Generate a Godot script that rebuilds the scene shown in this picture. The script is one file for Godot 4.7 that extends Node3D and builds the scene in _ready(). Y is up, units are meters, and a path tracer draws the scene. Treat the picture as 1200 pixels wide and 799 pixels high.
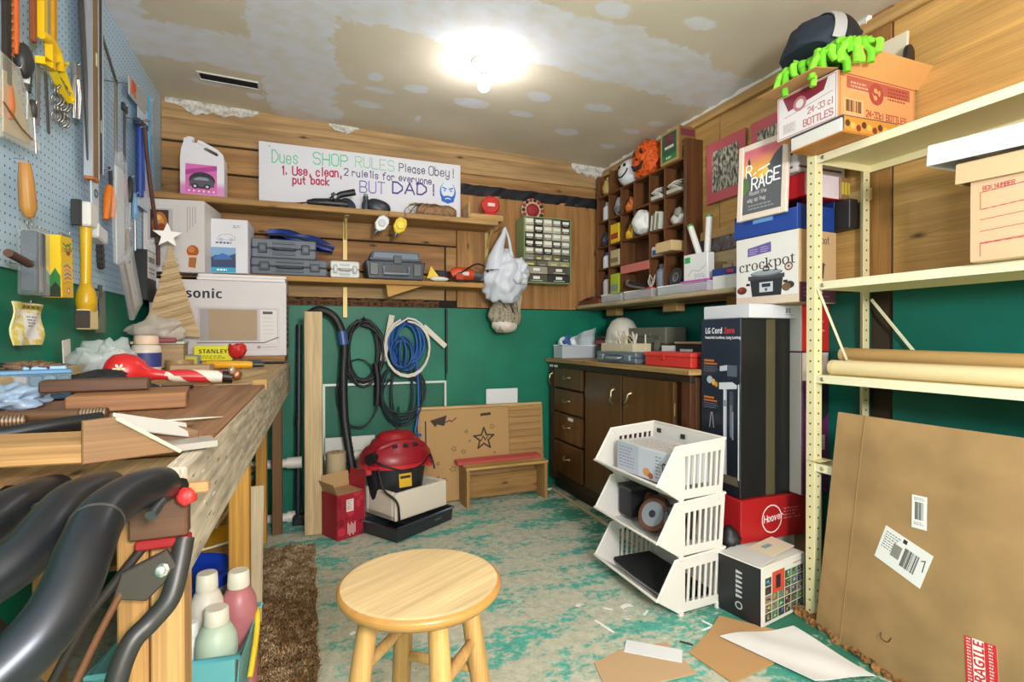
extends Node3D
# A cluttered basement workshop. Metres, y up. The camera stands at the origin, x runs along the back wall, -z into the room.
const BACK := -3.5
const LEFT := -0.782
const RIGHT := 2.13
var used := {}
var cache := {}
var serif: SystemFont
var sans: SystemFont
var sansb: SystemFont

# ---------------------------------------------------------------- naming
func numbered(called: String) -> String:
	if not used.has(called):
		used[called] = 0
		return called
	used[called] += 1
	return "%s_%03d" % [called, used[called]]

func tag(o: Node3D, label: String, category := "", group := "") -> Node3D:
	o.set_meta("label", label)
	if category: o.set_meta("category", category)
	if group: o.set_meta("group", group)
	return o

func thing(called: String, label: String, category: String, at := Vector3.ZERO, turn := Vector3.ZERO, group := "") -> Node3D:
	var o := Node3D.new()
	o.name = numbered(called)
	add_child(o)
	o.position = at
	o.rotation_degrees = turn
	tag(o, label, category, group)
	return o

func part(parent: Node3D, called: String, mesh: Mesh, m: Material, at := Vector3.ZERO, turn := Vector3.ZERO, label := "") -> MeshInstance3D:
	var o := MeshInstance3D.new()
	o.name = called
	o.mesh = mesh
	o.material_override = m
	parent.add_child(o, true)
	o.position = at
	o.rotation_degrees = turn
	if label: o.set_meta("label", label)
	return o

func solo(called: String, label: String, category: String, mesh: Mesh, m: Material, at := Vector3.ZERO, turn := Vector3.ZERO, group := "") -> MeshInstance3D:
	var o := MeshInstance3D.new()
	o.name = numbered(called)
	o.mesh = mesh
	o.material_override = m
	add_child(o)
	o.position = at
	o.rotation_degrees = turn
	tag(o, label, category, group)
	return o

func struct(called: String, mesh: Mesh, m: Material, at := Vector3.ZERO, turn := Vector3.ZERO) -> MeshInstance3D:
	var o := MeshInstance3D.new()
	o.name = called
	o.mesh = mesh
	o.material_override = m
	add_child(o, true)
	o.position = at
	o.rotation_degrees = turn
	o.set_meta("kind", "structure")
	return o

func copy(src: Node3D, label: String, at: Vector3, turn := Vector3.ZERO) -> Node3D:
	var o: Node3D = src.duplicate()
	o.name = numbered(String(src.name).rstrip("_0123456789"))
	add_child(o)
	o.position = at
	o.rotation_degrees = turn
	o.set_meta("label", label)
	return o

# ---------------------------------------------------------------- meshes
func V(x, y, z) -> Vector3:
	return Vector3(x, y, z)

func tri(st: SurfaceTool, a: Vector3, b: Vector3, c: Vector3, out: Vector3, ua := Vector2.ZERO, ub := Vector2.ZERO, uc := Vector2.ZERO) -> void:
	if (b - a).cross(c - a).dot(out) > 0.0:
		var t := b; b = c; c = t
		var u := ub; ub = uc; uc = u
	st.set_uv(ua); st.add_vertex(a)
	st.set_uv(ub); st.add_vertex(b)
	st.set_uv(uc); st.add_vertex(c)

# a box with chamfered edges, centred; the uv of each face runs 0..1 from its upper left corner
func bx(w: float, h: float, d: float, e := 0.002) -> ArrayMesh:
	var key := "bx%.4f,%.4f,%.4f,%.4f" % [w, h, d, e]
	if cache.has(key): return cache[key]
	var st := SurfaceTool.new()
	st.begin(Mesh.PRIMITIVE_TRIANGLES)
	st.set_smooth_group(-1)
	var s := V(w, h, d) * 0.5
	e = minf(e, minf(s.x, minf(s.y, s.z)) * 0.6)
	var face := func(ax: int, sg: float, p: Vector3) -> Vector2:
		if ax == 0: return Vector2(0.5 - sg * p.z / d, 0.5 - p.y / h)
		if ax == 1: return Vector2(0.5 + p.x / w, 0.5 + sg * p.z / d)
		return Vector2(0.5 + sg * p.x / w, 0.5 - p.y / h)
	var at := func(sx: float, sy: float, sz: float, ax: int) -> Vector3:
		var r := s - V(e, e, e)
		r[ax] = s[ax]
		return V(sx * r.x, sy * r.y, sz * r.z)
	for ax in 3:
		for sg in [-1.0, 1.0]:
			var c := []
			for k in [[-1.0, -1.0], [1.0, -1.0], [1.0, 1.0], [-1.0, 1.0]]:
				var sv := Vector3.ZERO
				sv[ax] = sg; sv[(ax + 1) % 3] = k[0]; sv[(ax + 2) % 3] = k[1]
				c.append(at.call(sv.x, sv.y, sv.z, ax))
			var n := Vector3.ZERO
			n[ax] = sg
			tri(st, c[0], c[1], c[2], n, face.call(ax, sg, c[0]), face.call(ax, sg, c[1]), face.call(ax, sg, c[2]))
			tri(st, c[0], c[2], c[3], n, face.call(ax, sg, c[0]), face.call(ax, sg, c[2]), face.call(ax, sg, c[3]))
	for ax in 3:
		var b1 := (ax + 1) % 3
		var b2 := (ax + 2) % 3
		for s1 in [-1.0, 1.0]:
			for s2 in [-1.0, 1.0]:
				var lo := Vector3.ZERO
				lo[ax] = -1.0; lo[b1] = s1; lo[b2] = s2
				var hi := lo
				hi[ax] = 1.0
				var n := Vector3.ZERO
				n[b1] = s1; n[b2] = s2
				var p = [at.call(lo.x, lo.y, lo.z, b1), at.call(hi.x, hi.y, hi.z, b1), at.call(hi.x, hi.y, hi.z, b2), at.call(lo.x, lo.y, lo.z, b2)]
				tri(st, p[0], p[1], p[2], n)
				tri(st, p[0], p[2], p[3], n)
	for sx in [-1.0, 1.0]:
		for sy in [-1.0, 1.0]:
			for sz in [-1.0, 1.0]:
				tri(st, at.call(sx, sy, sz, 0), at.call(sx, sy, sz, 1), at.call(sx, sy, sz, 2), V(sx, sy, sz))
	st.generate_normals()
	var m := st.commit()
	cache[key] = m
	return m

# a turned shape: pairs radius, height from the bottom up; closed where the radius is 0
func lathe(prof: Array, seg := 20, sx := 1.0, sz := 1.0) -> ArrayMesh:
	var st := SurfaceTool.new()
	st.begin(Mesh.PRIMITIVE_TRIANGLES)
	var n := prof.size() / 2
	for i in n - 1:
		var r0: float = prof[2 * i]
		var y0: float = prof[2 * i + 1]
		var r1: float = prof[2 * i + 2]
		var y1: float = prof[2 * i + 3]
		st.set_smooth_group(i if absf(r1 - r0) < 0.0001 or absf(y1 - y0) < 0.0001 else 900)
		for k in seg:
			var a := TAU * k / seg
			var b := TAU * (k + 1) / seg
			var p := V(r0 * cos(a) * sx, y0, r0 * sin(a) * sz)
			var q := V(r0 * cos(b) * sx, y0, r0 * sin(b) * sz)
			var r := V(r1 * cos(b) * sx, y1, r1 * sin(b) * sz)
			var s := V(r1 * cos(a) * sx, y1, r1 * sin(a) * sz)
			var mid := (a + b) * 0.5
			var out := V(cos(mid) * (y1 - y0), r0 - r1, sin(mid) * (y1 - y0))
			var ua := Vector2(float(k) / seg, 1.0 - float(i) / (n - 1))
			var uc := Vector2(float(k + 1) / seg, 1.0 - float(i + 1) / (n - 1))
			if r0 > 0.00001: tri(st, p, q, r, out, ua, Vector2(uc.x, ua.y), uc)
			if r1 > 0.00001: tri(st, p, r, s, out, ua, uc, Vector2(ua.x, uc.y))
	st.generate_normals()
	return st.commit()

func disc(r: float, h: float, seg := 24, e := 0.002) -> ArrayMesh:
	var key := "disc%.4f,%.4f,%d,%.4f" % [r, h, seg, e]
	if not cache.has(key): cache[key] = lathe([0, -h / 2, r - e, -h / 2, r, -h / 2 + e, r, h / 2 - e, r - e, h / 2, 0, h / 2], seg)
	return cache[key]

func smooth_path(pts: Array, steps := 6) -> Array:
	var out := []
	var n := pts.size()
	for i in n - 1:
		var p0: Vector3 = pts[maxi(i - 1, 0)]
		var p1: Vector3 = pts[i]
		var p2: Vector3 = pts[i + 1]
		var p3: Vector3 = pts[mini(i + 2, n - 1)]
		for k in steps: out.append(p1.cubic_interpolate(p2, p0, p3, float(k) / steps))
	out.append(pts[n - 1])
	return out

# a tube swept along points; r is one radius or one per point; sq flattens the section
func tube(pts: Array, r, seg := 8, closed := false, flat := 1.0) -> ArrayMesh:
	var st := SurfaceTool.new()
	st.begin(Mesh.PRIMITIVE_TRIANGLES)
	st.set_smooth_group(0)
	var n := pts.size()
	var rings := []
	var nx := Vector3.ZERO
	for i in n:
		var a: Vector3 = pts[(i - 1 + n) % n] if closed else pts[maxi(i - 1, 0)]
		var b: Vector3 = pts[(i + 1) % n] if closed else pts[mini(i + 1, n - 1)]
		var t := (b - a).normalized()
		if i == 0:
			nx = t.cross(Vector3.UP if absf(t.y) < 0.9 else Vector3.RIGHT).normalized()
		else:
			nx = (nx - t * nx.dot(t)).normalized()
		var ny := t.cross(nx)
		var rad: float = r[i] if r is Array else r
		var ring := []
		for k in seg:
			var an := TAU * k / seg
			ring.append(pts[i] + nx * cos(an) * rad + ny * sin(an) * rad * flat)
		rings.append(ring)
	for i in (n if closed else n - 1):
		var r0: Array = rings[i]
		var r1: Array = rings[(i + 1) % n]
		var c: Vector3 = (pts[i] + pts[(i + 1) % n]) * 0.5
		for k in seg:
			var l := (k + 1) % seg
			var out: Vector3 = (r0[k] + r0[l] + r1[k] + r1[l]) * 0.25 - c
			var u0 := float(k) / seg
			var u1 := float(k + 1) / seg
			var v0 := float(i) / (n - 1)
			var v1 := float(i + 1) / (n - 1)
			tri(st, r0[k], r0[l], r1[l], out, Vector2(u0, v0), Vector2(u1, v0), Vector2(u1, v1))
			tri(st, r0[k], r1[l], r1[k], out, Vector2(u0, v0), Vector2(u1, v1), Vector2(u0, v1))
	if not closed:
		st.set_smooth_group(1)
		for e in 2:
			var ring: Array = rings[0 if e == 0 else n - 1]
			var out: Vector3 = (pts[0] - pts[1]) if e == 0 else (pts[n - 1] - pts[n - 2])
			for k in seg - 2: tri(st, ring[0], ring[k + 1], ring[k + 2], out)
	st.generate_normals()
	return st.commit()

# an outline in x, y pushed out along z, centred; e chamfers the rim
func prism(poly: PackedVector2Array, d: float, e := 0.0) -> ArrayMesh:
	var st := SurfaceTool.new()
	st.begin(Mesh.PRIMITIVE_TRIANGLES)
	st.set_smooth_group(-1)
	var lo := poly[0]
	var hi := poly[0]
	for p in poly:
		lo = lo.min(p); hi = hi.max(p)
	var small := poly
	if e > 0.0:
		var got := Geometry2D.offset_polygon(poly, -e)
		if got.size() == 1 and got[0].size() == poly.size():
			# match the start of the inset outline to the outline
			var best := 0
			for k in got[0].size():
				if got[0][k].distance_to(poly[0]) < got[0][best].distance_to(poly[0]): best = k
			var same := Geometry2D.is_polygon_clockwise(got[0]) == Geometry2D.is_polygon_clockwise(poly)
			small = PackedVector2Array()
			var nn := poly.size()
			for k in nn: small.append(got[0][(best + (k if same else nn - k)) % nn])
		else:
			e = 0.0
	var uv := func(p: Vector2) -> Vector2: return Vector2((p.x - lo.x) / maxf(hi.x - lo.x, 0.0001), (hi.y - p.y) / maxf(hi.y - lo.y, 0.0001))
	var ids := Geometry2D.triangulate_polygon(small)
	for i in range(0, ids.size(), 3):
		for s in [-1.0, 1.0]:
			var a := small[ids[i]]
			var b := small[ids[i + 1]]
			var c := small[ids[i + 2]]
			tri(st, V(a.x, a.y, s * d / 2), V(b.x, b.y, s * d / 2), V(c.x, c.y, s * d / 2), V(0, 0, s), uv.call(a), uv.call(b), uv.call(c))
	var cw := Geometry2D.is_polygon_clockwise(poly)
	var n := poly.size()
	for i in n:
		var j := (i + 1) % n
		var a := poly[i]
		var b := poly[j]
		var t := b - a
		var o := V(-t.y, t.x, 0) if cw else V(t.y, -t.x, 0)
		var z := d / 2 - e
		tri(st, V(a.x, a.y, -z), V(b.x, b.y, -z), V(b.x, b.y, z), o)
		tri(st, V(a.x, a.y, -z), V(b.x, b.y, z), V(a.x, a.y, z), o)
		if e > 0.0:
			for s in [-1.0, 1.0]:
				var p := V(small[i].x, small[i].y, s * d / 2)
				var q := V(small[j].x, small[j].y, s * d / 2)
				tri(st, V(a.x, a.y, s * z), V(b.x, b.y, s * z), q, o + V(0, 0, s))
				tri(st, V(a.x, a.y, s * z), q, p, o + V(0, 0, s))
	st.generate_normals()
	return st.commit()

func pv(a: Array) -> PackedVector2Array:
	var p := PackedVector2Array()
	for i in range(0, a.size(), 2): p.append(Vector2(a[i], a[i + 1]))
	return p

func ngon(n: int, rx: float, ry: float, turn := 0.0, inner := 1.0) -> PackedVector2Array:
	var p := PackedVector2Array()
	for k in n:
		var a := TAU * k / n + turn
		var s := inner if k % 2 else 1.0
		p.append(Vector2(cos(a) * rx * s, sin(a) * ry * s))
	return p

func rrect(w: float, h: float, r: float, seg := 4) -> PackedVector2Array:
	var p := PackedVector2Array()
	for c in 4:
		var cx := (w / 2 - r) * (1 if c in [0, 3] else -1)
		var cy := (h / 2 - r) * (1 if c < 2 else -1)
		for k in seg + 1:
			var a := PI / 2 * (c + float(k) / seg)
			p.append(Vector2(cx + cos(a) * r, cy + sin(a) * r))
	return p

# a lumpy rounded body; flat < 1 cuts its underside off
func blob(rx: float, ry: float, rz: float, amp := 0.0, freq := 1.0, sd := 1, rows := 18, power := 1.0, low := -1.0) -> ArrayMesh:
	var f := FastNoiseLite.new()
	f.seed = sd
	f.frequency = freq
	f.fractal_octaves = 3
	var st := SurfaceTool.new()
	st.begin(Mesh.PRIMITIVE_TRIANGLES)
	st.set_smooth_group(0)
	var cols := rows * 2
	var g := []
	for i in rows + 1:
		var line := []
		for k in cols:
			var th := PI * i / rows
			var ph := TAU * k / cols
			var p := V(sin(th) * cos(ph), cos(th), sin(th) * sin(ph))
			if power != 1.0: p = V(signf(p.x) * pow(absf(p.x), power), signf(p.y) * pow(absf(p.y), power), signf(p.z) * pow(absf(p.z), power))
			var q := V(p.x * rx, p.y * ry, p.z * rz)
			q *= 1.0 + amp * f.get_noise_3dv(q)
			q.y = maxf(q.y, low * ry)
			line.append(q)
		g.append(line)
	for i in rows:
		for k in cols:
			var l := (k + 1) % cols
			var a: Vector3 = g[i][k]
			var b: Vector3 = g[i][l]
			var c: Vector3 = g[i + 1][l]
			var e: Vector3 = g[i + 1][k]
			var o := a + b + c + e
			if absf(o.y) > ry * 3.2 * absf(low) and low > -1.0 and o.y < 0: o = Vector3.DOWN
			var ua := Vector2(1.0 - float(k) / cols, float(i) / rows)
			var uc := Vector2(1.0 - float(k + 1) / cols, float(i + 1) / rows)
			if i > 0: tri(st, a, b, c, o, ua, Vector2(uc.x, ua.y), uc)
			if i < rows - 1: tri(st, a, c, e, o, ua, uc, Vector2(ua.x, uc.y))
	st.generate_normals()
	return st.commit()

# a cloth or paper sheet of some thickness: f(u, v) gives the point
func sheet(f: Callable, nu: int, nv: int, thick: float) -> ArrayMesh:
	var st := SurfaceTool.new()
	st.begin(Mesh.PRIMITIVE_TRIANGLES)
	var top := []
	var bot := []
	for i in nu + 1:
		var a := []
		var b := []
		for j in nv + 1:
			var u := float(i) / nu
			var v := float(j) / nv
			var p: Vector3 = f.call(u, v)
			var du: Vector3 = f.call(u + 0.01, v) - f.call(u - 0.01, v)
			var dv: Vector3 = f.call(u, v + 0.01) - f.call(u, v - 0.01)
			var n := du.cross(dv).normalized()
			a.append(p + n * thick / 2)
			b.append(p - n * thick / 2)
		top.append(a); bot.append(b)
	for s in 2:
		st.set_smooth_group(s)
		var g: Array = top if s == 0 else bot
		for i in nu:
			for j in nv:
				var o: Vector3 = (top[i][j] - bot[i][j]) * (1 if s == 0 else -1)
				var u0 := Vector2(float(i) / nu, float(j) / nv)
				var u1 := Vector2(float(i + 1) / nu, float(j + 1) / nv)
				tri(st, g[i][j], g[i + 1][j], g[i + 1][j + 1], o, u0, Vector2(u1.x, u0.y), u1)
				tri(st, g[i][j], g[i + 1][j + 1], g[i][j + 1], o, u0, u1, Vector2(u0.x, u1.y))
	st.set_smooth_group(-1)
	for i in nu:
		for j in [0, nv]:
			var o: Vector3 = top[i][j] - top[i][nv - j]
			tri(st, top[i][j], top[i + 1][j], bot[i + 1][j], o)
			tri(st, top[i][j], bot[i + 1][j], bot[i][j], o)
	for j in nv:
		for i in [0, nu]:
			var o: Vector3 = top[i][j] - top[nu - i][j]
			tri(st, top[i][j], top[i][j + 1], bot[i][j + 1], o)
			tri(st, top[i][j], bot[i][j + 1], bot[i][j], o)
	st.generate_normals()
	return st.commit()

# several meshes joined into one
func join(list: Array) -> ArrayMesh:
	var st := SurfaceTool.new()
	for k in list:
		var t := Transform3D(Basis.from_euler((k[2] if k.size() > 2 else Vector3.ZERO) * PI / 180.0), k[1])
		st.append_from(k[0], 0, t)
	return st.commit()

func lettering(parent: Node3D, text: String, high: float, m: Material, at: Vector3, turn := Vector3.ZERO, font: Font = null, wide := 1.0, centre := true) -> MeshInstance3D:
	var t := TextMesh.new()
	t.text = text
	t.font = font if font else sansb
	t.font_size = 40
	t.pixel_size = high / 29.0
	t.depth = 0.0008
	t.curve_step = 4.0
	t.horizontal_alignment = HORIZONTAL_ALIGNMENT_CENTER if centre else HORIZONTAL_ALIGNMENT_LEFT
	var o := part(parent, "lettering", t, m, at, turn)
	o.scale = V(wide, 1, 1)
	return o

# a printed face of no more than a card's thickness, facing +z before it is turned
func face(parent: Node3D, called: String, w: float, h: float, m: Material, at: Vector3, turn := Vector3.ZERO, label := "") -> MeshInstance3D:
	return part(parent, called, bx(w, h, 0.0012, 0.0002), m, at, turn, label)

# ---------------------------------------------------------------- materials
func mat(c: Color, rough := 0.6, metal := 0.0) -> StandardMaterial3D:
	var key := "m%s,%.2f,%.2f" % [c.to_html(), rough, metal]
	if cache.has(key): return cache[key]
	var m := StandardMaterial3D.new()
	m.albedo_color = c
	m.roughness = rough
	m.metallic = metal
	cache[key] = m
	return m

func rgb(r: int, g: int, b: int, rough := 0.6, metal := 0.0) -> StandardMaterial3D:
	return mat(Color8(r, g, b), rough, metal)

func clear(c: Color, a: float, rough := 0.3) -> StandardMaterial3D:
	var key := "c%s,%.2f,%.2f" % [c.to_html(), a, rough]
	if cache.has(key): return cache[key]
	var m := StandardMaterial3D.new()
	m.albedo_color = Color(c, a)
	m.roughness = rough
	m.transparency = BaseMaterial3D.TRANSPARENCY_ALPHA
	m.cull_mode = BaseMaterial3D.CULL_DISABLED
	cache[key] = m
	return m

func noise(sd: int, freq: float, oct := 4) -> FastNoiseLite:
	var f := FastNoiseLite.new()
	f.seed = sd
	f.frequency = freq
	f.fractal_octaves = oct
	f.noise_type = FastNoiseLite.TYPE_SIMPLEX_SMOOTH
	return f

# wood grain along u, one metre to the tile; light tones that the material tints
func grain_image(sd: int, knots: int, contrast: float, turned := false) -> ImageTexture:
	var n := 512
	var im := Image.create(n, n, false, Image.FORMAT_RGB8)
	var f := noise(sd, 0.011)
	var g := noise(sd + 7, 0.02, 3)
	var r := RandomNumberGenerator.new()
	r.seed = sd
	var ks := []
	for k in knots: ks.append(Vector2(r.randf() * n, r.randf() * n))
	for y in n:
		for x in n:
			var yy := float(y)
			var dark := 0.0
			for k in ks:
				var dx := absf(x - k.x); dx = minf(dx, n - dx)
				var dy: float = yy - k.y
				var q: float = dx * dx / 900.0 + dy * dy / 110.0
				if q < 4.0:
					var w := exp(-q)
					yy += (6.0 if dy > 0 else -6.0) * w
					dark += 0.5 * exp(-q * 9.0)
			var bx_ := minf(x, n - 1 - x) * 0.08
			var a := f.get_noise_2d(bx_ * 3.0, yy * 3.4)
			var b := g.get_noise_2d(bx_ * 2.4 + 99.0, yy * 19.0)
			var c := g.get_noise_2d(bx_ * 0.9, yy * 0.9)
			var v := clampf(0.86 + contrast * (0.26 * a + 0.26 * b + 0.22 * c) - dark, 0.12, 1.0)
			var col := Color(v, v * (0.93 + 0.07 * v), v * (0.84 + 0.16 * v))
			if turned: im.set_pixel(y, x, col)
			else: im.set_pixel(x, y, col)
	im.generate_mipmaps()
	return ImageTexture.create_from_image(im)

func wood(c: Color, kind := "a", rough := 0.65, shift := 0.0, scale := 1.0) -> StandardMaterial3D:
	var key := "w%s%s%.2f,%.3f,%.2f" % [c.to_html(), kind, rough, shift, scale]
	if cache.has(key): return cache[key]
	var m := StandardMaterial3D.new()
	m.albedo_color = c
	m.albedo_texture = cache["grain_" + kind]
	m.uv1_triplanar = true
	m.uv1_scale = V(scale, scale, scale)
	m.uv1_offset = V(shift, shift * 1.7, shift * 0.6)
	m.roughness = rough
	cache[key] = m
	return m

# blotches from noise: a mid grey image that tints
func mottle(c: Color, rough := 0.8, scale := 1.0, contrast := 0.25, sd := 1) -> StandardMaterial3D:
	var key := "mo%s%.2f%.2f%.2f%d" % [c.to_html(), rough, scale, contrast, sd]
	if cache.has(key): return cache[key]
	var ik := "moi%.2f%d" % [contrast, sd]
	if not cache.has(ik):
		var im := Image.create(128, 128, false, Image.FORMAT_RGB8)
		var f := noise(sd, 0.05, 4)
		for y in 128:
			for x in 128:
				var w := absf(x / 63.5 - 1.0)
				var u := absf(y / 63.5 - 1.0)
				var v := clampf(0.88 + contrast * f.get_noise_3d(w * 64, u * 64, 3.0), 0.0, 1.0)
				im.set_pixel(x, y, Color(v, v, v))
		cache[ik] = ImageTexture.create_from_image(im)
	var m := StandardMaterial3D.new()
	m.albedo_color = c
	m.albedo_texture = cache[ik]
	m.uv1_triplanar = true
	m.uv1_scale = V(scale, scale, scale)
	m.roughness = rough
	cache[key] = m
	return m

# ---------------------------------------------------------------- print
const GLYPHS := {
	"A": "062046 1434", "B": "060030413303 3344453606", "C": "4130100105163645", "D": "000626444220 2000", "E": "40000646 0333", "F": "400006 0333", "G": "413010010516364543 2343", "H": "0006 4046 0343", "I": "2026", "J": "4045361605", "K": "0006 4003 0346",
	"L": "000646", "M": "0600234046", "N": "06004640", "O": "100105163645413010", "P": "06003041423303", "Q": "100105163645413010 3447", "R": "06003041423303 2346", "S": "413010010213334445361605", "T": "0040 2026", "U": "000516364540", "V": "002640",
	"W": "0016233640", "X": "0046 4006", "Y": "0023 402326", "Z": "00400646", "a": "3322120305162635 3236", "b": "0006 0312223335261605", "c": "3322120305162635", "d": "3036 3322120305162635", "e": "0434332212030516 2635", "f": "30201116 0222",
	"g": "3237281807 3322120305162635", "h": "0006 0312223336", "i": "1216 1011", "j": "222718 2021", "k": "0006 3204 0436", "l": "1016", "m": "0206 03122326 23324346", "n": "0206 0312223336", "o": "120305162635332212", "p": "0208 0312223335261605", "q": "3238 3322120305162635",
	"r": "0206 03122233", "s": "33221203142435261605", "t": "101526 0222", "u": "0205162635 3236", "v": "021632", "w": "0216243642", "x": "0236 3206", "y": "0205162635 3237281807", "z": "02320636", "0": "100105163645413010", "1": "112026", "2": "01103041420646",
	"3": "0110304132334445361605", "4": "36300444", "5": "400003334445361605", "6": "3010010516364544330 3", "7": "004016", "8": "100102334536160513422 13010", "9": "4342413010010213 4246", "!": "2024 2526", ".": "1516", ",": "1517", "'": "1011", "-": "1333", ":": "1213 1516",
}

func img(w: int, h: int, c: Color) -> Image:
	var im := Image.create(w, h, false, Image.FORMAT_RGB8)
	im.fill(c)
	return im

func stroke(im: Image, a: Vector2, b: Vector2, th: float, c: Color) -> void:
	var n := maxi(1, int(a.distance_to(b) / maxf(0.5, th * 0.35)))
	for k in n + 1:
		var p := a.lerp(b, float(k) / n)
		dot(im, p.x, p.y, th / 2, th / 2, c)

func dot(im: Image, x: float, y: float, rx: float, ry: float, c: Color) -> void:
	for j in range(int(floor(y - ry)), int(ceil(y + ry)) + 1):
		var t := (j + 0.5 - y) / maxf(ry, 0.5)
		if absf(t) > 1.0: continue
		var w := rx * sqrt(1.0 - t * t)
		im.fill_rect(Rect2i(int(round(x - w)), j, maxi(1, int(round(2 * w))), 1), c)

func line_poly(im: Image, pts: Array, th: float, c: Color) -> void:
	for i in range(0, pts.size() - 2, 2): stroke(im, Vector2(pts[i], pts[i + 1]), Vector2(pts[i + 2], pts[i + 3]), th, c)

func fill_poly(im: Image, pts: Array, c: Color) -> void:
	var p := pv(pts)
	var lo := p[0].y
	var hi := p[0].y
	for q in p:
		lo = minf(lo, q.y); hi = maxf(hi, q.y)
	for y in range(int(lo), int(hi) + 1):
		var xs := []
		for i in p.size():
			var a := p[i]
			var b := p[(i + 1) % p.size()]
			if (a.y <= y + 0.5) != (b.y <= y + 0.5): xs.append(a.x + (y + 0.5 - a.y) / (b.y - a.y) * (b.x - a.x))
		xs.sort()
		for i in range(0, xs.size() - 1, 2): im.fill_rect(Rect2i(int(xs[i]), y, maxi(1, int(xs[i + 1] - xs[i])), 1), c)

func rect(im: Image, x: int, y: int, w: int, h: int, c: Color) -> void:
	im.fill_rect(Rect2i(x, y, w, h), c)

func write(im: Image, s: String, x: float, y: float, size: float, c: Color, th := 2.0, wob := 0.0, climb := 0.0, wide_by := 1.0) -> float:
	var k := size / 6.0
	var r := RandomNumberGenerator.new()
	r.seed = hash(s)
	for ch in s:
		if GLYPHS.has(ch):
			var oy := r.randf_range(-wob, wob) * k
			for run in String(GLYPHS[ch]).split(" "):
				var last := Vector2.ZERO
				var n := run.length() / 2
				for i in n:
					var p := Vector2(x + int(run[2 * i]) * k * 0.8 * wide_by, y + oy + int(run[2 * i + 1]) * k)
					if i > 0: stroke(im, last, p, th, c)
					last = p
		var wide := 5.2
		if ch == " ": wide = 3.4
		elif ch in "il1.,'!:": wide = 3.2
		elif ch.to_lower() == ch: wide = 4.6
		x += wide * k * 0.8 * wide_by
		y += climb * wide * k * 0.8 * wide_by
	return x

func bars(im: Image, x: int, y: int, w: int, h: int, c: Color, sd := 3) -> void:
	var r := RandomNumberGenerator.new()
	r.seed = sd
	var at := x
	while at < x + w:
		var t := r.randi_range(1, 4)
		rect(im, at, y, mini(t, x + w - at), h, c)
		at += t + r.randi_range(1, 3)

func scribble(im: Image, x: int, y: int, w: int, rows: int, c: Color, pitch := 8, th := 3, sd := 5) -> void:
	var r := RandomNumberGenerator.new()
	r.seed = sd
	for k in rows:
		var at := x
		var last := x + int(w * r.randf_range(0.7, 1.0))
		while at < last:
			var t := r.randi_range(5, 16)
			rect(im, at, y + k * pitch, mini(t, last - at), th, c)
			at += t + 4

func pic(im: Image, rough := 0.5) -> StandardMaterial3D:
	im.generate_mipmaps()
	var m := StandardMaterial3D.new()
	m.albedo_texture = ImageTexture.create_from_image(im)
	m.roughness = rough
	m.texture_repeat = false
	return m

func hexc(s: String) -> Color:
	return Color.html(s)

# ---------------------------------------------------------------- the scene
func _ready() -> void:
	var cam := Camera3D.new()
	cam.name = "camera"
	cam.fov = 66.02
	cam.near = 0.02
	cam.position = V(0, 1.08, 0)
	cam.rotation_degrees = V(-0.326, -21.15, 0)
	add_child(cam)
	cam.current = true
	var we := WorldEnvironment.new()
	we.name = "environment"
	var env := Environment.new()
	env.background_mode = Environment.BG_COLOR
	env.background_color = Color(0.02, 0.02, 0.02)
	env.tonemap_mode = Environment.TONE_MAPPER_LINEAR
	env.tonemap_exposure = 1.08
	env.sdfgi_enabled = true
	env.ssao_enabled = true
	env.ssil_enabled = true
	we.environment = env
	add_child(we)
	make_grain()
	build_shell()
	build_lamps()
	build_back_shelves()
	build_bench()
	build_bench_items()
	build_pegboard()
	build_back_floor()
	build_cabinet()
	build_cubby()
	build_box_tower()
	build_steel_shelf()
	build_floor_right()

func make_grain() -> void:
	cache["grain_a"] = grain_image(11, 9, 0.55)
	cache["grain_b"] = grain_image(23, 5, 0.42)
	cache["grain_c"] = grain_image(31, 1, 0.34)
	cache["grain_v"] = grain_image(47, 5, 0.5, true)
	sans = SystemFont.new()
	sans.font_names = PackedStringArray(["Droid Sans"])
	sansb = SystemFont.new()
	sansb.font_names = PackedStringArray(["Droid Sans"])
	sansb.font_weight = 700
	serif = SystemFont.new()
	serif.font_names = PackedStringArray(["Droid Serif"])

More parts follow.
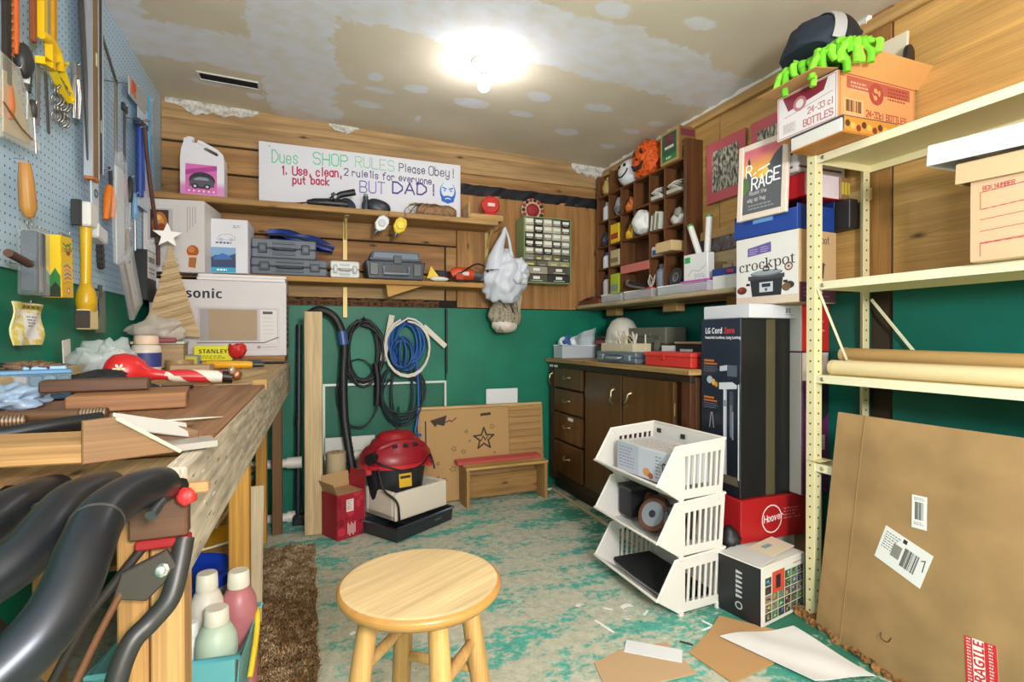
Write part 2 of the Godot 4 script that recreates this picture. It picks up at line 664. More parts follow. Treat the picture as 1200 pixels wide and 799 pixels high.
# ---------------------------------------------------------------- lamps
func build_lamps() -> void:
	var at := V(0.79, 2.408, -2.42)
	var t := thing("ceiling_lamp", "bare bulb in a round white porcelain holder on the patched ceiling", "lamp", at)
	part(t, "lamp_holder", lathe([0.022, -0.052, 0.03, -0.05, 0.034, -0.03, 0.056, -0.016, 0.06, -0.004, 0.06, 0.003, 0, 0.003], 28), rgb(235, 233, 228, 0.3))
	part(t, "screw_base", lathe([0, -0.064, 0.013, -0.064, 0.0135, -0.045, 0, -0.045], 16), rgb(190, 190, 186, 0.3, 1.0))
	var glow := StandardMaterial3D.new()
	glow.albedo_color = Color(1, 1, 1)
	glow.emission_enabled = true
	glow.emission = Color(1, 0.99, 0.97)
	glow.emission_energy_multiplier = 6.0
	part(t, "bulb", lathe([0, -0.138, 0.014, -0.136, 0.026, -0.126, 0.031, -0.11, 0.029, -0.094, 0.021, -0.076, 0.014, -0.062, 0, -0.06], 24), glow)
	lamp_light(at + V(0, -0.108, 0), 0.16, 0.03)
	# unseen globe lamp added behind the viewer, only to fill the room with light
	var b := thing("added_fill_lamp", "added globe lamp on a slim stand, unseen fill light behind the viewer", "lamp", V(0.35, 0.0, 0.85))
	part(b, "base", disc(0.14, 0.03, 32, 0.008), rgb(60, 60, 62, 0.4, 0.5), V(0, 0.016, 0))
	part(b, "pole", tube([V(0, 0.02, 0), V(0, 1.37, 0)], 0.012, 12), rgb(60, 60, 62, 0.4, 0.5))
	part(b, "globe", lathe([0, 1.35, 0.06, 1.36, 0.12, 1.41, 0.15, 1.5, 0.12, 1.59, 0.06, 1.64, 0, 1.65], 28), glow)
	lamp_light(V(0.35, 1.5, 0.85), 5.2, 0.15)

func lamp_light(at: Vector3, e: float, size: float) -> void:
	var l := OmniLight3D.new()
	l.name = "lamp_light"
	l.position = at
	l.light_color = Color(0.985, 0.985, 1.0)
	l.light_energy = e
	l.light_size = size
	l.omni_range = 12.0
	l.omni_attenuation = 2.0
	l.shadow_enabled = true
	add_child(l, true)

# ---------------------------------------------------------------- the room
func ceiling_y(x: float) -> float:
	return 2.452 - 0.0262 * (x + 0.783)

func build_shell() -> void:
	# floor: concrete with worn turquoise paint, drips and chips
	var n := 1024
	var im := Image.create(n, n, false, Image.FORMAT_RGB8)
	var f1 := noise(5, 0.010, 5)
	var f2 := noise(9, 0.05, 4)
	var f3 := noise(15, 0.16, 3)
	for y in n:
		for x in n:
			var wx := -0.8 + 2.95 * x / n
			var wz := -3.5 + 2.95 * y / n
			# paint kept along walls and far corner, plus shadow painted by the bins
			var paint_and_shade := -0.02 + 0.16 * smoothstep(1.15, 1.7, wx) + 0.16 * smoothstep(-2.5, -3.3, wz)
			paint_and_shade += 0.55 * smoothstep(1.32, 1.55, wx + 0.25 * (wz + 1.6)) * smoothstep(-2.2, -1.5, wz)
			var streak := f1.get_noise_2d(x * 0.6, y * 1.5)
			var v := streak * 0.9 + f2.get_noise_2d(x, y * 1.6) * 0.55 + f3.get_noise_2d(x, y) * 0.3 + paint_and_shade
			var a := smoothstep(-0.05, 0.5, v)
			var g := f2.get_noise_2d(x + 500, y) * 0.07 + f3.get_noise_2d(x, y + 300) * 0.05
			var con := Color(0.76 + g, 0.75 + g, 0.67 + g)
			var pt := Color(0.25 + g, 0.66 + g, 0.6 + g).lerp(Color(0.08, 0.40, 0.30), smoothstep(1.2, 1.75, wx))  # right side deepened: darker paint and shade mixed into the green
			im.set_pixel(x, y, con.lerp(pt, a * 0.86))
	var r := RandomNumberGenerator.new()
	r.seed = 77
	for k in 240:
		var c := Color(0.9, 0.9, 0.86) if k % 3 else Color(0.2, 0.25, 0.2)
		dot(im, r.randf() * n, r.randf() * n, r.randf_range(0.4, 1.4), r.randf_range(0.4, 1.4), c)
	for s in [[1.02, -1.75, 1.04, -1.66], [1.10, -1.82, 1.12, -1.80], [1.22, -1.72, 1.25, -1.74], [1.36, -1.55, 1.43, -1.56], [1.37, -1.52, 1.44, -1.54], [1.4, -1.6, 1.42, -1.53]]:
		stroke(im, Vector2((s[0] + 0.8) / 2.95 * n, (s[1] + 3.5) / 2.95 * n), Vector2((s[2] + 0.8) / 2.95 * n, (s[3] + 3.5) / 2.95 * n), 4.0, Color(0.95, 0.95, 0.93))
	im.generate_mipmaps()
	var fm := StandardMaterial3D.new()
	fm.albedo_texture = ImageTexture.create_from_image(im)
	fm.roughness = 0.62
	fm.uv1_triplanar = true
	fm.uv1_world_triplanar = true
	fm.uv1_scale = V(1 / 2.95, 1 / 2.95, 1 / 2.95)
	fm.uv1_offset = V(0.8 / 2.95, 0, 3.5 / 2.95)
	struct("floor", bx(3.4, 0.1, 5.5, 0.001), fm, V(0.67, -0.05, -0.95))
	# ceiling: beige board with patches of filler
	n = 1024
	im = Image.create(n, n, false, Image.FORMAT_RGB8)
	var seam := func(p: Vector2, a: Vector2, b: Vector2, w: float) -> float:
		var d := b - a
		var t := clampf((p - a).dot(d) / d.dot(d), 0, 1)
		return w - p.distance_to(a + d * t)
	var spots := [[0.16, -2.89, 0.075, 0.03], [0.32, -2.78, 0.04, 0.05], [0.36, -2.92, 0.08, 0.03], [0.32, -3.12, 0.08, 0.05], [0.54, -2.82, 0.07, 0.05], [0.86, -2.86, 0.1, 0.06], [1.18, -2.64, 0.08, 0.06], [1.17, -2.87, 0.075, 0.04], [1.54, -2.62, 0.09, 0.05],
		[1.53, -3.0, 0.08, 0.05], [1.9, -2.82, 0.07, 0.04], [1.9, -3.1, 0.06, 0.04], [1.97, -2.66, 0.06, 0.04], [1.14, -1.83, 0.08, 0.06], [1.52, -1.77, 0.08, 0.05], [-0.28, -3.28, 0.05, 0.04], [-0.5, -3.2, 0.08, 0.04], [1.62, -2.02, 0.09, 0.05], [0.62, -3.2, 0.02, 0.05]]
	for y in n:
		for x in n:
			var p := Vector2(-0.8 + 3.0 * x / n, -3.5 + 3.0 * y / n)
			var nz := f1.get_noise_2d(x * 0.9, y * 0.9) * 0.05 + f2.get_noise_2d(x, y) * 0.025 + f3.get_noise_2d(x, y) * 0.012
			var m: float = seam.call(p, Vector2(-0.05, -3.4), Vector2(-0.08, -1.2), 0.17)
			m = maxf(m, seam.call(p, Vector2(-0.8, -2.83), Vector2(0.0, -2.83), 0.17))
			m = maxf(m, seam.call(p, Vector2(0.1, -2.12), Vector2(1.6, -2.12), 0.21))
			m = maxf(m, seam.call(p, Vector2(1.3, -2.18), Vector2(2.2, -2.22), 0.17))
			m = maxf(m, seam.call(p, Vector2(-0.78, -2.9), Vector2(-0.75, -1.8), 0.14))
			m = maxf(m, seam.call(p, Vector2(-0.05, -3.45), Vector2(0.08, -3.35), 0.12))
			m += nz
			for s in spots:
				var q := Vector2((p.x - s[0]) / s[2], (p.y - s[1]) / s[3])
				if q.length_squared() < 3.0: m = maxf(m, (1.0 - q.length()) * 0.06 + nz * 0.35)
			var a := smoothstep(-0.006, 0.012, m) * (0.84 + 0.45 * f2.get_noise_2d(x * 0.4, y * 0.5))
			var base := Color(0.86, 0.81, 0.725) * (1.0 + 0.06 * f1.get_noise_2d(x * 0.4, y * 0.4))
			im.set_pixel(x, y, base.lerp(Color(0.9, 0.9, 0.93), clampf(a, 0, 1)))
	im.generate_mipmaps()
	var cm := StandardMaterial3D.new()
	cm.albedo_texture = ImageTexture.create_from_image(im)
	cm.roughness = 0.9
	cm.uv1_triplanar = true
	cm.uv1_world_triplanar = true
	cm.uv1_scale = V(1 / 3.0, 1 / 3.0, 1 / 3.0)
	cm.uv1_offset = V(0.8 / 3.0, 0, 3.5 / 3.0)
	var c := struct("ceiling", bx(3.4, 0.1, 5.5, 0.001), cm, V(0.67, ceiling_y(0.67) + 0.05, -0.95), V(0, 0, -1.5))
	# duct slot in the ceiling
	var vent := thing("ceiling_vent", "narrow black duct slot with a thin white rim in the ceiling", "vent", V(-0.39, ceiling_y(-0.39), -3.13), V(0, 0, -1.5))
	part(vent, "slot", bx(0.27, 0.008, 0.075, 0.001), rgb(14, 13, 13, 0.9), V(0, 0.001, 0))
	for s in [-1, 1]:
		part(vent, "rim", bx(0.29, 0.01, 0.006, 0.001), rgb(215, 213, 208), V(0, -0.002, s * 0.04))
		part(vent, "rim", bx(0.006, 0.01, 0.086, 0.001), rgb(215, 213, 208), V(s * 0.142, -0.002, 0))
	build_back_wall()
	build_side_walls()

func build_back_wall() -> void:
	var r := RandomNumberGenerator.new()
	r.seed = 8
	var w := struct("wall_back", bx(3.2, 2.6, 0.1, 0.001), rgb(40, 32, 26, 0.9), V(0.67, 1.25, BACK - 0.08))
	var pc := [hexc("c9a270"), hexc("c2935c"), hexc("b98a54"), hexc("bd8d56"), hexc("b2814e")]
	var k := 0
	var rows := [[2.215, 2.47, LEFT, 2.13], [2.052, 2.203, LEFT, 0.945], [1.88, 2.04, LEFT, 0.945], [1.71, 1.868, LEFT, 0.945], [1.51, 1.70, LEFT, 0.862], [1.335, 1.50, LEFT, 0.862], [1.335, 1.70, 0.872, 0.945]]
	for p in rows:
		var h: float = p[1] - p[0]
		var l: float = p[3] - p[2]
		part(w, "plank", bx(l, h, 0.03, 0.004), wood(pc[k % 5], "a", 0.7, 0.37 * k), V((p[2] + p[3]) / 2 - 0.67, (p[0] + p[1]) / 2 - 1.25, 0.065))
		k += 1
	# plywood to the right of the shelves, with a strip of black plastic above it
	part(w, "plywood_panel", bx(1.17, 0.79, 0.024, 0.002), wood(hexc("c08a50"), "v", 0.6, 0.2), V(1.535 - 0.67, 1.685 - 1.25, 0.068))
	part(w, "plastic_strip", sheet(func(u, v): return V(0.95 + u * 1.18, 2.145 - v * 0.075 - 0.012 * u, BACK + 0.004 + 0.012 * sin(u * 43.0 + v * 4.0) * sin(u * 17.0)), 60, 5, 0.003), rgb(38, 40, 46, 0.3), V(-0.67, -1.25, -BACK + 0.08))
	part(w, "plank", bx(1.17, 0.075, 0.02, 0.003), wood(hexc("b98a55"), "a", 0.7, 0.9), V(1.535 - 0.67, 2.178 - 1.25, 0.06))
	# lower half in green paint: three boards with open joints
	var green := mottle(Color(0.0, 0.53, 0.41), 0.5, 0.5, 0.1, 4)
	for g in [[LEFT, 0.866], [0.872, 2.13]]:
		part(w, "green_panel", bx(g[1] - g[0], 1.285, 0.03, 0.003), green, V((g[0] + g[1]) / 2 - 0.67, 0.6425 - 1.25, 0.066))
	part(w, "torn_edge", sheet(func(u, v): return V(LEFT + 0.65 + u * 0.95, 1.283 + v * (0.045 + 0.012 * sin(u * 60.0) * sin(u * 23.0)), BACK + 0.008 + 0.004 * sin(u * 90)), 50, 2, 0.008), mottle(hexc("6e4a30"), 0.9, 5.0, 0.9, 9), V(-0.67, -1.25, -BACK + 0.08))
	# filler smeared over the top plank
	for s in [[-0.76, -0.28, 0.085, 3], [0.12, 0.3, 0.05, 6], [1.83, 2.12, 0.12, 8]]:
		var poly := PackedVector2Array()
		var f := noise(s[3], 0.9, 4)
		var m := 26
		poly.append(Vector2(s[0], 2.45))
		for i in m + 1:
			var x: float = lerp(s[0], s[1], float(i) / m)
			poly.append(Vector2(x, ceiling_y(x) - s[2] * (0.75 + 0.5 * f.get_noise_2d(x * 12.0, 3) + 0.25 * f.get_noise_2d(x * 60.0, 9)) * sin(PI * clampf(0.12 + 0.8 * i / m, 0, 1))))
		poly.append(Vector2(s[1], 2.45))
		part(w, "filler", prism(poly, 0.006), mottle(hexc("e4e0d8"), 0.95, 4.0, 0.3, 2), V(-0.67, -1.25, 0.083))

func build_side_walls() -> void:
	# left wall: green lower half, pegboard above
	var l := struct("wall_left", bx(0.1, 2.6, 5.4, 0.001), mottle(Color(0.06, 0.56, 0.44), 0.5, 0.5, 0.1, 4), V(LEFT - 0.06, 1.25, -0.95))
	var tile := img(64, 64, hexc("b4d0e6"))
	dot(tile, 32, 32, 8.5, 8.5, hexc("4d6a7c"))
	dot(tile, 32, 33.5, 7, 6.5, hexc("33424e"))
	var pm := StandardMaterial3D.new()
	tile.generate_mipmaps()
	pm.albedo_texture = ImageTexture.create_from_image(tile)
	pm.uv1_triplanar = true
	pm.uv1_scale = V(38, 38, 38)
	pm.roughness = 0.45
	part(l, "pegboard", bx(0.008, 1.22, 5.3, 0.001), pm, V(0.056, 1.885 - 1.25, 0.0), Vector3.ZERO, "pale blue pegboard")
	# right wall: plywood sheets above, green below, a bare stud between
	var w := struct("wall_right", bx(0.1, 2.6, 5.4, 0.001), rgb(60, 44, 28, 0.9), V(RIGHT + 0.06, 1.25, -0.95))
	var oy := -1.25
	for p in [[-3.49, -2.30, "v", 0.1], [-2.295, -1.468, "b", 0.5], [-1.372, 0.2, "b", 0.8], [0.205, 1.7, "b", 0.3]]:
		part(w, "plywood_panel", bx(p[1] - p[0], 1.12, 0.02, 0.002), wood(hexc("e4b068"), "c", 0.42, p[3], 0.8), V(-0.06, 1.845 + oy, (p[0] + p[1]) / 2 + 0.95), V(0, -90, 0))
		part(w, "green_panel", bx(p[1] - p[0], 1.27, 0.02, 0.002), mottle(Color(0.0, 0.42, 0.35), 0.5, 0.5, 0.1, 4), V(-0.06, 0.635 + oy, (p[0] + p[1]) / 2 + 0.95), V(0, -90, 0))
	part(w, "stud", bx(0.085, 1.1, 0.03, 0.003), wood(hexc("a8763c"), "v", 0.7, 0.4), V(-0.06, 1.84 + oy, -1.42 + 0.95), V(0, -90, 0))
	# strip of pale wood under the upper sheets and of foil over insulation
	part(w, "batten", bx(1.0, 0.05, 0.02, 0.003), wood(hexc("e2b878"), "c", 0.6), V(-0.078, 1.66 + oy, -1.95 + 0.95), V(0, -90, 0))
	part(w, "foil_strip", sheet(func(u, v): return V(RIGHT - 0.022 + 0.008 * sin(u * 70.0 + v * 5.0) * sin(u * 31.0), 1.635 - v * 0.075, -2.46 + u * 0.75), 60, 4, 0.003), rgb(150, 155, 165, 0.25, 0.9), V(-RIGHT - 0.06, oy, 0.95))
	part(w, "pale_panel", bx(0.75, 0.25, 0.012, 0.002), wood(hexc("e6cfa4"), "c", 0.7), V(-0.074, 1.43 + oy, -2.1 + 0.95), V(0, -90, 0))
	# foam bead and batten along the ceiling
	struct("trim_1", bx(3.6, 0.05, 0.025, 0.004), wood(hexc("d6a868"), "c", 0.6, 0.2), V(RIGHT - 0.022, ceiling_y(RIGHT) - 0.045, -1.7), V(0, -90, 0))
	var bead := []
	var r := RandomNumberGenerator.new()
	r.seed = 4
	for i in 46: bead.append(V(RIGHT - 0.012 + r.randf_range(-0.008, 0.008), ceiling_y(RIGHT) - 0.012 + r.randf_range(-0.008, 0.008), -3.48 + i * 0.045))
	var rad := []
	for i in 46: rad.append(r.randf_range(0.014, 0.026))
	struct("trim_2", tube(bead, rad, 7), rgb(238, 232, 222, 0.9))
	# the wall behind the viewer, with a door
	struct("wall_front", bx(3.3, 2.6, 0.1, 0.001), mottle(hexc("d8cdb8"), 0.8, 0.9, 0.15, 4), V(0.67, 1.25, 1.75))
	var d := struct("door_1", bx(0.8, 2.0, 0.04, 0.003), rgb(226, 220, 208, 0.5), V(1.3, 1.0, 1.68))
	part(d, "door_handle", lathe([0, 0, 0.012, 0, 0.012, 0.03, 0.026, 0.04, 0.026, 0.06, 0, 0.068], 16), rgb(190, 170, 110, 0.3, 1.0), V(-0.33, 0, -0.02), V(-90, 0, 0))

# ---------------------------------------------------------------- against the back wall
func coil(cx: float, cy: float, z: float, rx: float, ry: float, turns: int, wob: float, sd: int) -> Array:
	var r := RandomNumberGenerator.new()
	r.seed = sd
	var p := []
	var a := 0.0
	var ox := 0.0
	var oy := 0.0
	for t in turns:
		ox = r.randf_range(-wob, wob)
		oy = r.randf_range(-wob, wob)
		for k in 20:
			a = TAU * k / 20.0
			p.append(V(cx + (rx + ox) * sin(a), cy + (ry + oy) * cos(a) - absf(oy) * 0.5, z + 0.006 * (t % 5) + 0.008 * sin(a * 2.0 + t)))
	return p

func build_back_floor() -> void:
	var w := hexc("d9bb8c")
	solo("post_board", "tall pale pine board standing upright beside the black hose", "board", bx(0.093, 1.225, 0.038, 0.003), wood(hexc("e2c698"), "v", 0.65, 0.3), V(0.022, 0.614, -3.1), V(-1.5, 0, 0))
	var wand := thing("floor_brush", "dark metal vacuum wand with a black floor nozzle by the pine board", "vacuum wand", V(-0.06, 0.0, -3.3))
	part(wand, "tube", tube([V(0.004, 1.16, -0.12), V(0.0, 0.06, 0)], 0.017, 12), rgb(52, 56, 66, 0.35, 0.4))
	part(wand, "collar", tube([V(0.002, 0.62, -0.06), V(0.002, 0.55, -0.052)], 0.021, 12), rgb(38, 40, 46, 0.4))
	part(wand, "nozzle", prism(pv([-0.03, 0.0, 0.09, 0.0, 0.1, 0.012, 0.06, 0.045, 0.0, 0.06, -0.03, 0.04]), 0.1, 0.008), rgb(30, 32, 36, 0.5), V(0, 0.001, 0))
	var hose := thing("vacuum_hose", "thick black corrugated vacuum hose arching down beside the pine board", "hose", V(0.1, 0.6, -3.4))
	var hp := smooth_path([V(-0.1, 0.62, 0.0), V(-0.04, 0.65, 0.02), V(0.05, 0.6, 0.03), V(0.1, 0.45, 0.04), V(0.095, 0.25, 0.04), V(0.1, 0.0, 0.06), V(0.125, -0.2, 0.1), V(0.15, -0.36, 0.14)], 14)
	var hr := []
	for i in hp.size(): hr.append(0.026 if i % 2 else 0.0235)
	part(hose, "hose", tube(hp, hr, 12), rgb(30, 31, 34, 0.5))
	part(hose, "cuff", tube([V(0.145, -0.34, 0.135), V(0.155, -0.4, 0.15)], 0.031, 14), rgb(38, 40, 44, 0.4))
	part(hose, "clip", tube([V(0.085, 0.52, 0.036), V(0.1, 0.44, 0.04)], 0.029, 12), rgb(60, 90, 150, 0.35))
	# coils on hooks
	var bc := thing("extension_cord", "black extension cord hung in long loops between hose and blue cord", "cord", V(0.32, 1.0, -3.44))
	part(bc, "loops", tube(coil(0.0, 0.0, 0.0, 0.11, 0.19, 9, 0.026, 3), 0.0078, 6), rgb(26, 27, 32, 0.45))
	part(bc, "loops", tube(coil(-0.03, -0.26, 0.02, 0.13, 0.2, 2, 0.02, 5), 0.005, 6), rgb(30, 34, 34, 0.45))
	part(bc, "cord_band", tube(smooth_path([V(0.07, -0.08, 0.05), V(0.085, -0.2, 0.05), V(0.08, -0.34, 0.05)], 5), 0.02, 8), rgb(22, 22, 26, 0.5))
	part(bc, "hook", tube([V(0, 0.2, -0.04), V(0, 0.19, 0.04), V(0, 0.215, 0.05)], 0.004, 6), rgb(160, 160, 160, 0.3, 1.0))
	var lc := thing("extension_cord", "blue extension cord coiled thickly on a wall hook with its tail hanging", "cord", V(0.59, 1.05, -3.44))
	part(lc, "coil", tube(coil(0.0, 0.0, 0.0, 0.095, 0.14, 9, 0.028, 7), 0.0085, 6), rgb(32, 88, 158, 0.45))
	part(lc, "knot", tube(coil(-0.03, -0.06, 0.03, 0.05, 0.11, 5, 0.03, 12), 0.008, 6), rgb(28, 76, 142, 0.45))
	part(lc, "tail", tube(smooth_path([V(0.06, -0.12, 0.04), V(0.075, -0.3, 0.03), V(0.07, -0.48, 0.03), V(0.05, -0.58, 0.05), V(0.09, -0.6, 0.05)], 6), 0.009, 6), rgb(34, 94, 168, 0.45))
	part(lc, "hook", tube([V(0, 0.15, -0.04), V(0, 0.14, 0.05), V(0, 0.165, 0.06)], 0.004, 6), rgb(160, 160, 160, 0.3, 1.0))
	var wc := thing("extension_cord", "white cord looped around the outside of the blue coil", "cord", V(0.59, 1.02, -3.38))
	part(wc, "loop", tube(coil(0.0, 0.0, 0.0, 0.13, 0.185, 2, 0.015, 9), 0.0075, 6), rgb(222, 216, 206, 0.45))
	var kc := thing("extension_cord", "thin dark cord hanging tangled below the blue coil", "cord", V(0.56, 0.74, -3.43))
	part(kc, "loops", tube(coil(0.0, 0.0, 0.0, 0.11, 0.17, 9, 0.05, 21), 0.0055, 6), rgb(28, 40, 46, 0.45))
	part(kc, "tail", tube(smooth_path([V(-0.02, -0.1, 0.02), V(-0.04, -0.3, 0.03), V(-0.05, -0.42, 0.08)], 5), 0.005, 6), rgb(28, 36, 40, 0.45))
	var s1 := solo("level_stick", "white stick hanging left of the blue cord coil", "stick", bx(0.036, 0.3, 0.014, 0.002), rgb(220, 208, 190, 0.5), V(0.468, 1.08, -3.42), V(0, 0, -11))
	var s2 := solo("level_stick", "white stick slanting down to the right of the blue cord coil", "stick", bx(0.2, 0.034, 0.014, 0.002), rgb(224, 214, 196, 0.5), V(0.775, 1.09, -3.42), V(0, 0, -42))
	solo("thin_pipe", "thin black rod fixed upright to the joint of the green wall", "rod", tube([V(0, 0.22, 0), V(0, -0.22, 0)], 0.007, 8), rgb(32, 38, 40, 0.4), V(0.866, 1.06, -3.462))
	# white window frame leaning on the wall
	var fr := thing("window_screen", "thin white framed screen leaning on the green wall behind the cords", "window screen", V(0.47, 0.0, -3.452), V(-0.3, 0, 0))
	var al := rgb(206, 214, 206, 0.35, 0.2)
	for s in [-1, 1]:
		part(fr, "frame_side", bx(0.016, 0.78, 0.014, 0.002), al, V(s * 0.385, 0.4, 0))
		part(fr, "frame_rail", bx(0.786, 0.016, 0.014, 0.002), al, V(0, 0.4 + s * 0.387, 0))
	part(fr, "mesh_screen", bx(0.76, 0.76, 0.002, 0.0005), clear(Color(0.3, 0.5, 0.42), 0.1, 0.4), V(0, 0.4, -0.002))
	# pipes and a roll on the floor behind the red carton
	var pp := thing("plastic_pipe", "white plastic drain pipe lying behind the vacuum", "pipe", V(0.24, 0.36, -3.33), V(0, 6, 4))
	part(pp, "pipe", tube([V(-0.16, 0, 0), V(0.14, 0, 0)], 0.032, 14), rgb(214, 208, 198, 0.35))
	part(pp, "socket", tube([V(0.1, 0, 0), V(0.17, 0, 0)], 0.04, 14), rgb(220, 214, 204, 0.35))
	var board := solo("white_board", "white laminated board leaning behind the red carton", "board", bx(0.3, 0.46, 0.016, 0.002), rgb(208, 208, 200, 0.5), V(0.24, 0.235, -3.4), V(-6, 0, 0))
	var roll := thing("paper_roll", "tan paper roll standing on end behind the red carton", "roll", V(0.145, 0.0, -3.2))
	part(roll, "paper", lathe([0.02, 0, 0.055, 0, 0.055, 0.42, 0.02, 0.42, 0.02, 0], 22), rgb(184, 166, 132, 0.7))
	part(roll, "core", lathe([0.017, 0.002, 0.02, 0.002, 0.02, 0.425, 0.017, 0.425, 0.017, 0.002], 18), rgb(150, 118, 80, 0.7))
	# red carton
	var rc := carton("drinks_carton", "open red cardboard drinks carton with white label patches", V(0.175, 0.001, -3.03), 28, 0.17, 0.24, 0.16, rgb(156, 24, 44, 0.5), false)
	var im := img(128, 180, hexc("a01a30"))
	var rr := RandomNumberGenerator.new()
	rr.seed = 6
	for k in 22: dot(im, rr.randf() * 128, rr.randf() * 180, rr.randf_range(6, 18), rr.randf_range(6, 18), [hexc("861226"), hexc("c02c40"), hexc("941a34")][k % 3])
	rect(im, 40, 22, 34, 50, hexc("e4d6d2")); scribble(im, 44, 28, 26, 5, hexc("b05060"), 8, 3)
	for k in 5: rect(im, 46 + k * 8, 118 + (k % 2) * 8, 4, 46, hexc("e6ccc8"))
	face(rc, "printed_face", 0.168, 0.236, pic(im), V(0, 0.12, 0.0806))
	im = img(100, 180, hexc("941a32"))
	for k in 12: dot(im, rr.randf() * 100, rr.randf() * 180, rr.randf_range(6, 16), rr.randf_range(6, 16), [hexc("7c1026"), hexc("b42a3e")][k % 2])
	rect(im, 30, 24, 42, 84, hexc("ece2de")); scribble(im, 36, 32, 32, 8, hexc("9a5a64"), 9, 4)
	dot(im, 66, 150, 14, 14, hexc("d8b8b4")); dot(im, 66, 150, 9, 9, hexc("941a32"))
	face(rc, "printed_side", 0.158, 0.236, pic(im), V(0.0856, 0.12, 0), V(0, 90, 0))
	part(rc, "inside", bx(0.155, 0.004, 0.145, 0.001), rgb(176, 140, 96, 0.8), V(0, 0.2405, 0))
	part(rc, "flap", bx(0.003, 0.1, 0.155, 0.001), rgb(160, 26, 46, 0.5), V(0.087, 0.29, 0), V(0, 0, -6))
	part(rc, "flap", bx(0.165, 0.085, 0.003, 0.001), rgb(182, 148, 104, 0.8), V(0.0, 0.28, -0.08), V(-8, 0, 0))
	part(rc, "flap", bx(0.003, 0.07, 0.155, 0.001), rgb(182, 148, 104, 0.8), V(-0.09, 0.27, 0), V(0, 0, 24))
	# black paint tray, foam box, shop vacuum
	var tr := thing("paint_tray", "black plastic tray on the floor under the white foam box", "tray", V(0.533, 0.001, -3.01), V(0, 34.6, 0))
	var bk := rgb(38, 42, 48, 0.4)
	part(tr, "base", bx(0.42, 0.006, 0.25, 0.002), bk, V(0, 0.004, 0))
	for s in [-1, 1]:
		part(tr, "side", bx(0.44, 0.075, 0.008, 0.003), bk, V(0, 0.04, s * 0.13), V(s * 8, 0, 0))
		part(tr, "end", bx(0.008, 0.075, 0.26, 0.003), bk, V(s * 0.217, 0.04, 0), V(0, 0, -s * 8))
	part(tr, "rim", tube([V(-0.226, 0.077, -0.138), V(0.226, 0.077, -0.138), V(0.226, 0.077, 0.138), V(-0.226, 0.077, 0.138)], 0.007, 6, true), rgb(54, 58, 66, 0.35))
	for k in 6: part(tr, "rib", bx(0.008, 0.012, 0.2, 0.002), rgb(52, 56, 62, 0.4), V(0.0 + 0.035 * k, 0.012, 0))
	part(tr, "label", bx(0.06, 0.012, 0.002, 0.0005), rgb(90, 94, 100), V(0.09, 0.045, 0.139), V(8, 0, 0))
	var fb := thing("foam_box", "white foam packing box holding the red shop vacuum", "box", V(0.53, 0.086, -3.07), V(0, 30, 0))
	var foam := rgb(226, 214, 196, 0.8)
	part(fb, "base", bx(0.38, 0.03, 0.27, 0.004), foam, V(0, 0.016, 0))
	for s in [-1, 1]:
		part(fb, "side", bx(0.38, 0.15, 0.028, 0.006), foam, V(0, 0.076, s * 0.122))
		part(fb, "end", bx(0.028, 0.15, 0.216, 0.006), foam, V(s * 0.176, 0.076, 0))
	var sv := thing("shop_vacuum", "red topped shop vacuum with a dark drum sitting in the foam box", "vacuum", V(0.47, 0.118, -3.09), V(0, 14, 0))
	var rd := rgb(150, 26, 40, 0.35)
	part(sv, "drum", lathe([0, 0, 0.125, 0, 0.14, 0.02, 0.165, 0.2, 0.17, 0.25, 0, 0.25], 32, 1.06, 0.82), rgb(40, 42, 48, 0.4), V(0, 0.015, 0))
	part(sv, "lid", lathe([0.17, 0.0, 0.206, 0.004, 0.21, 0.03, 0.2, 0.066, 0.175, 0.1, 0.15, 0.112, 0.135, 0.14, 0.09, 0.156, 0, 0.16], 36, 1.02, 0.82), rd, V(0, 0.235, 0))
	part(sv, "lid_rim", lathe([0.195, -0.012, 0.212, -0.008, 0.212, 0.012, 0.195, 0.016], 36, 1.02, 0.82), rgb(196, 40, 50, 0.35), V(0, 0.245, 0))
	part(sv, "motor_cap", lathe([0.09, 0, 0.105, 0.004, 0.105, 0.02, 0.085, 0.05, 0.04, 0.058, 0, 0.058], 28, 1.1, 0.8), rgb(158, 24, 34, 0.35), V(0.0, 0.368, 0))
	part(sv, "handle", tube(smooth_path([V(-0.15, 0.3, 0.06), V(-0.12, 0.35, 0.085), V(0.0, 0.372, 0.095), V(0.12, 0.35, 0.085), V(0.15, 0.3, 0.06)], 6), 0.017, 10), rd)
	for k in 3: part(sv, "vent", bx(0.03, 0.022, 0.012, 0.003), rgb(20, 20, 22, 0.6), V(-0.05 + 0.06 * k, 0.355, 0.12 - 0.01 * absf(k - 1)), V(-35, 0, 0))
	for s in [-1, 1]: part(sv, "latch", bx(0.034, 0.075, 0.02, 0.006), rgb(206, 60, 66, 0.35), V(s * 0.185, 0.24, 0.06))
	var lb := part(sv, "warning_label", bx(0.075, 0.075, 0.003, 0.0008), rgb(226, 178, 40, 0.5), V(0.0, 0.165, 0.137), V(-6, 0, 0))
	part(lb, "black_band", bx(0.06, 0.014, 0.002, 0.0004), rgb(40, 36, 26), V(0, 0.018, 0.002))
	part(sv, "port", tube([V(-0.16, 0.3, 0.08), V(-0.2, 0.3, 0.115)], [0.032, 0.03], 14), rgb(30, 30, 34, 0.4))
	part(sv, "cable", tube(smooth_path([V(-0.17, 0.29, 0.1), V(-0.12, 0.26, 0.15), V(0.0, 0.225, 0.17), V(0.1, 0.25, 0.155), V(0.17, 0.28, 0.1), V(0.19, 0.2, 0.12)], 6), 0.006, 6), rgb(24, 24, 26, 0.5))
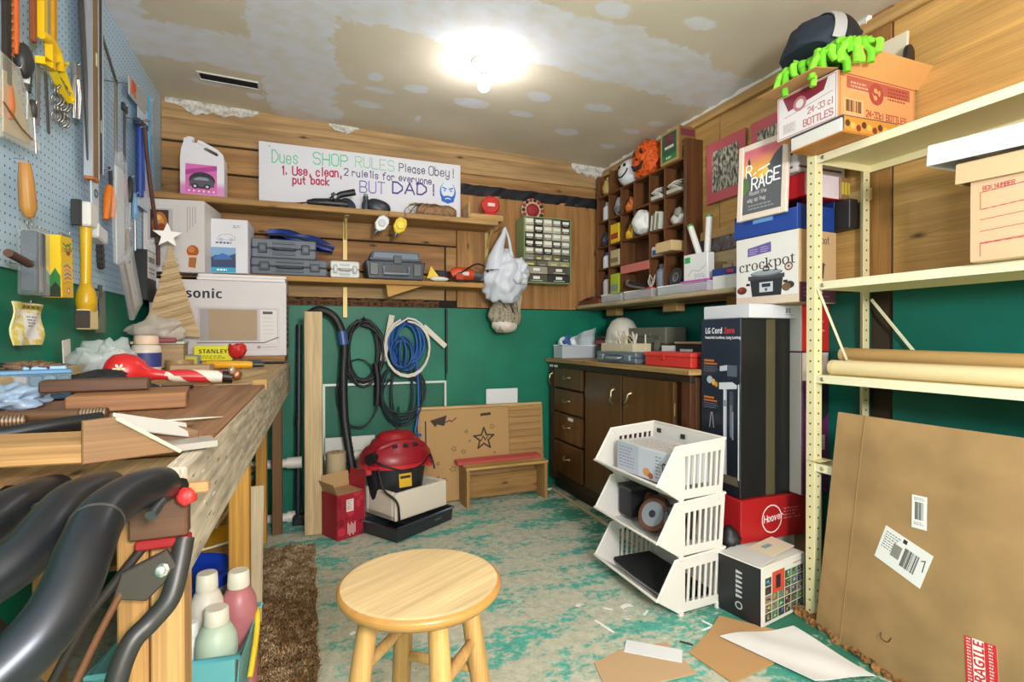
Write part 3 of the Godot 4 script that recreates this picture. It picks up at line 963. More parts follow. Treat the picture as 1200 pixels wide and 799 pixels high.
	part(sv, "cable", tube(smooth_path([V(-0.16, 0.25, 0.14), V(-0.15, 0.15, 0.19), V(-0.1, 0.09, 0.25), V(-0.09, 0.02, 0.26), V(-0.08, -0.02, 0.24)], 6), 0.006, 6), rgb(24, 24, 26, 0.5))
	# printed board with grooves, and a little step bench in front of it
	var pb := thing("printed_board", "brown printed play board with a star and a grooved right side", "board", V(1.105, 0.0, -3.385), V(-4, 0, 0))
	part(pb, "panel", bx(0.62, 0.6, 0.02, 0.003), rgb(186, 146, 94, 0.7), V(-0.125, 0.305, 0.012))
	part(pb, "slat_board", bx(0.25, 0.6, 0.012, 0.003), rgb(176, 134, 82, 0.7), V(0.31, 0.305, 0.008))
	for k in 13: part(pb, "slat", bx(0.25, 0.037, 0.012, 0.003), wood(hexc("c89c62"), "c", 0.7, 0.1 * k), V(0.31, 0.05 + k * 0.0455, 0.018))
	part(pb, "top_rail", bx(0.88, 0.022, 0.05, 0.003), wood(hexc("d9b27a"), "a", 0.7), V(0, 0.615, 0.0))
	for s in [-1, 1]: part(pb, "side_rail", bx(0.022, 0.6, 0.045, 0.003), wood(hexc("cfa668"), "v", 0.7), V(s * 0.435, 0.305, -0.005))
	var ink := rgb(58, 44, 32, 0.7)
	im = img(256, 250, hexc("ba925e"))
	var dk := hexc("3c2e22")
	fill_poly(im, [18, 22, 70, 8, 62, 40, 40, 34, 34, 42], dk)
	line_poly(im, [62, 30, 78, 24, 84, 28, 98, 18], 3, dk)
	line_poly(im, [4, 24, 4, 110], 4, dk)
	var star := ngon(10, 34, 34, -PI / 2, 0.42)
	var sp := []
	for p in star: sp.append_array([p.x + 186, p.y + 86])
	sp.append_array([sp[0], sp[1]])
	line_poly(im, sp, 5, dk)
	line_poly(im, [176, 92, 184, 78, 190, 90, 198, 80], 3, dk)
	fill_poly(im, [176, 8, 210, 6, 210, 14, 176, 16], dk)
	for q in [[40, 150, 6], [90, 110, 9], [120, 120, 8], [140, 90, 3], [130, 60, 6], [214, 50, 9], [60, 200, 8], [40, 190, 3], [86, 170, 10], [220, 130, 3]]:
		var ps := []
		for p in ngon(10, q[2], q[2], 0.3 * q[0], 0.45): ps.append_array([p.x + q[0], p.y + q[1]])
		ps.append_array([ps[0], ps[1]])
		line_poly(im, ps, 1.5, hexc("6e5436"))
	face(pb, "print", 0.56, 0.55, pic(im, 0.7), V(-0.125, 0.31, 0.0226))
	var sb := thing("step_bench", "small wooden step bench with one pink top slat in front of the printed board", "bench", V(1.21, 0.0, -3.27), V(0, 2, 0))
	part(sb, "top_slat", bx(0.6, 0.02, 0.075, 0.003), rgb(196, 84, 80, 0.6), V(-0.02, 0.272, -0.045), V(8, 0, 0), "pink painted slat")
	part(sb, "top_slat", bx(0.58, 0.02, 0.085, 0.003), wood(hexc("d2a662"), "a", 0.65), V(0.0, 0.25, 0.035), V(4, 0, 0))
	for s in [-1, 1]: part(sb, "side", bx(0.022, 0.245, 0.15, 0.003), wood(hexc("c79a5c"), "v", 0.7), V(s * 0.275, 0.123, 0.0))
	part(sb, "back_board", bx(0.53, 0.14, 0.016, 0.003), wood(hexc("b88a50"), "a", 0.7, 0.5), V(0, 0.1, -0.06))
	solo("paper_sheet", "blank white paper sheet pinned to the green wall above the printed board", "paper", bx(0.235, 0.14, 0.002, 0.0005), rgb(224, 226, 228, 0.7), V(1.265, 0.655, -3.464))
	solo("white_stick", "short white stick on the floor by the cabinet foot", "stick", bx(0.09, 0.014, 0.02, 0.002), rgb(216, 212, 200, 0.6), V(1.56, 0.009, -3.37), V(0, 10, 0))

# ---------------------------------------------------------------- shelves on the back wall and what stands on them
func hard_case(called: String, label: String, at: Vector3, w: float, h: float, d: float, c: Material, dark: Material, group := "") -> Node3D:
	var t := thing(called, label, "tool case", at, Vector3.ZERO, group)
	part(t, "lower_shell", prism(rrect(w, h * 0.5, 0.012), d, 0.006), c, V(0, h * 0.25, 0))
	part(t, "upper_shell", prism(rrect(w, h * 0.48, 0.012), d, 0.006), c, V(0, h * 0.75, 0))
	for s in [-1, 1]:
		var l := part(t, "latch", bx(w * 0.13, h * 0.5, 0.014, 0.003), dark, V(s * w * 0.33, h * 0.5, d / 2 + 0.006))
		part(l, "latch_inset", bx(w * 0.08, h * 0.26, 0.006, 0.002), c, V(0, 0, 0.006))
	for k in 2:
		part(t, "rib", bx(w * 0.36, h * 0.1, 0.01, 0.003), c, V(0, h * (0.22 + 0.56 * k), d / 2 + 0.004))
	var hd := part(t, "handle", tube(smooth_path([V(-w * 0.16, 0, 0), V(-w * 0.15, -h * 0.04, 0.022), V(0, -h * 0.05, 0.026), V(w * 0.15, -h * 0.04, 0.022), V(w * 0.16, 0, 0)], 5), 0.008, 8), dark, V(0, h * 0.5, d / 2))
	return t

func build_back_shelves() -> void:
	var sw := hexc("c79a5e")
	# boards
	var us := thing("wall_shelf", "upper long wooden shelf board under the handwritten sign", "shelf", V(0.19, 1.833, -3.363))
	part(us, "board", bx(1.94, 0.034, 0.246, 0.004), wood(sw, "a", 0.7, 0.21))
	for x in [0.214, 1.157]:
		var b := part(us, "bracket", bx(0.026, 0.24, 0.003, 0.001), rgb(214, 186, 120, 0.45, 0.2), V(x - 0.19, -0.14, -0.118))
		part(b, "arm", bx(0.026, 0.003, 0.2, 0.001), rgb(205, 190, 150, 0.45, 0.2), V(0, 0.12, 0.1))
		part(b, "brace", bx(0.012, 0.006, 0.16, 0.001), rgb(214, 186, 120, 0.45, 0.2), V(0, 0.065, 0.055), V(-45, 0, 0))
	var ls := thing("wall_shelf", "lower wooden shelf board holding the tool cases", "shelf", V(0.14, 1.42, -3.363))
	part(ls, "board", bx(1.84, 0.03, 0.246, 0.004), wood(hexc("c4924f"), "a", 0.7, 0.55))
	part(ls, "gusset", prism(pv([-0.11, 0, 0.11, 0, -0.1, -0.075]), 0.018, 0.002), wood(hexc("e2ac54"), "c", 0.6), V(0.41, -0.016, 0.09), Vector3.ZERO, "triangular plywood gusset")
	part(ls, "bracket", bx(0.026, 0.2, 0.003, 0.001), rgb(214, 186, 120, 0.45, 0.2), V(0.074, -0.11, -0.118))
	# the whiteboard
	var im := img(1000, 270, hexc("e2e2ea"))
	var gr := Color(0.45, 0.78, 0.62)
	write(im, "Dues", 57, 28, 52, gr, 5.0, 0.4, 0.0, 0.95)
	write(im, "SHOP", 244, 20, 50, gr, 5.5, 0.3, 0.0, 1.25)
	write(im, "RULES", 446, 16, 46, Color(0.56, 0.8, 0.68), 4.5, 0.3, 0.0, 1.28)
	write(im, "Please", 668, 24, 36, Color(0.3, 0.28, 0.42), 4.5, 0.3, 0.0, 1.12)
	write(im, "Obey!", 826, 20, 40, Color(0.3, 0.28, 0.42), 4.5, 0.3, 0.0, 1.2)
	var red := Color(0.72, 0.14, 0.32)
	write(im, "1. Use, clean,", 98, 92, 36, red, 6.0, 0.25, -0.05, 1.08)
	write(im, "put back", 150, 130, 32, red, 6.0, 0.25, -0.05, 1.15)
	write(im, "2 rule1is for everyone", 391, 74, 30, Color(0.32, 0.26, 0.5), 4.5, 0.3, 0.0, 1.22)
	write(im, "BUT", 468, 122, 50, Color(0.52, 0.45, 0.74), 5.5, 0.1, -0.03, 1.3)
	write(im, "DAD!", 634, 110, 50, Color(0.32, 0.22, 0.56), 7.5, 0.1, -0.03, 1.85)
	var bl := Color(0.2, 0.42, 0.78)
	dot(im, 930, 133, 44, 50, bl)
	dot(im, 930, 124, 37, 42, hexc("dfe6f2"))
	fill_poly(im, [890, 138, 908, 152, 930, 148, 952, 152, 970, 138, 964, 176, 930, 186, 896, 176], bl)
	for s in [-1, 1]:
		line_poly(im, [930 + s * 8, 118, 930 + s * 28, 112], 6, bl)
		dot(im, 930 + s * 18, 126, 5, 4, bl)
	line_poly(im, [916, 164, 930, 160, 944, 164], 5, hexc("dfe6f2"))
	var wb := thing("whiteboard", "long white sign board with handwritten shop rules in coloured marker", "sign", V(0.342, 2.055, -3.455), V(0, 0, 0))
	part(wb, "board", bx(1.236, 0.39, 0.012, 0.002), rgb(226, 226, 232, 0.35))
	face(wb, "written_face", 1.232, 0.386, pic(im, 0.75), V(0, 0.0, 0.0064))
	part(wb, "screw", lathe([0, 0, 0.004, 0, 0.003, 0.003, 0, 0.003], 10), rgb(90, 90, 90, 0.4, 1.0), V(-0.56, 0.17, 0.006), V(90, 0, 0))
	# jug of antifreeze
	im = img(64, 96, hexc("e6e3ea"))
	for y in 26: rect(im, 0, 70 + y, 64, 1, hexc("e6e3ea").lerp(hexc("dc8fc8"), minf(1.0, y / 10.0)))
	var jug := thing("jug", "white plastic fluid jug with pink car label on the upper shelf", "jug", V(-0.54, 1.851, -3.34))
	var jp := pv([-0.105, 0.008, -0.097, 0, 0.097, 0, 0.105, 0.008, 0.105, 0.215, 0.098, 0.24, 0.075, 0.262, 0.0, 0.3, -0.02, 0.305, -0.025, 0.29, 0.02, 0.268, 0.07, 0.245, 0.078, 0.232, 0.07, 0.226, 0.012, 0.252, 0.005, 0.262, 0.0195, 0.2675, -0.026, 0.289, -0.045, 0.288, -0.05, 0.31, -0.086, 0.31, -0.09, 0.285, -0.1, 0.25, -0.105, 0.2])
	part(jug, "bottle", prism(jp, 0.12, 0.006), pic(im, 0.35))
	part(jug, "cap", lathe([0.02, 0, 0.021, 0.002, 0.021, 0.022, 0.019, 0.025, 0, 0.025], 20), rgb(238, 238, 240, 0.4), V(-0.068, 0.308, 0))
	im = img(160, 180, hexc("d96ab8"))
	fill_poly(im, [0, 40, 160, 0, 160, 30, 0, 70], hexc("b23d92"))
	dot(im, 84, 100, 66, 52, hexc("2a2430"))
	fill_poly(im, [20, 110, 40, 86, 70, 76, 120, 78, 146, 104, 146, 140, 20, 140], hexc("544f5c"))
	fill_poly(im, [48, 88, 72, 80, 110, 82, 122, 98, 44, 100], hexc("8b95a6"))
	for x in [48, 110]:
		dot(im, x, 138, 17, 17, hexc("16141a")); dot(im, x, 138, 8, 8, hexc("c9c9d4"))
	for k in 6: dot(im, 18 + k * 25, 168, 6, 6, hexc("f2dcec"))
	face(jug, "label", 0.15, 0.155, pic(im), V(-0.005, 0.095, 0.0605))
	# things along the front of the upper shelf
	var dk := rgb(28, 29, 32, 0.4)
	var g := thing("grinder", "black angle tool with a thick handle lying on the upper shelf", "power tool", V(0.12, 1.85, -3.32))
	part(g, "body", tube([V(-0.13, 0.028, 0), V(-0.09, 0.032, 0), V(-0.02, 0.035, 0), V(0.06, 0.036, 0), V(0.1, 0.034, 0)], [0.014, 0.024, 0.028, 0.03, 0.024], 12), dk)
	part(g, "handle", tube([V(0.0, 0.05, 0.03), V(0.06, 0.085, 0.03), V(0.14, 0.108, 0.03)], [0.012, 0.019, 0.02], 12), dk)
	part(g, "ring", lathe([0.022, -0.012, 0.03, -0.01, 0.03, 0.01, 0.022, 0.012], 18), rgb(120, 124, 128, 0.3, 0.9), V(0.025, 0.065, 0.03), V(0, 0, -58))
	part(g, "guard", disc(0.05, 0.012), rgb(44, 56, 74, 0.35), V(0.1, 0.03, 0.0), V(70, 20, 0))
	part(g, "cord", tube(smooth_path([V(-0.13, 0.028, 0), V(-0.19, 0.012, 0.02), V(-0.25, 0.006, 0.03)], 5), 0.005, 6), rgb(74, 44, 34))
	var r2 := thing("hand_tool", "small dark round headed tool standing beside the grinder", "tool", V(0.38, 1.85, -3.32))
	part(r2, "body", blob(0.075, 0.05, 0.045, 0.0, 1.0, 1, 12, 0.8), rgb(40, 44, 52, 0.4), V(0.02, 0.032, 0), V(0, 0, -14))
	part(r2, "stem", lathe([0, 0, 0.022, 0, 0.024, 0.05, 0.016, 0.07, 0.016, 0.095, 0, 0.097], 14), rgb(56, 62, 72, 0.35), V(-0.055, 0, 0))
	part(r2, "knob", lathe([0, 0, 0.012, 0, 0.014, 0.012, 0, 0.014], 12), rgb(150, 155, 160, 0.3, 0.8), V(-0.055, 0.096, 0))
	var belt := thing("tool_belt", "folded tan leather tool belt heaped on the upper shelf", "tool belt", V(0.72, 1.85, -3.33))
	var le := mottle(hexc("9a7450"), 0.7, 6.0, 0.5, 6)
	part(belt, "pouch", blob(0.13, 0.05, 0.06, 0.2, 9.0, 3, 14, 0.8), le, V(0.05, 0.035, 0))
	for k in 4:
		var o := 0.035 * k
		part(belt, "strap", sheet(func(u, v): return V(-0.16 + o + 0.2 * u, 0.012 + 0.075 * sin(PI * pow(u, 0.7)) - 0.004 * k, -0.02 + 0.05 * v + 0.02 * k - 0.03), 16, 1, 0.005), mottle([hexc("b79a72"), hexc("7c5a3a"), hexc("a58a64"), hexc("8b6642")][k], 0.7, 8.0, 0.4, 6))
	part(belt, "buckle", tube([V(-0.02, -0.02, 0), V(0.02, -0.02, 0), V(0.02, 0.02, 0), V(-0.02, 0.02, 0)], 0.003, 6, true), rgb(180, 172, 150, 0.3, 1.0), V(-0.12, 0.05, 0.04))
	# red round detector standing in a small open box
	var bxw := wood(hexc("d6aa6a"), "c", 0.6, 0.3)
	var ob := thing("wooden_box", "small open pale wooden box at the end of the upper shelf", "box", V(1.08, 1.85, -3.32))
	part(ob, "base", bx(0.24, 0.012, 0.12, 0.002), bxw, V(0, 0.006, 0))
	part(ob, "side", bx(0.012, 0.1, 0.12, 0.002), bxw, V(-0.114, 0.055, 0))
	part(ob, "side", bx(0.012, 0.03, 0.12, 0.002), bxw, V(0.114, 0.02, 0))
	part(ob, "front", bx(0.216, 0.026, 0.01, 0.002), bxw, V(0, 0.025, 0.055))
	part(ob, "back", bx(0.216, 0.03, 0.01, 0.002), bxw, V(0, 0.025, -0.055))
	var tr := thing("tape_reel", "round red plastic tape measure reel standing in the small wooden box", "tape measure", V(1.13, 1.864, -3.32))
	part(tr, "body", lathe([0, -0.02, 0.05, -0.02, 0.062, -0.012, 0.062, 0.012, 0.05, 0.02, 0, 0.02], 28), rgb(196, 48, 44, 0.4), V(0, 0.098, 0), V(90, 0, 0))
	part(tr, "foot", bx(0.09, 0.05, 0.04, 0.006), rgb(190, 44, 42, 0.4), V(0, 0.027, 0))
	part(tr, "badge", bx(0.05, 0.022, 0.004, 0.001), rgb(232, 206, 200), V(0, 0.1, 0.021))
	# two hanging cord reels
	for k in 2:
		var m := [rgb(196, 200, 202, 0.3, 0.3), rgb(222, 186, 26, 0.4)][k] as Material
		var t := thing("chalk_reel", ["silver chalk line reel hanging from the upper shelf edge", "yellow chalk line reel hanging from the upper shelf edge"][k], "chalk line", V(0.445 + 0.1 * k, 1.825, -3.225), V(0, 0, [-32, -24][k]))
		part(t, "hook", tube(smooth_path([V(0, 0.015, -0.01), V(0.004, 0.0, 0.004), V(0, -0.03, 0)], 5), 0.0025, 6), rgb(150, 150, 150, 0.3, 1.0))
		part(t, "case", prism(pv([-0.02, 0.0, 0.02, 0.0, 0.036, -0.025, 0.036, -0.07, 0.012, -0.1, -0.012, -0.1, -0.036, -0.07, -0.036, -0.025]), 0.032, 0.005), m, V(0, -0.02, 0))
		part(t, "crank", disc(0.022, 0.008), [rgb(160, 164, 168, 0.3, 0.6), rgb(240, 208, 60, 0.4)][k], V(0, -0.068, 0.019), V(90, 0, 0))
		part(t, "nozzle", lathe([0.005, -0.03, 0.007, -0.026, 0.012, 0.0, 0, 0], 12), rgb(120, 124, 128, 0.3, 0.8), V(0, -0.118, 0))
	# cases on the lower shelf
	var gy := rgb(98, 106, 118, 0.5)
	var gd := rgb(58, 64, 74, 0.5)
	hard_case("drill_case", "wide grey tool case at the bottom of the stack on the lower shelf", V(-0.1, 1.436, -3.34), 0.4, 0.095, 0.2, rgb(90, 97, 108, 0.5), gd)
	hard_case("drill_case", "smaller grey tool case lying on top of the wide grey case", V(-0.13, 1.532, -3.35), 0.34, 0.11, 0.18, gy, gd)
	var tarp := solo("folded_tarp", "folded blue tarp bag lying over the grey cases against the wall", "tarp", sheet(func(u, v): return V(-0.2 + 0.36 * u, 0.03 - 0.075 * u * u + 0.02 * sin(PI * v) + 0.008 * sin(u * 14.0 + v * 6.0), -0.07 + 0.14 * v), 24, 8, 0.035), rgb(34, 66, 150, 0.5), V(-0.02, 1.652, -3.38))
	part(tarp, "hem", tube(smooth_path([V(-0.2, 0.02, 0.075), V(-0.1, 0.02, 0.075), V(0.02, 0.002, 0.075), V(0.16, -0.04, 0.075)], 5), 0.008, 6), rgb(22, 28, 48, 0.6))
	var wc := hard_case("meter_case", "small white plastic case standing beside the grey cases", V(0.2, 1.436, -3.33), 0.165, 0.1, 0.15, rgb(206, 208, 206, 0.4), rgb(176, 178, 178, 0.4))
	# black toolbox with a lifted lid tray
	var tb := thing("toolbox", "dark grey two tier toolbox with a front handle on the lower shelf", "toolbox", V(0.495, 1.436, -3.335))
	part(tb, "body", prism(pv([-0.165, 0, 0.165, 0, 0.18, 0.11, -0.18, 0.11]), 0.2, 0.006), rgb(48, 56, 66, 0.45), V(0, 0, 0))
	part(tb, "lid", prism(pv([-0.15, 0.105, 0.155, 0.105, 0.142, 0.172, -0.138, 0.172]), 0.19, 0.012), rgb(102, 114, 128, 0.4))
	part(tb, "lid_rim", bx(0.315, 0.014, 0.2, 0.004), rgb(80, 90, 102, 0.4), V(0, 0.122, 0))
	part(tb, "hasp", bx(0.05, 0.05, 0.012, 0.003), rgb(60, 68, 78, 0.4), V(0.01, 0.12, 0.1))
	for s in [-1, 1]:
		part(tb, "latch", bx(0.05, 0.075, 0.016, 0.004), rgb(84, 88, 90, 0.4), V(s * 0.13, 0.06, 0.103))
	part(tb, "handle", tube([V(-0.075, 0.085, 0), V(-0.075, 0.04, 0.016), V(0.075, 0.04, 0.016), V(0.075, 0.085, 0)], 0.008, 8), rgb(122, 134, 148, 0.35), V(0, -0.008, 0.104))
	part(tb, "front_panel", bx(0.15, 0.07, 0.006, 0.002), rgb(34, 40, 48, 0.4), V(0, 0.056, 0.101))
	# loose tools at the end of the lower shelf
	var cl := thing("spring_clamp", "yellow and white plastic clamp beside the toolbox", "clamp", V(0.74, 1.436, -3.29))
	part(cl, "jaw", prism(pv([-0.045, 0.02, -0.02, 0.1, 0.01, 0.06, 0.04, 0.025]), 0.022, 0.004), rgb(226, 190, 30, 0.4))
	part(cl, "grip", blob(0.06, 0.016, 0.03, 0.0, 1.0, 1, 10), rgb(228, 226, 216, 0.4), V(0.03, 0.016, 0.03))
	var cc := thing("charger_cord", "dark coiled tool cord heaped beside the yellow clamp", "cord", V(0.8, 1.436, -3.34))
	var loopc := []
	for i in 60: loopc.append(V(0.05 * cos(i * 0.62) * (1 + 0.2 * sin(i * 0.3)), 0.008 + 0.0012 * i, 0.04 * sin(i * 0.62)))
	part(cc, "cord", tube(loopc, 0.006, 6), rgb(58, 58, 70, 0.5))
	var dr := thing("cordless_drill", "orange drill lying on its side with a looping black cable", "drill", V(0.95, 1.436, -3.33))
	part(dr, "motor", tube([V(-0.09, 0.05, 0), V(-0.06, 0.06, 0), V(0.03, 0.062, 0), V(0.06, 0.058, 0)], [0.034, 0.046, 0.046, 0.036], 14), rgb(206, 76, 36, 0.4))
	part(dr, "chuck", tube([V(0.06, 0.058, 0), V(0.1, 0.058, 0), V(0.13, 0.055, 0)], [0.028, 0.026, 0.018], 14), rgb(120, 122, 126, 0.35, 0.6))
	part(dr, "grip", tube([V(-0.03, 0.06, 0.0), V(-0.05, 0.04, 0.07), V(-0.055, 0.03, 0.1)], [0.024, 0.022, 0.026], 10), rgb(190, 62, 30, 0.4))
	part(dr, "badge", bx(0.06, 0.024, 0.004, 0.001), rgb(222, 218, 210), V(-0.01, 0.062, 0.046))
	part(dr, "cable", tube(smooth_path([V(-0.12, 0.01, 0.08), V(-0.02, 0.075, 0.07), V(0.08, 0.13, 0.03), V(0.15, 0.1, 0.03), V(0.13, 0.02, 0.06), V(0.02, 0.01, 0.09), V(-0.1, 0.012, 0.1)], 6), 0.006, 6), rgb(26, 26, 28, 0.5))
	# carrier bags hanging from a nail at the shelf's end
	var bag := thing("carrier_bag", "knotted white plastic carrier bag stuffed full hanging at the shelf end", "bag", V(1.215, 1.81, -3.3))
	var wf := rgb(208, 211, 220, 0.4)
	part(bag, "bag_body", blob(0.135, 0.17, 0.1, 0.55, 7.0, 12, 26), wf, V(0.0, -0.33, 0))
	part(bag, "bag_neck", tube([V(0.01, 0.01, 0), V(0.0, -0.04, 0), V(-0.03, -0.12, 0), V(-0.05, -0.2, 0), V(-0.05, -0.28, 0)], [0.008, 0.018, 0.035, 0.06, 0.08], 12), wf)
	part(bag, "bag_handle", tube(smooth_path([V(0.012, 0.01, 0), V(0.03, -0.08, 0.03), V(0.04, -0.2, 0.05)], 5), [0.005, 0.006, 0.006, 0.007, 0.008, 0.009, 0.01, 0.01, 0.012, 0.016, 0.02], 8), wf)
	part(bag, "crumple", blob(0.06, 0.075, 0.06, 0.8, 14.0, 5, 18), wf, V(0.1, -0.3, 0.05))
	part(bag, "nail", tube([V(0, 0.01, -0.19), V(0, 0.015, 0.01)], 0.003, 6), rgb(150, 150, 150, 0.3, 1.0))
	var b2 := thing("carrier_bag", "cream cloth bag hanging below the white carrier bag", "bag", V(1.245, 1.37, -3.36))
	part(b2, "bag_body", blob(0.105, 0.115, 0.07, 0.3, 9.0, 7, 20), mottle(hexc("b9ab94"), 0.8, 7.0, 0.7, 3), V(0, -0.14, 0))
	part(b2, "bag_base", blob(0.095, 0.05, 0.072, 0.25, 9.0, 9, 14), rgb(226, 214, 200, 0.7), V(0.0, -0.205, 0.006))
	for k in 3: part(b2, "strap", tube(smooth_path([V(-0.05 + 0.05 * k, 0.0, 0.02), V(-0.03 + 0.05 * k, -0.06, 0.06), V(0.0 + 0.04 * k, -0.12, 0.066)], 5), 0.006, 6), rgb([92, 70, 170][k], [80, 60, 158][k], [64, 50, 140][k], 0.8))
	part(b2, "flap", sheet(func(u, v): return V(0.06 + 0.05 * u, 0.04 - 0.17 * v, 0.03 + 0.015 * sin(v * 6)), 3, 8, 0.004), rgb(196, 178, 152, 0.8))
	# drawer organiser
	var dg := thing("drawer_organizer", "green small parts cabinet with rows of clear drawers on the wall", "organizer", V(1.56, 1.462, -3.405), V(0, 0, 0))
	var shell := rgb(132, 152, 104, 0.45)
	var ow := 0.365
	var oh := 0.46
	part(dg, "back_panel", bx(ow, oh, 0.006, 0.001), shell, V(0, oh / 2, -0.07))
	for s in [-1, 1]:
		part(dg, "side_panel", bx(0.008, oh, 0.14, 0.001), shell, V(s * (ow / 2 - 0.004), oh / 2, 0))
		part(dg, "shelf_panel", bx(ow, 0.008, 0.14, 0.001), shell, V(0, 0.004 if s < 0 else oh - 0.004, 0))
	var rr := RandomNumberGenerator.new()
	rr.seed = 5
	var tones := [hexc("8b8a80"), hexc("5a564c"), hexc("a09a86"), hexc("6f6a58"), hexc("3c3a36"), hexc("c8c0a8")]
	var hgt := []
	for k in 5: hgt.append([5, 0.05])
	hgt.append([5, 0.042]); hgt.append([4, 0.04]); hgt.append([2, 0.056]); hgt.append([2, 0.056])
	var y := oh - 0.01
	for row in hgt:
		var cw: float = (ow - 0.018) / row[0]
		var ch: float = row[1]
		for k in row[0]:
			var x: float = -ow / 2 + 0.009 + cw * (k + 0.5)
			var dw := part(dg, "drawer", bx(cw - 0.004, ch - 0.004, 0.12, 0.002), mat(tones[rr.randi() % 6], 0.25), V(x, y - ch / 2, 0.008))
			if row[0] == 5 and ch > 0.045 or row[0] == 2:
				part(dw, "drawer_label", bx(minf(cw - 0.014, 0.05), 0.02, 0.002, 0.0004), rgb(232, 230, 220), V(0, 0.004, 0.061))
			elif rr.randf() < 0.6:
				part(dw, "drawer_label", bx(cw * 0.5, 0.012, 0.002, 0.0004), rgb(214, 196, 60), V(0, -0.006, 0.061))
			part(dw, "drawer_pull", bx(cw * 0.5, 0.005, 0.008, 0.001), rgb(196, 196, 188, 0.3), V(0, -ch * 0.3, 0.064))
		y -= ch
	# round wreath-like ornament on top of it
	var or_ := thing("ornament", "round red and cream beaded ornament on the wall above the small drawers", "ornament", V(1.49, 1.99, -3.45), V(90, 0, 0))
	part(or_, "disc", disc(0.085, 0.014, 32), rgb(206, 188, 150))
	part(or_, "middle", lathe([0, 0, 0.05, 0, 0.045, 0.016, 0.02, 0.022, 0, 0.02], 24), rgb(156, 36, 46), V(0, 0.004, 0))
	for k in 14:
		var a := TAU * k / 14
		part(or_, "bead", lathe([0, -0.012, 0.012, -0.006, 0.014, 0, 0.012, 0.006, 0, 0.012], 10), rgb(70, 40, 32) if k % 2 else rgb(178, 60, 56), V(0.072 * cos(a), 0.012, 0.072 * sin(a)))
	# boxes at the left, between bench and upper shelf
	build_left_boxes()

func carton(called: String, label: String, at: Vector3, turn: float, w: float, h: float, d: float, m: Material, tape := true) -> Node3D:
	var t := thing(called, label, "box", at, V(0, turn, 0))
	part(t, "body", bx(w, h, d, 0.003), m, V(0, h / 2, 0))
	if tape: part(t, "tape", bx(w, 0.0012, 0.048, 0.0003), clear(hexc("d8c49a"), 0.6, 0.3), V(0, h + 0.0004, 0))
	return t

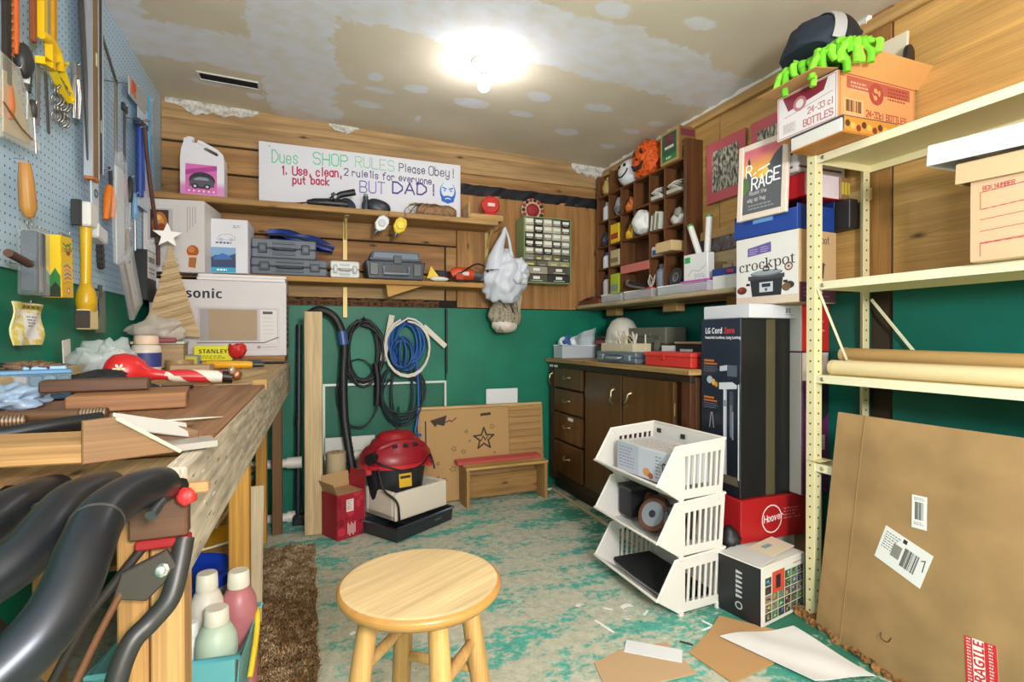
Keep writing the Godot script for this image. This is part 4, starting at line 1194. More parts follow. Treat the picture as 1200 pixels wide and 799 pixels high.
func build_left_boxes() -> void:
	var white := rgb(214, 208, 210, 0.6)
	# slab under the microwave carton
	var slab := solo("wooden_block", "thick wooden slab under the big white oven carton at the bench end", "board", bx(0.62, 0.036, 0.4, 0.004), wood(hexc("b98a54"), "a", 0.7, 0.1), V(-0.43, 0.966, -3.26))
	var mw := carton("oven_box", "large white oven carton with a grey oven picture at the end of the bench", V(-0.43, 0.985, -3.28), 0, 0.63, 0.395, 0.36, white)
	var im := img(300, 200, hexc("cfc9cb"))
	rect(im, 8, 8, 284, 150, hexc("bdb6b6"))
	rect(im, 16, 14, 200, 140, hexc("a29c9c"))
	rect(im, 226, 14, 62, 150, hexc("d6d0d0"))
	rect(im, 236, 22, 36, 12, hexc("3a3838"))
	for k in 5: rect(im, 236, 50 + k * 18, 40, 2, hexc("b4aeae"))
	line_poly(im, [8, 164, 240, 164, 292, 140], 4, hexc("4c4a4c"))
	rect(im, 230, 182, 60, 3, hexc("a9a3a4"))
	dot(im, 222, 184, 7, 7, hexc("a68a78"))
	face(mw, "oven_picture", 0.4, 0.235, pic(im), V(0.085, 0.145, 0.1806))
	lettering(mw, "Panasonic", 0.049, rgb(40, 38, 42), V(-0.155, 0.325, 0.1806), Vector3.ZERO, sansb, 1.0)
	im = img(100, 60, hexc("d5cfd1"))
	scribble(im, 4, 6, 90, 5, hexc("8d888c"), 10, 3)
	face(mw, "small_print", 0.1, 0.06, pic(im), V(-0.21, 0.255, 0.1806))
	face(mw, "brown_patch", 0.225, 0.16, rgb(176, 152, 126, 0.8), V(0.06, 0.165, 0.1816), Vector3.ZERO, "brown paper patch")
	im = img(80, 100, hexc("5b4a4a"))
	scribble(im, 6, 8, 68, 9, hexc("c8b8b0"), 10, 4)
	face(mw, "side_print", 0.3, 0.3, pic(im), V(0.3156, 0.19, 0), V(0, 90, 0))
	# thin white boards lying on it
	for k in 2:
		solo("foam_sheet", ["thin white foam sheet lying directly on the oven carton", "upper thin white foam sheet on the oven carton"][k], "sheet", bx(0.42, 0.016, 0.32, 0.003), rgb(232, 226, 226, 0.6), V(-0.33 + 0.005 * k, 1.39 + 0.0165 * k, -3.27))
	# rotisserie picture carton
	var ch := carton("appliance_box", "tall white carton with a roast chicken picture left of the blue picture carton", V(-0.62, 1.415, -3.25), -8, 0.28, 0.37, 0.28, rgb(212, 206, 204, 0.6))
	im = img(160, 220, hexc("d2ccca"))
	rect(im, 14, 20, 110, 170, hexc("b9b2b0"))
	rect(im, 26, 28, 80, 150, hexc("3e2a20"))
	dot(im, 66, 100, 34, 62, hexc("b4662a")); dot(im, 60, 86, 24, 34, hexc("d69248")); dot(im, 74, 124, 18, 26, hexc("8c4418"))
	dot(im, 62, 70, 10, 14, hexc("eaba78"))
	rect(im, 24, 182, 90, 3, hexc("8a8486"))
	scribble(im, 22, 200, 100, 2, hexc("8f898a"), 9, 3)
	face(ch, "chicken_picture", 0.165, 0.21, pic(im), V(-0.05, 0.235, 0.1406))
	im = img(80, 180, hexc("d4cecc"))
	for k in 4: rect(im, 8 + k * 16, 10, 4, 150 - k * 18, hexc("9a9496"))
	face(ch, "side_text", 0.06, 0.16, pic(im), V(0.085, 0.265, 0.1406))
	im = img(100, 130, hexc("d4cecc"))
	dot(im, 56, 40, 28, 30, hexc("a8541e")); dot(im, 50, 32, 16, 16, hexc("cf7c3a"))
	fill_poly(im, [40, 66, 76, 66, 70, 126, 36, 122], hexc("b06a34"))
	rect(im, 34, 62, 46, 10, hexc("e0c8b0"))
	face(ch, "nuts_picture", 0.1, 0.13, pic(im), V(0.08, 0.085, 0.1406))
	im = img(100, 120, hexc("d2ccca"))
	scribble(im, 6, 8, 84, 10, hexc("b4aeae"), 11, 3, 9)
	face(ch, "small_print", 0.11, 0.1, pic(im), V(-0.07, 0.075, 0.1406))
	var wb := carton("camera_box", "white carton with a blue car picture label beside the chicken carton", V(-0.395, 1.43, -3.29), -4, 0.185, 0.29, 0.2, rgb(222, 222, 228, 0.5))
	im = img(120, 130, hexc("2a3f6a"))
	rect(im, 0, 0, 120, 60, hexc("7fa6cf")); fill_poly(im, [0, 60, 30, 40, 70, 50, 120, 30, 120, 80, 0, 80], hexc("33415c"))
	fill_poly(im, [20, 52, 60, 30, 96, 44, 104, 62, 20, 66], hexc("3c6cb4"))
	rect(im, 0, 104, 120, 26, hexc("2aa0c8"))
	scribble(im, 34, 112, 54, 1, Color.WHITE, 8, 9)
	face(wb, "car_picture", 0.128, 0.135, pic(im), V(-0.03, 0.07, 0.1006))
	im = img(120, 120, hexc("dcdce2"))
	scribble(im, 10, 98, 70, 1, hexc("4a5a94"), 8, 10)
	scribble(im, 76, 8, 36, 2, hexc("7a7e92"), 9, 4)
	line_poly(im, [14, 84, 30, 60, 66, 56, 84, 70, 84, 86, 14, 88], 2, hexc("9a9cae"))
	for x in [30, 70]: dot(im, x, 86, 9, 9, hexc("b8bac8"))
	face(wb, "line_drawing", 0.15, 0.12, pic(im), V(0.0, 0.205, 0.1006))

# ---------------------------------------------------------------- workbench
func bench_y(z: float) -> float:
	return 0.885 + 0.0267 * (-z - 1.0)

func build_bench() -> void:
	var b := thing("workbench", "long wooden workbench with a paint spattered front apron along the pegboard wall", "workbench", V(-0.178, 0.884, -0.95), V(1.53, -1.76, 0))
	var weather := img(512, 128, hexc("c9b79c"))
	var f := noise(3, 0.02, 4)
	var rr := RandomNumberGenerator.new()
	rr.seed = 12
	for y in 128:
		for x in 512:
			var v := 0.9 + 0.22 * f.get_noise_2d(x * 0.5, y * 2.5) + 0.14 * f.get_noise_2d(x * 2.0 + 400, y * 2.0)
			weather.set_pixel(x, y, Color(0.79 * v, 0.73 * v, 0.64 * v))
	for k in 150:
		dot(weather, rr.randf() * 512, rr.randf() * 128, rr.randf_range(0.8, 3.2), rr.randf_range(0.6, 2.6), [hexc("8d6a48"), hexc("e6dfd2"), hexc("6f6254"), hexc("b0a48e")][k % 4])
	part(b, "apron", bx(2.45, 0.175, 0.032, 0.003), pic(weather, 0.8), V(-0.016, -0.092, -1.22), V(0, 90, 0))
	for k in 4:
		part(b, "plank", bx(2.42, 0.03, 0.144, 0.003), wood([hexc("cda872"), hexc("c49c66"), hexc("d2b17e"), hexc("bd955e")][k], "a", 0.75, 0.3 * k + 0.1), V(-0.106 - 0.147 * k, -0.05, -1.22), V(0, 90, 0))
	# thick worn board on the near half, pale boards beyond
	part(b, "top_board", bx(0.92, 0.036, 0.56, 0.003), wood(hexc("a3744e"), "a", 0.6, 0.44), V(-0.282, -0.016, -0.665), V(0, 90, 0), "thick worn brown top board")
	for k in 3: part(b, "top_plank", bx(1.24, 0.036, 0.17, 0.003), wood([hexc("d8b684"), hexc("cfa873"), hexc("d4b17c")][k], "c", 0.7, 0.23 * k), V(-0.09 - 0.175 * k, -0.016, -1.76), V(0, 90, 0))
	part(b, "end_block", bx(0.05, 0.04, 0.03, 0.003), wood(hexc("d2a868"), "c", 0.7), V(-0.02, 0.0, -1.115))
	var back := part(b, "rear_ledge", bx(2.3, 0.09, 0.03, 0.003), wood(hexc("d8bd8c"), "c", 0.7, 0.6), V(-0.585, 0.03, -1.26), V(0, 90, 0))
	# legs, built upright
	for p in [[-0.205, -0.975, 0.045, 0.06, "c99a5e"], [-0.25, -0.975, 0.04, 0.06, "c08c50"], [-0.215, -1.95, 0.06, 0.075, "d39a42"], [-0.235, -3.06, 0.05, 0.08, "d39a42"], [-0.165, -3.17, 0.05, 0.06, "84603e"], [-0.72, -1.95, 0.06, 0.075, "c99a5e"], [-0.7, -3.1, 0.06, 0.075, "c99a5e"], [-0.7, -1.0, 0.06, 0.075, "c99a5e"]]:
		var high: float = bench_y(p[1]) - 0.07
		var leg := part(b, "leg", bx(p[2], high, p[3], 0.003), wood(hexc(p[4]), "v", 0.7, 0.31 * p[1]))
		leg.transform = b.transform.affine_inverse() * Transform3D(Basis(), V(p[0], high / 2 + 0.001, p[1]))
	var sh := part(b, "lower_shelf", bx(1.0, 0.02, 0.5, 0.003), wood(hexc("b48a58"), "a", 0.7, 0.7))
	sh.transform = b.transform.affine_inverse() * Transform3D(Basis(Vector3.UP, PI / 2), V(-0.5, 0.24, -2.8))
	build_under_bench()
	build_header()

func bottle(label: String, at: Vector3, r: float, h: float, body: Material, cap: Material, turn := Vector3.ZERO) -> Node3D:
	var t := thing("paint_bottle", label, "bottle", at, turn, "craft paint bottles in the tub")
	part(t, "body", lathe([0, 0, r * 0.92, 0, r, 0.006, r, h * 0.7, r * 0.94, h * 0.78, r * 0.66, h * 0.86, r * 0.5, h * 0.875, r * 0.5, h * 0.9, 0, h * 0.9], 22), body)
	part(t, "cap", lathe([0, h * 0.88, r * 0.58, h * 0.88, r * 0.6, h * 0.89, r * 0.57, h * 0.99, r * 0.5, h, 0, h], 20), cap)
	return t

func build_under_bench() -> void:
	# tub of bottles on the floor by the near leg
	var tub := thing("storage_tub", "open turquoise plastic tub with yellow handle holding paint bottles under the bench", "tub", V(-0.325, 0.0, -1.685), V(0, -6, 0))
	var aq := clear(hexc("7cccd2"), 0.6, 0.35)
	var w := 0.34
	var d := 0.28
	var h := 0.25
	part(tub, "base", bx(w * 0.88, 0.004, d * 0.9, 0.001), aq, V(0, 0.003, 0))
	for s in [-1, 1]:
		part(tub, "side", bx(0.004, h, d * 0.95, 0.001), aq, V(s * w * 0.47, h / 2, 0), V(0, 0, -s * 4))
		part(tub, "end", bx(w * 0.93, h, 0.004, 0.001), aq, V(0, h / 2, s * d * 0.475), V(s * 4, 0, 0))
	part(tub, "rim", tube([V(-w * 0.5, h, -d * 0.5), V(w * 0.5, h, -d * 0.5), V(w * 0.5, h, d * 0.5), V(-w * 0.5, h, d * 0.5)], 0.007, 8, true), rgb(108, 190, 200, 0.4))
	part(tub, "handle", tube(smooth_path([V(w * 0.5, h + 0.015, -0.08), V(w * 0.52, h + 0.012, -0.05), V(w * 0.53, h - 0.025, -0.02), V(w * 0.535, h - 0.06, 0.03), V(w * 0.53, h - 0.1, 0.07)], 5), 0.008, 8), rgb(228, 192, 40, 0.4))
	var cap := rgb(226, 218, 200, 0.4)
	bottle("milky pale green paint bottle with white cap in front of the tub", V(-0.235, 0.006, -1.61), 0.052, 0.345, rgb(188, 202, 180, 0.4), cap)
	bottle("creamy white paint bottle behind the pale green one", V(-0.275, 0.006, -1.72), 0.048, 0.4, rgb(222, 212, 200, 0.4), cap)
	bottle("dusty pink paint bottle with cream cap at the tub's right side", V(-0.195, 0.006, -1.73), 0.05, 0.39, rgb(184, 112, 116, 0.4), cap)
	bottle("dark green paint bottle at the tub's left edge", V(-0.345, 0.006, -1.62), 0.045, 0.29, rgb(34, 96, 84, 0.4), rgb(40, 100, 90, 0.4))
	bottle("pale blue paint bottle with white cap at the back of the tub", V(-0.37, 0.006, -1.73), 0.042, 0.34, rgb(120, 160, 190, 0.4), rgb(236, 234, 228, 0.4))
	bottle("ochre paint bottle leaning at the tub's far right corner", V(-0.2, 0.006, -1.8), 0.024, 0.32, rgb(196, 150, 70, 0.4), rgb(214, 190, 140, 0.4))
	bottle("small white paint bottle lying behind the pale green bottle", V(-0.3, 0.006, -1.645), 0.03, 0.3, rgb(226, 226, 222, 0.4), rgb(236, 236, 232, 0.4))
	# blue lid pail, dustpan and scraps on the lower shelf
	var pail := thing("pail", "white pail with a bright blue lid under the bench behind the bottles", "pail", V(-0.385, 0.0, -2.04))
	part(pail, "body", lathe([0, 0, 0.12, 0, 0.135, 0.27, 0, 0.27], 28), rgb(206, 206, 204, 0.4))
	part(pail, "lid", lathe([0.138, 0.262, 0.15, 0.264, 0.15, 0.292, 0.14, 0.3, 0.13, 0.292, 0, 0.29], 32), rgb(28, 70, 196, 0.35))
	part(pail, "bail", tube(smooth_path([V(-0.14, 0.26, 0), V(-0.1, 0.2, 0.11), V(0, 0.17, 0.155), V(0.1, 0.2, 0.11), V(0.14, 0.26, 0)], 5), 0.003, 6), rgb(150, 150, 150, 0.3, 1.0))
	var dp := thing("dustpan", "yellow dustpan lying on the bench's lower shelf", "dustpan", V(-0.34, 0.251, -2.48), V(0, 30, 0))
	part(dp, "pan", prism(pv([-0.12, 0, 0.12, 0, 0.12, 0.05, 0.108, 0.05, 0.108, 0.01, -0.108, 0.01, -0.108, 0.05, -0.12, 0.05]), 0.2, 0.001), rgb(214, 158, 36, 0.4))
	part(dp, "handle", bx(0.03, 0.014, 0.12, 0.004), rgb(224, 176, 50, 0.4), V(0, 0.045, -0.15))
	part(dp, "lip", bx(0.24, 0.008, 0.02, 0.002), rgb(238, 226, 180, 0.4), V(0, 0.006, 0.1))
	var rr := RandomNumberGenerator.new()
	rr.seed = 21
	for k in 7:
		var l := rr.randf_range(0.5, 0.9)
		solo("scrap_board", ["grey weathered offcut at the bottom of the pile under the bench", "brown offcut board on the pile under the bench", "pale pine offcut in the middle of the pile under the bench", "dark stained strip in the pile under the bench", "thin white trim strip on the pile under the bench", "short honey coloured offcut on the pile under the bench", "topmost narrow offcut of the pile under the bench"][k], "board",
			bx(l, 0.022, 0.07 + 0.02 * (k % 3), 0.002), wood([hexc("8c8478"), hexc("7a5232"), hexc("d8b884"), hexc("5a3c26"), hexc("d8d2c4"), hexc("c79650"), hexc("b89468")][k], "a", 0.7, 0.2 * k), V(-0.4 + rr.randf_range(-0.03, 0.03), 0.262 + 0.0225 * k, -2.82 + rr.randf_range(-0.03, 0.03)), V(0, 84 + rr.randf_range(-4, 4), 0), "offcuts under the bench")
	for k in 3:
		var p := thing("plastic_pipe", ["white plastic pipe lying lowest on the floor under the bench", "white plastic pipe with elbow lying above the other pipes", "grey plastic pipe standing beside the white ones"][k], "pipe", V(-0.33 + 0.06 * k, 0.03 + 0.0, -3.3), V(0, 0, 0))
		if k < 2:
			p.position = V(-0.31, 0.03 + 0.33 * k, -3.34 + 0.06 * k)
			part(p, "pipe", tube([V(-0.3, 0, 0), V(0.25, 0, 0)], 0.026, 14), rgb(224, 218, 208, 0.35))
			part(p, "socket", tube([V(0.19, 0, 0), V(0.27, 0, 0)], 0.033, 14), rgb(228, 222, 212, 0.35))
		else:
			p.position = V(-0.62, 0.001, -3.36)
			part(p, "pipe", tube([V(0, 0, 0), V(0, 0.5, -0.02)], 0.026, 14), rgb(150, 152, 150, 0.4))
			part(p, "socket", tube([V(0, 0.44, -0.018), V(0, 0.52, -0.02)], 0.032, 14), rgb(158, 160, 158, 0.4))
	var pb := solo("pale_board", "pale board leaning beside the bench leg above the rug", "board", bx(0.07, 0.5, 0.02, 0.003), wood(hexc("dcc8a4"), "v", 0.7, 0.3), V(-0.2, 0.262, -2.2), V(-14, 0, 0))
	# shaggy brown rug
	build_rug()

func build_rug() -> void:
	var t := thing("rug", "narrow brown shaggy rug on the floor beside the workbench", "rug", V(-0.095, 0.0, -2.3))
	var f := noise(6, 3.0, 4)
	var top := func(u, v) -> Vector3:
		var x: float = -0.12 + 0.24 * u + 0.004 * sin(v * 30.0) * (1.0 if u > 0.5 else 0.4)
		var z: float = -0.58 + 1.16 * v
		return V(x, 0.012 + 0.012 * sin(PI * clampf(u, 0, 1)) + 0.012 * f.get_noise_2d(x * 3.0, z * 3.0) + 0.012 * f.get_noise_2d(x * 9.0, z * 9.0), z)
	part(t, "backing", sheet(top, 24, 100, 0.008), mottle(hexc("86643f"), 0.95, 5.0, 0.8, 9))
	var mm := MultiMesh.new()
	mm.transform_format = MultiMesh.TRANSFORM_3D
	mm.use_colors = true
	var lk := SurfaceTool.new()
	lk.begin(Mesh.PRIMITIVE_TRIANGLES)
	for k in 3:
		var a := TAU * k / 3
		var p := V(0.0024 * cos(a), 0, 0.0024 * sin(a))
		var q := V(0.0024 * cos(a + TAU / 3), 0, 0.0024 * sin(a + TAU / 3))
		var m := V(0.004, 0.012, 0)
		tri(lk, p, q, q * 0.8 + m, p + q)
		tri(lk, p, q * 0.8 + m, p * 0.8 + m, p + q)
		tri(lk, p * 0.8 + m, q * 0.8 + m, V(0.014, 0.018, 0), p + q + V(0, 0.002, 0))
	lk.generate_normals()
	mm.mesh = lk.commit()
	mm.instance_count = 16000
	var rr := RandomNumberGenerator.new()
	rr.seed = 3
	for i in 16000:
		var u := rr.randf()
		var v := rr.randf()
		var p: Vector3 = top.call(u, v)
		var patch := f.get_noise_2d(p.x * 4.0, p.z * 4.0)
		var s := rr.randf_range(0.5, 1.0)
		mm.set_instance_transform(i, Transform3D(Basis(Vector3.UP, rr.randf() * TAU) * Basis(Vector3.FORWARD, rr.randf_range(-0.4, 0.5)).scaled(V(s, s, s)), p))
		var c := hexc("94734e").lerp(hexc("dcc49c"), clampf(0.5 + patch * 1.1 + rr.randf_range(-0.35, 0.35), 0, 1))
		if v > 0.45 and rr.randf() < 0.35: c = c.lerp(hexc("8f5a26"), 0.6)
		mm.set_instance_color(i, c.srgb_to_linear())
	var mi := MultiMeshInstance3D.new()
	mi.name = "pile"
	mi.multimesh = mm
	var m := StandardMaterial3D.new()
	m.vertex_color_use_as_albedo = true
	m.roughness = 0.95
	mi.material_override = m
	mi.set_meta("kind", "stuff")
	t.add_child(mi)

func world_tube(parent: Node3D, called: String, pts: Array, r, m: Material, seg := 18) -> MeshInstance3D:
	var l := []
	var inv := parent.transform.affine_inverse()
	for p in pts: l.append(inv * (p as Vector3))
	return part(parent, called, tube(l, r, seg), m)

func build_header() -> void:
	# blackened exhaust header clamped in the vice at the bench's near end
	var st := StandardMaterial3D.new()
	st.albedo_color = hexc("383a3e")
	st.metallic = 0.75
	st.roughness = 0.36
	var dark := rgb(30, 28, 28, 0.5, 0.4)
	var h := thing("exhaust_header", "blackened metal exhaust header with curved pipes clamped at the bench's near end", "exhaust pipe", V(-0.26, 0.89, -0.88))
	var a := smooth_path([V(-0.2020, 0.8660, -0.895), V(-0.2060, 0.8720, -0.862), V(-0.2190, 0.8760, -0.81), V(-0.2270, 0.8710, -0.745), V(-0.2250, 0.8520, -0.69), V(-0.2260, 0.8240, -0.65), V(-0.2380, 0.7990, -0.622), V(-0.2620, 0.7760, -0.6), V(-0.2850, 0.7560, -0.575)], 7)
	var b := smooth_path([V(-0.2780, 0.8560, -0.94), V(-0.2860, 0.8620, -0.905), V(-0.2950, 0.8620, -0.855), V(-0.2940, 0.8520, -0.79), V(-0.2980, 0.8360, -0.745), V(-0.3180, 0.8220, -0.715), V(-0.3500, 0.8100, -0.69), V(-0.3900, 0.7940, -0.66)], 7)
	var c := smooth_path([V(-0.3550, 0.8480, -0.985), V(-0.3660, 0.8520, -0.945), V(-0.3760, 0.8500, -0.895), V(-0.3820, 0.8400, -0.845), V(-0.4000, 0.8220, -0.81), V(-0.4500, 0.8080, -0.78)], 7)
	world_tube(h, "pipe", a, 0.0265, st, 24)
	world_tube(h, "pipe", b, 0.0265, st, 24)
	world_tube(h, "pipe", c, 0.0265, st, 24)
	world_tube(h, "weld", [V(-0.2275, 0.8680, -0.732), V(-0.2268, 0.8665, -0.728)], 0.0272, rgb(96, 92, 88, 0.4, 0.7), 24)
	# flange bar along the top ends, gussets between the pipes, the merge below
	world_tube(h, "flange", [V(-0.1750, 0.8590, -0.9), V(-0.3000, 0.8520, -0.96), V(-0.4300, 0.8420, -1.02)], 0.014, dark, 8)
	for p in [[V(-0.2450, 0.8620, -0.86), V(-0.2600, 0.8620, -0.835)], [V(-0.3300, 0.8560, -0.905), V(-0.3400, 0.8520, -0.88)], [V(-0.1900, 0.8560, -0.845), V(-0.1950, 0.8460, -0.815)]]: world_tube(h, "stud", p, 0.007, rgb(100, 102, 106, 0.3, 0.8), 10)
	world_tube(h, "collector", [V(-0.2920, 0.7840, -0.68), V(-0.3300, 0.7540, -0.66), V(-0.3900, 0.7040, -0.63)], [0.05, 0.055, 0.05], dark, 18)
	world_tube(h, "collector", [V(-0.2600, 0.7440, -0.66), V(-0.3000, 0.7040, -0.62), V(-0.3600, 0.6740, -0.58)], [0.03, 0.035, 0.035], rgb(44, 42, 42, 0.45, 0.5), 16)
	world_tube(h, "bolt", [V(-0.2700, 0.8100, -0.758), V(-0.2660, 0.8060, -0.75)], 0.006, rgb(200, 186, 150, 0.3, 0.9), 8)
	# bench vice: wooden jaw, red plates, steel lever
	var v := thing("bench_vice", "wooden jaw vice with red plates and a curved steel lever on the bench end", "vice", V(-0.2, 0.8, -0.93))
	part(v, "jaw", bx(0.075, 0.062, 0.03, 0.003), wood(hexc("6e4b34"), "c", 0.6, 0.2), V(-0.01, 0.012, 0.0))
	part(v, "plate", bx(0.07, 0.014, 0.028, 0.003), rgb(150, 28, 32, 0.45), V(-0.005, -0.027, 0.002))
	part(v, "pad", blob(0.014, 0.013, 0.012, 0.3, 60.0, 3, 10), rgb(208, 46, 44, 0.5), V(0.03, 0.046, 0.034))
	part(v, "packing", bx(0.05, 0.016, 0.02, 0.003), wood(hexc("c79a62"), "c", 0.7, 0.5), V(0.03, 0.05, 0.0))
	world_tube(v, "lever", smooth_path([V(-0.178, 0.775, -0.925), V(-0.182, 0.735, -0.905), V(-0.19, 0.7, -0.89), V(-0.212, 0.675, -0.88), V(-0.232, 0.655, -0.865), V(-0.246, 0.6, -0.85), V(-0.25, 0.5, -0.85)], 6), 0.0145, rgb(70, 68, 66, 0.45, 0.6), 10)
	part(v, "bracket", prism(pv([-0.05, -0.055, 0.005, -0.03, 0.02, -0.06, -0.02, -0.1, -0.06, -0.09]), 0.012, 0.002), rgb(84, 76, 70, 0.45, 0.5), V(0.0, 0.0, 0.03))
	part(v, "bolt", lathe([0, 0, 0.01, 0, 0.01, 0.01, 0.006, 0.012, 0.006, 0.02, 0, 0.021], 8), rgb(190, 190, 178, 0.3, 0.9), V(0.0, -0.06, 0.03), V(70, 0, 0))
	var rust := rgb(112, 72, 44, 0.7, 0.3)
	world_tube(v, "rod", [V(-0.25, 0.72, -0.9), V(-0.272, 0.67, -0.88), V(-0.3, 0.6, -0.86)], 0.005, rust, 8)
	world_tube(v, "rod", [V(-0.215, 0.79, -0.935), V(-0.29, 0.69, -0.9), V(-0.34, 0.58, -0.88)], 0.007, rgb(52, 44, 40, 0.6, 0.4), 8)

# ---------------------------------------------------------------- on the workbench
func on_bench(x: float, z: float, up := 0.003) -> Vector3:
	return V(x, bench_y(z) + up, z)

func build_bench_items() -> void:
	var steel := rgb(150, 146, 140, 0.35, 0.85)
	# plank lying at the near end
	solo("loose_plank", "short pale plank lying at the near end of the bench", "board", bx(0.32, 0.03, 0.12, 0.003), wood(hexc("c2925a"), "a", 0.7, 0.3), on_bench(-0.47, -1.06, 0.017), V(1.5, -6, 0))
	# plywood wedge with an aluminium angle
	var w := thing("plywood_corner", "triangular plywood corner piece edged with a pale aluminium strip", "bracket", on_bench(-0.285, -1.03), V(1.5, 24, 0))
	part(w, "plate", prism(pv([-0.055, 0, 0.075, 0, -0.015, 0.068, -0.055, 0.066]), 0.012, 0.0015), wood(hexc("9a7248"), "b", 0.6, 0.3), V(0, 0, 0.03))
	part(w, "plate", prism(pv([-0.02, 0, 0.1, 0, 0.1, 0.02, -0.02, 0.066]), 0.01, 0.0015), wood(hexc("7d5c3c"), "b", 0.6, 0.7), V(0.02, 0, -0.04))
	part(w, "strip", bx(0.125, 0.0045, 0.03, 0.001), rgb(196, 192, 184, 0.4, 0.3), V(0.045, 0.04, -0.02), V(48, 0, -25))
	part(w, "edge_strip", bx(0.11, 0.006, 0.012, 0.0015), rgb(222, 200, 164, 0.5), V(0.03, 0.034, 0.037), V(0, 0, -37))
	part(w, "base", bx(0.12, 0.012, 0.05, 0.001), rgb(168, 160, 150, 0.4, 0.3), V(0.075, 0.004, 0.0))
	# pipe clamps
	var pipe := rgb(110, 80, 58, 0.5, 0.4)
	for k in 2:
		var t := thing("pipe_clamp", ["brown threaded pipe clamp lying in front of the wood block", "brown pipe clamp half hidden behind the front clamp"][k], "clamp", on_bench([-0.56, -0.68][k], [-1.42, -1.34][k], 0.017), V(1.5, [-2, 8][k], 0))
		part(t, "pipe", tube([V(-0.17, 0, 0), V(0.09, 0, 0)], 0.0125, 14), pipe)
		for i in 8: part(t, "thread", tube([V(0.094 + i * 0.006, 0, 0), V(0.0975 + i * 0.006, 0, 0)], 0.0128, 14), rgb(168, 142, 116, 0.35, 0.7))
		part(t, "thread_core", tube([V(0.09, 0, 0), V(0.142, 0, 0)], 0.0108, 14), rgb(104, 78, 58, 0.45, 0.6))
		part(t, "jaw", prism(pv([-0.03, -0.012, 0.02, -0.012, 0.02, 0.03, 0.0, 0.05, -0.03, 0.03]), 0.03, 0.003), rgb(74, 60, 54, 0.5, 0.5), V(-0.16, 0.0, 0))
	# blocks
	solo("wood_block", "square pale ended brown block on the worn bench board", "block", bx(0.24, 0.038, 0.16, 0.003), wood(hexc("b27c50"), "a", 0.6, 0.1), on_bench(-0.42, -1.6, 0.024), V(1.5, 8, 0))
	solo("wood_block", "dark stained stick lying on the square brown block", "block", bx(0.22, 0.03, 0.05, 0.004), wood(hexc("6c4a36"), "a", 0.6, 0.4), on_bench(-0.5, -1.62, 0.06), V(1.5, 6, 0))
	# long steel rod
	var rod := thing("steel_rod", "long grey pointed steel rod lying across the worn board", "rod", on_bench(-0.3, -1.32, 0.008), V(1.5, 12, 0))
	part(rod, "shank", tube([V(-0.1, 0, 0), V(0.06, 0, 0), V(0.12, 0, 0)], [0.006, 0.006, 0.002], 10), rgb(138, 122, 104, 0.4, 0.6))
	part(rod, "tang", tube([V(-0.16, 0, 0), V(-0.1, 0, 0)], 0.008, 10), rgb(116, 100, 86, 0.5, 0.5))
	# black bent pipe
	var bp := thing("bent_pipe", "black bent metal pipe lying at the bench's near left", "pipe", on_bench(-0.52, -1.2, 0.018))
	part(bp, "pipe", tube(smooth_path([V(-0.2, 0, 0.12), V(-0.1, 0, 0.075), V(0.0, 0.0, 0.02), V(0.08, 0.008, -0.03), V(0.13, 0.01, -0.08)], 6), 0.0135, 16), rgb(52, 54, 58, 0.3, 0.7))
	part(bp, "collar", tube([V(-0.1, 0, 0.075), V(-0.08, 0, 0.064)], 0.0165, 16), rgb(80, 82, 86, 0.3, 0.7))
	solo("tan_strip", "thin tan wooden strip beside the black bent pipe", "strip", bx(0.26, 0.008, 0.03, 0.001), wood(hexc("c0a070"), "a", 0.7), on_bench(-0.6, -1.3, 0.006), V(1.5, 20, 0))
	# blue organiser with clear lid
	var og := thing("parts_organizer", "blue plastic parts box with a clear compartment lid by the green wall", "organizer", on_bench(-0.705, -1.82), V(0, 24, 0))
	part(og, "tray", bx(0.15, 0.012, 0.11, 0.003), rgb(58, 100, 140, 0.4), V(0, 0.008, 0))
	part(og, "lid", bx(0.152, 0.012, 0.112, 0.003), rgb(92, 142, 186, 0.35), V(0, 0.078, 0))
	part(og, "handle", bx(0.09, 0.01, 0.02, 0.004), rgb(150, 196, 226, 0.35), V(0.02, 0.088, 0.03))
	part(og, "case_wall", bx(0.148, 0.06, 0.108, 0.002), clear(hexc("9ec4dc"), 0.35, 0.1), V(0, 0.044, 0))
	for k in 5: part(og, "compartment", bx(0.024, 0.05, 0.1, 0.002), [rgb(64, 92, 124, 0.4), rgb(188, 160, 124, 0.5), rgb(50, 66, 84, 0.4), rgb(120, 140, 156, 0.4), rgb(72, 60, 54, 0.5)][k], V(-0.058 + k * 0.029, 0.042, 0))
	part(og, "loose_screws", blob(0.06, 0.012, 0.045, 0.8, 60.0, 5, 16), mottle(hexc("8a6a50"), 0.5, 14.0, 0.9, 5), V(-0.01, 0.094, 0))
	# crumpled clear bag
	var cb := StandardMaterial3D.new()
	cb.albedo_color = Color(0.86, 0.9, 0.9, 0.42)
	cb.roughness = 0.3
	cb.transparency = BaseMaterial3D.TRANSPARENCY_ALPHA
	var pb := thing("plastic_bag", "crumpled clear plastic bag of small parts between organizer and red ball", "bag", on_bench(-0.66, -2.2, 0.07))
	part(pb, "film", blob(0.085, 0.075, 0.085, 0.75, 16.0, 7, 22), cb)
	part(pb, "film", blob(0.05, 0.06, 0.05, 0.9, 22.0, 9, 18), rgb(206, 212, 208, 0.35), V(0.01, -0.015, -0.02))
	part(pb, "loose_parts", blob(0.06, 0.028, 0.05, 0.8, 50.0, 4, 16), mottle(hexc("7c8078"), 0.4, 16.0, 0.9, 8), V(0, -0.044, 0))
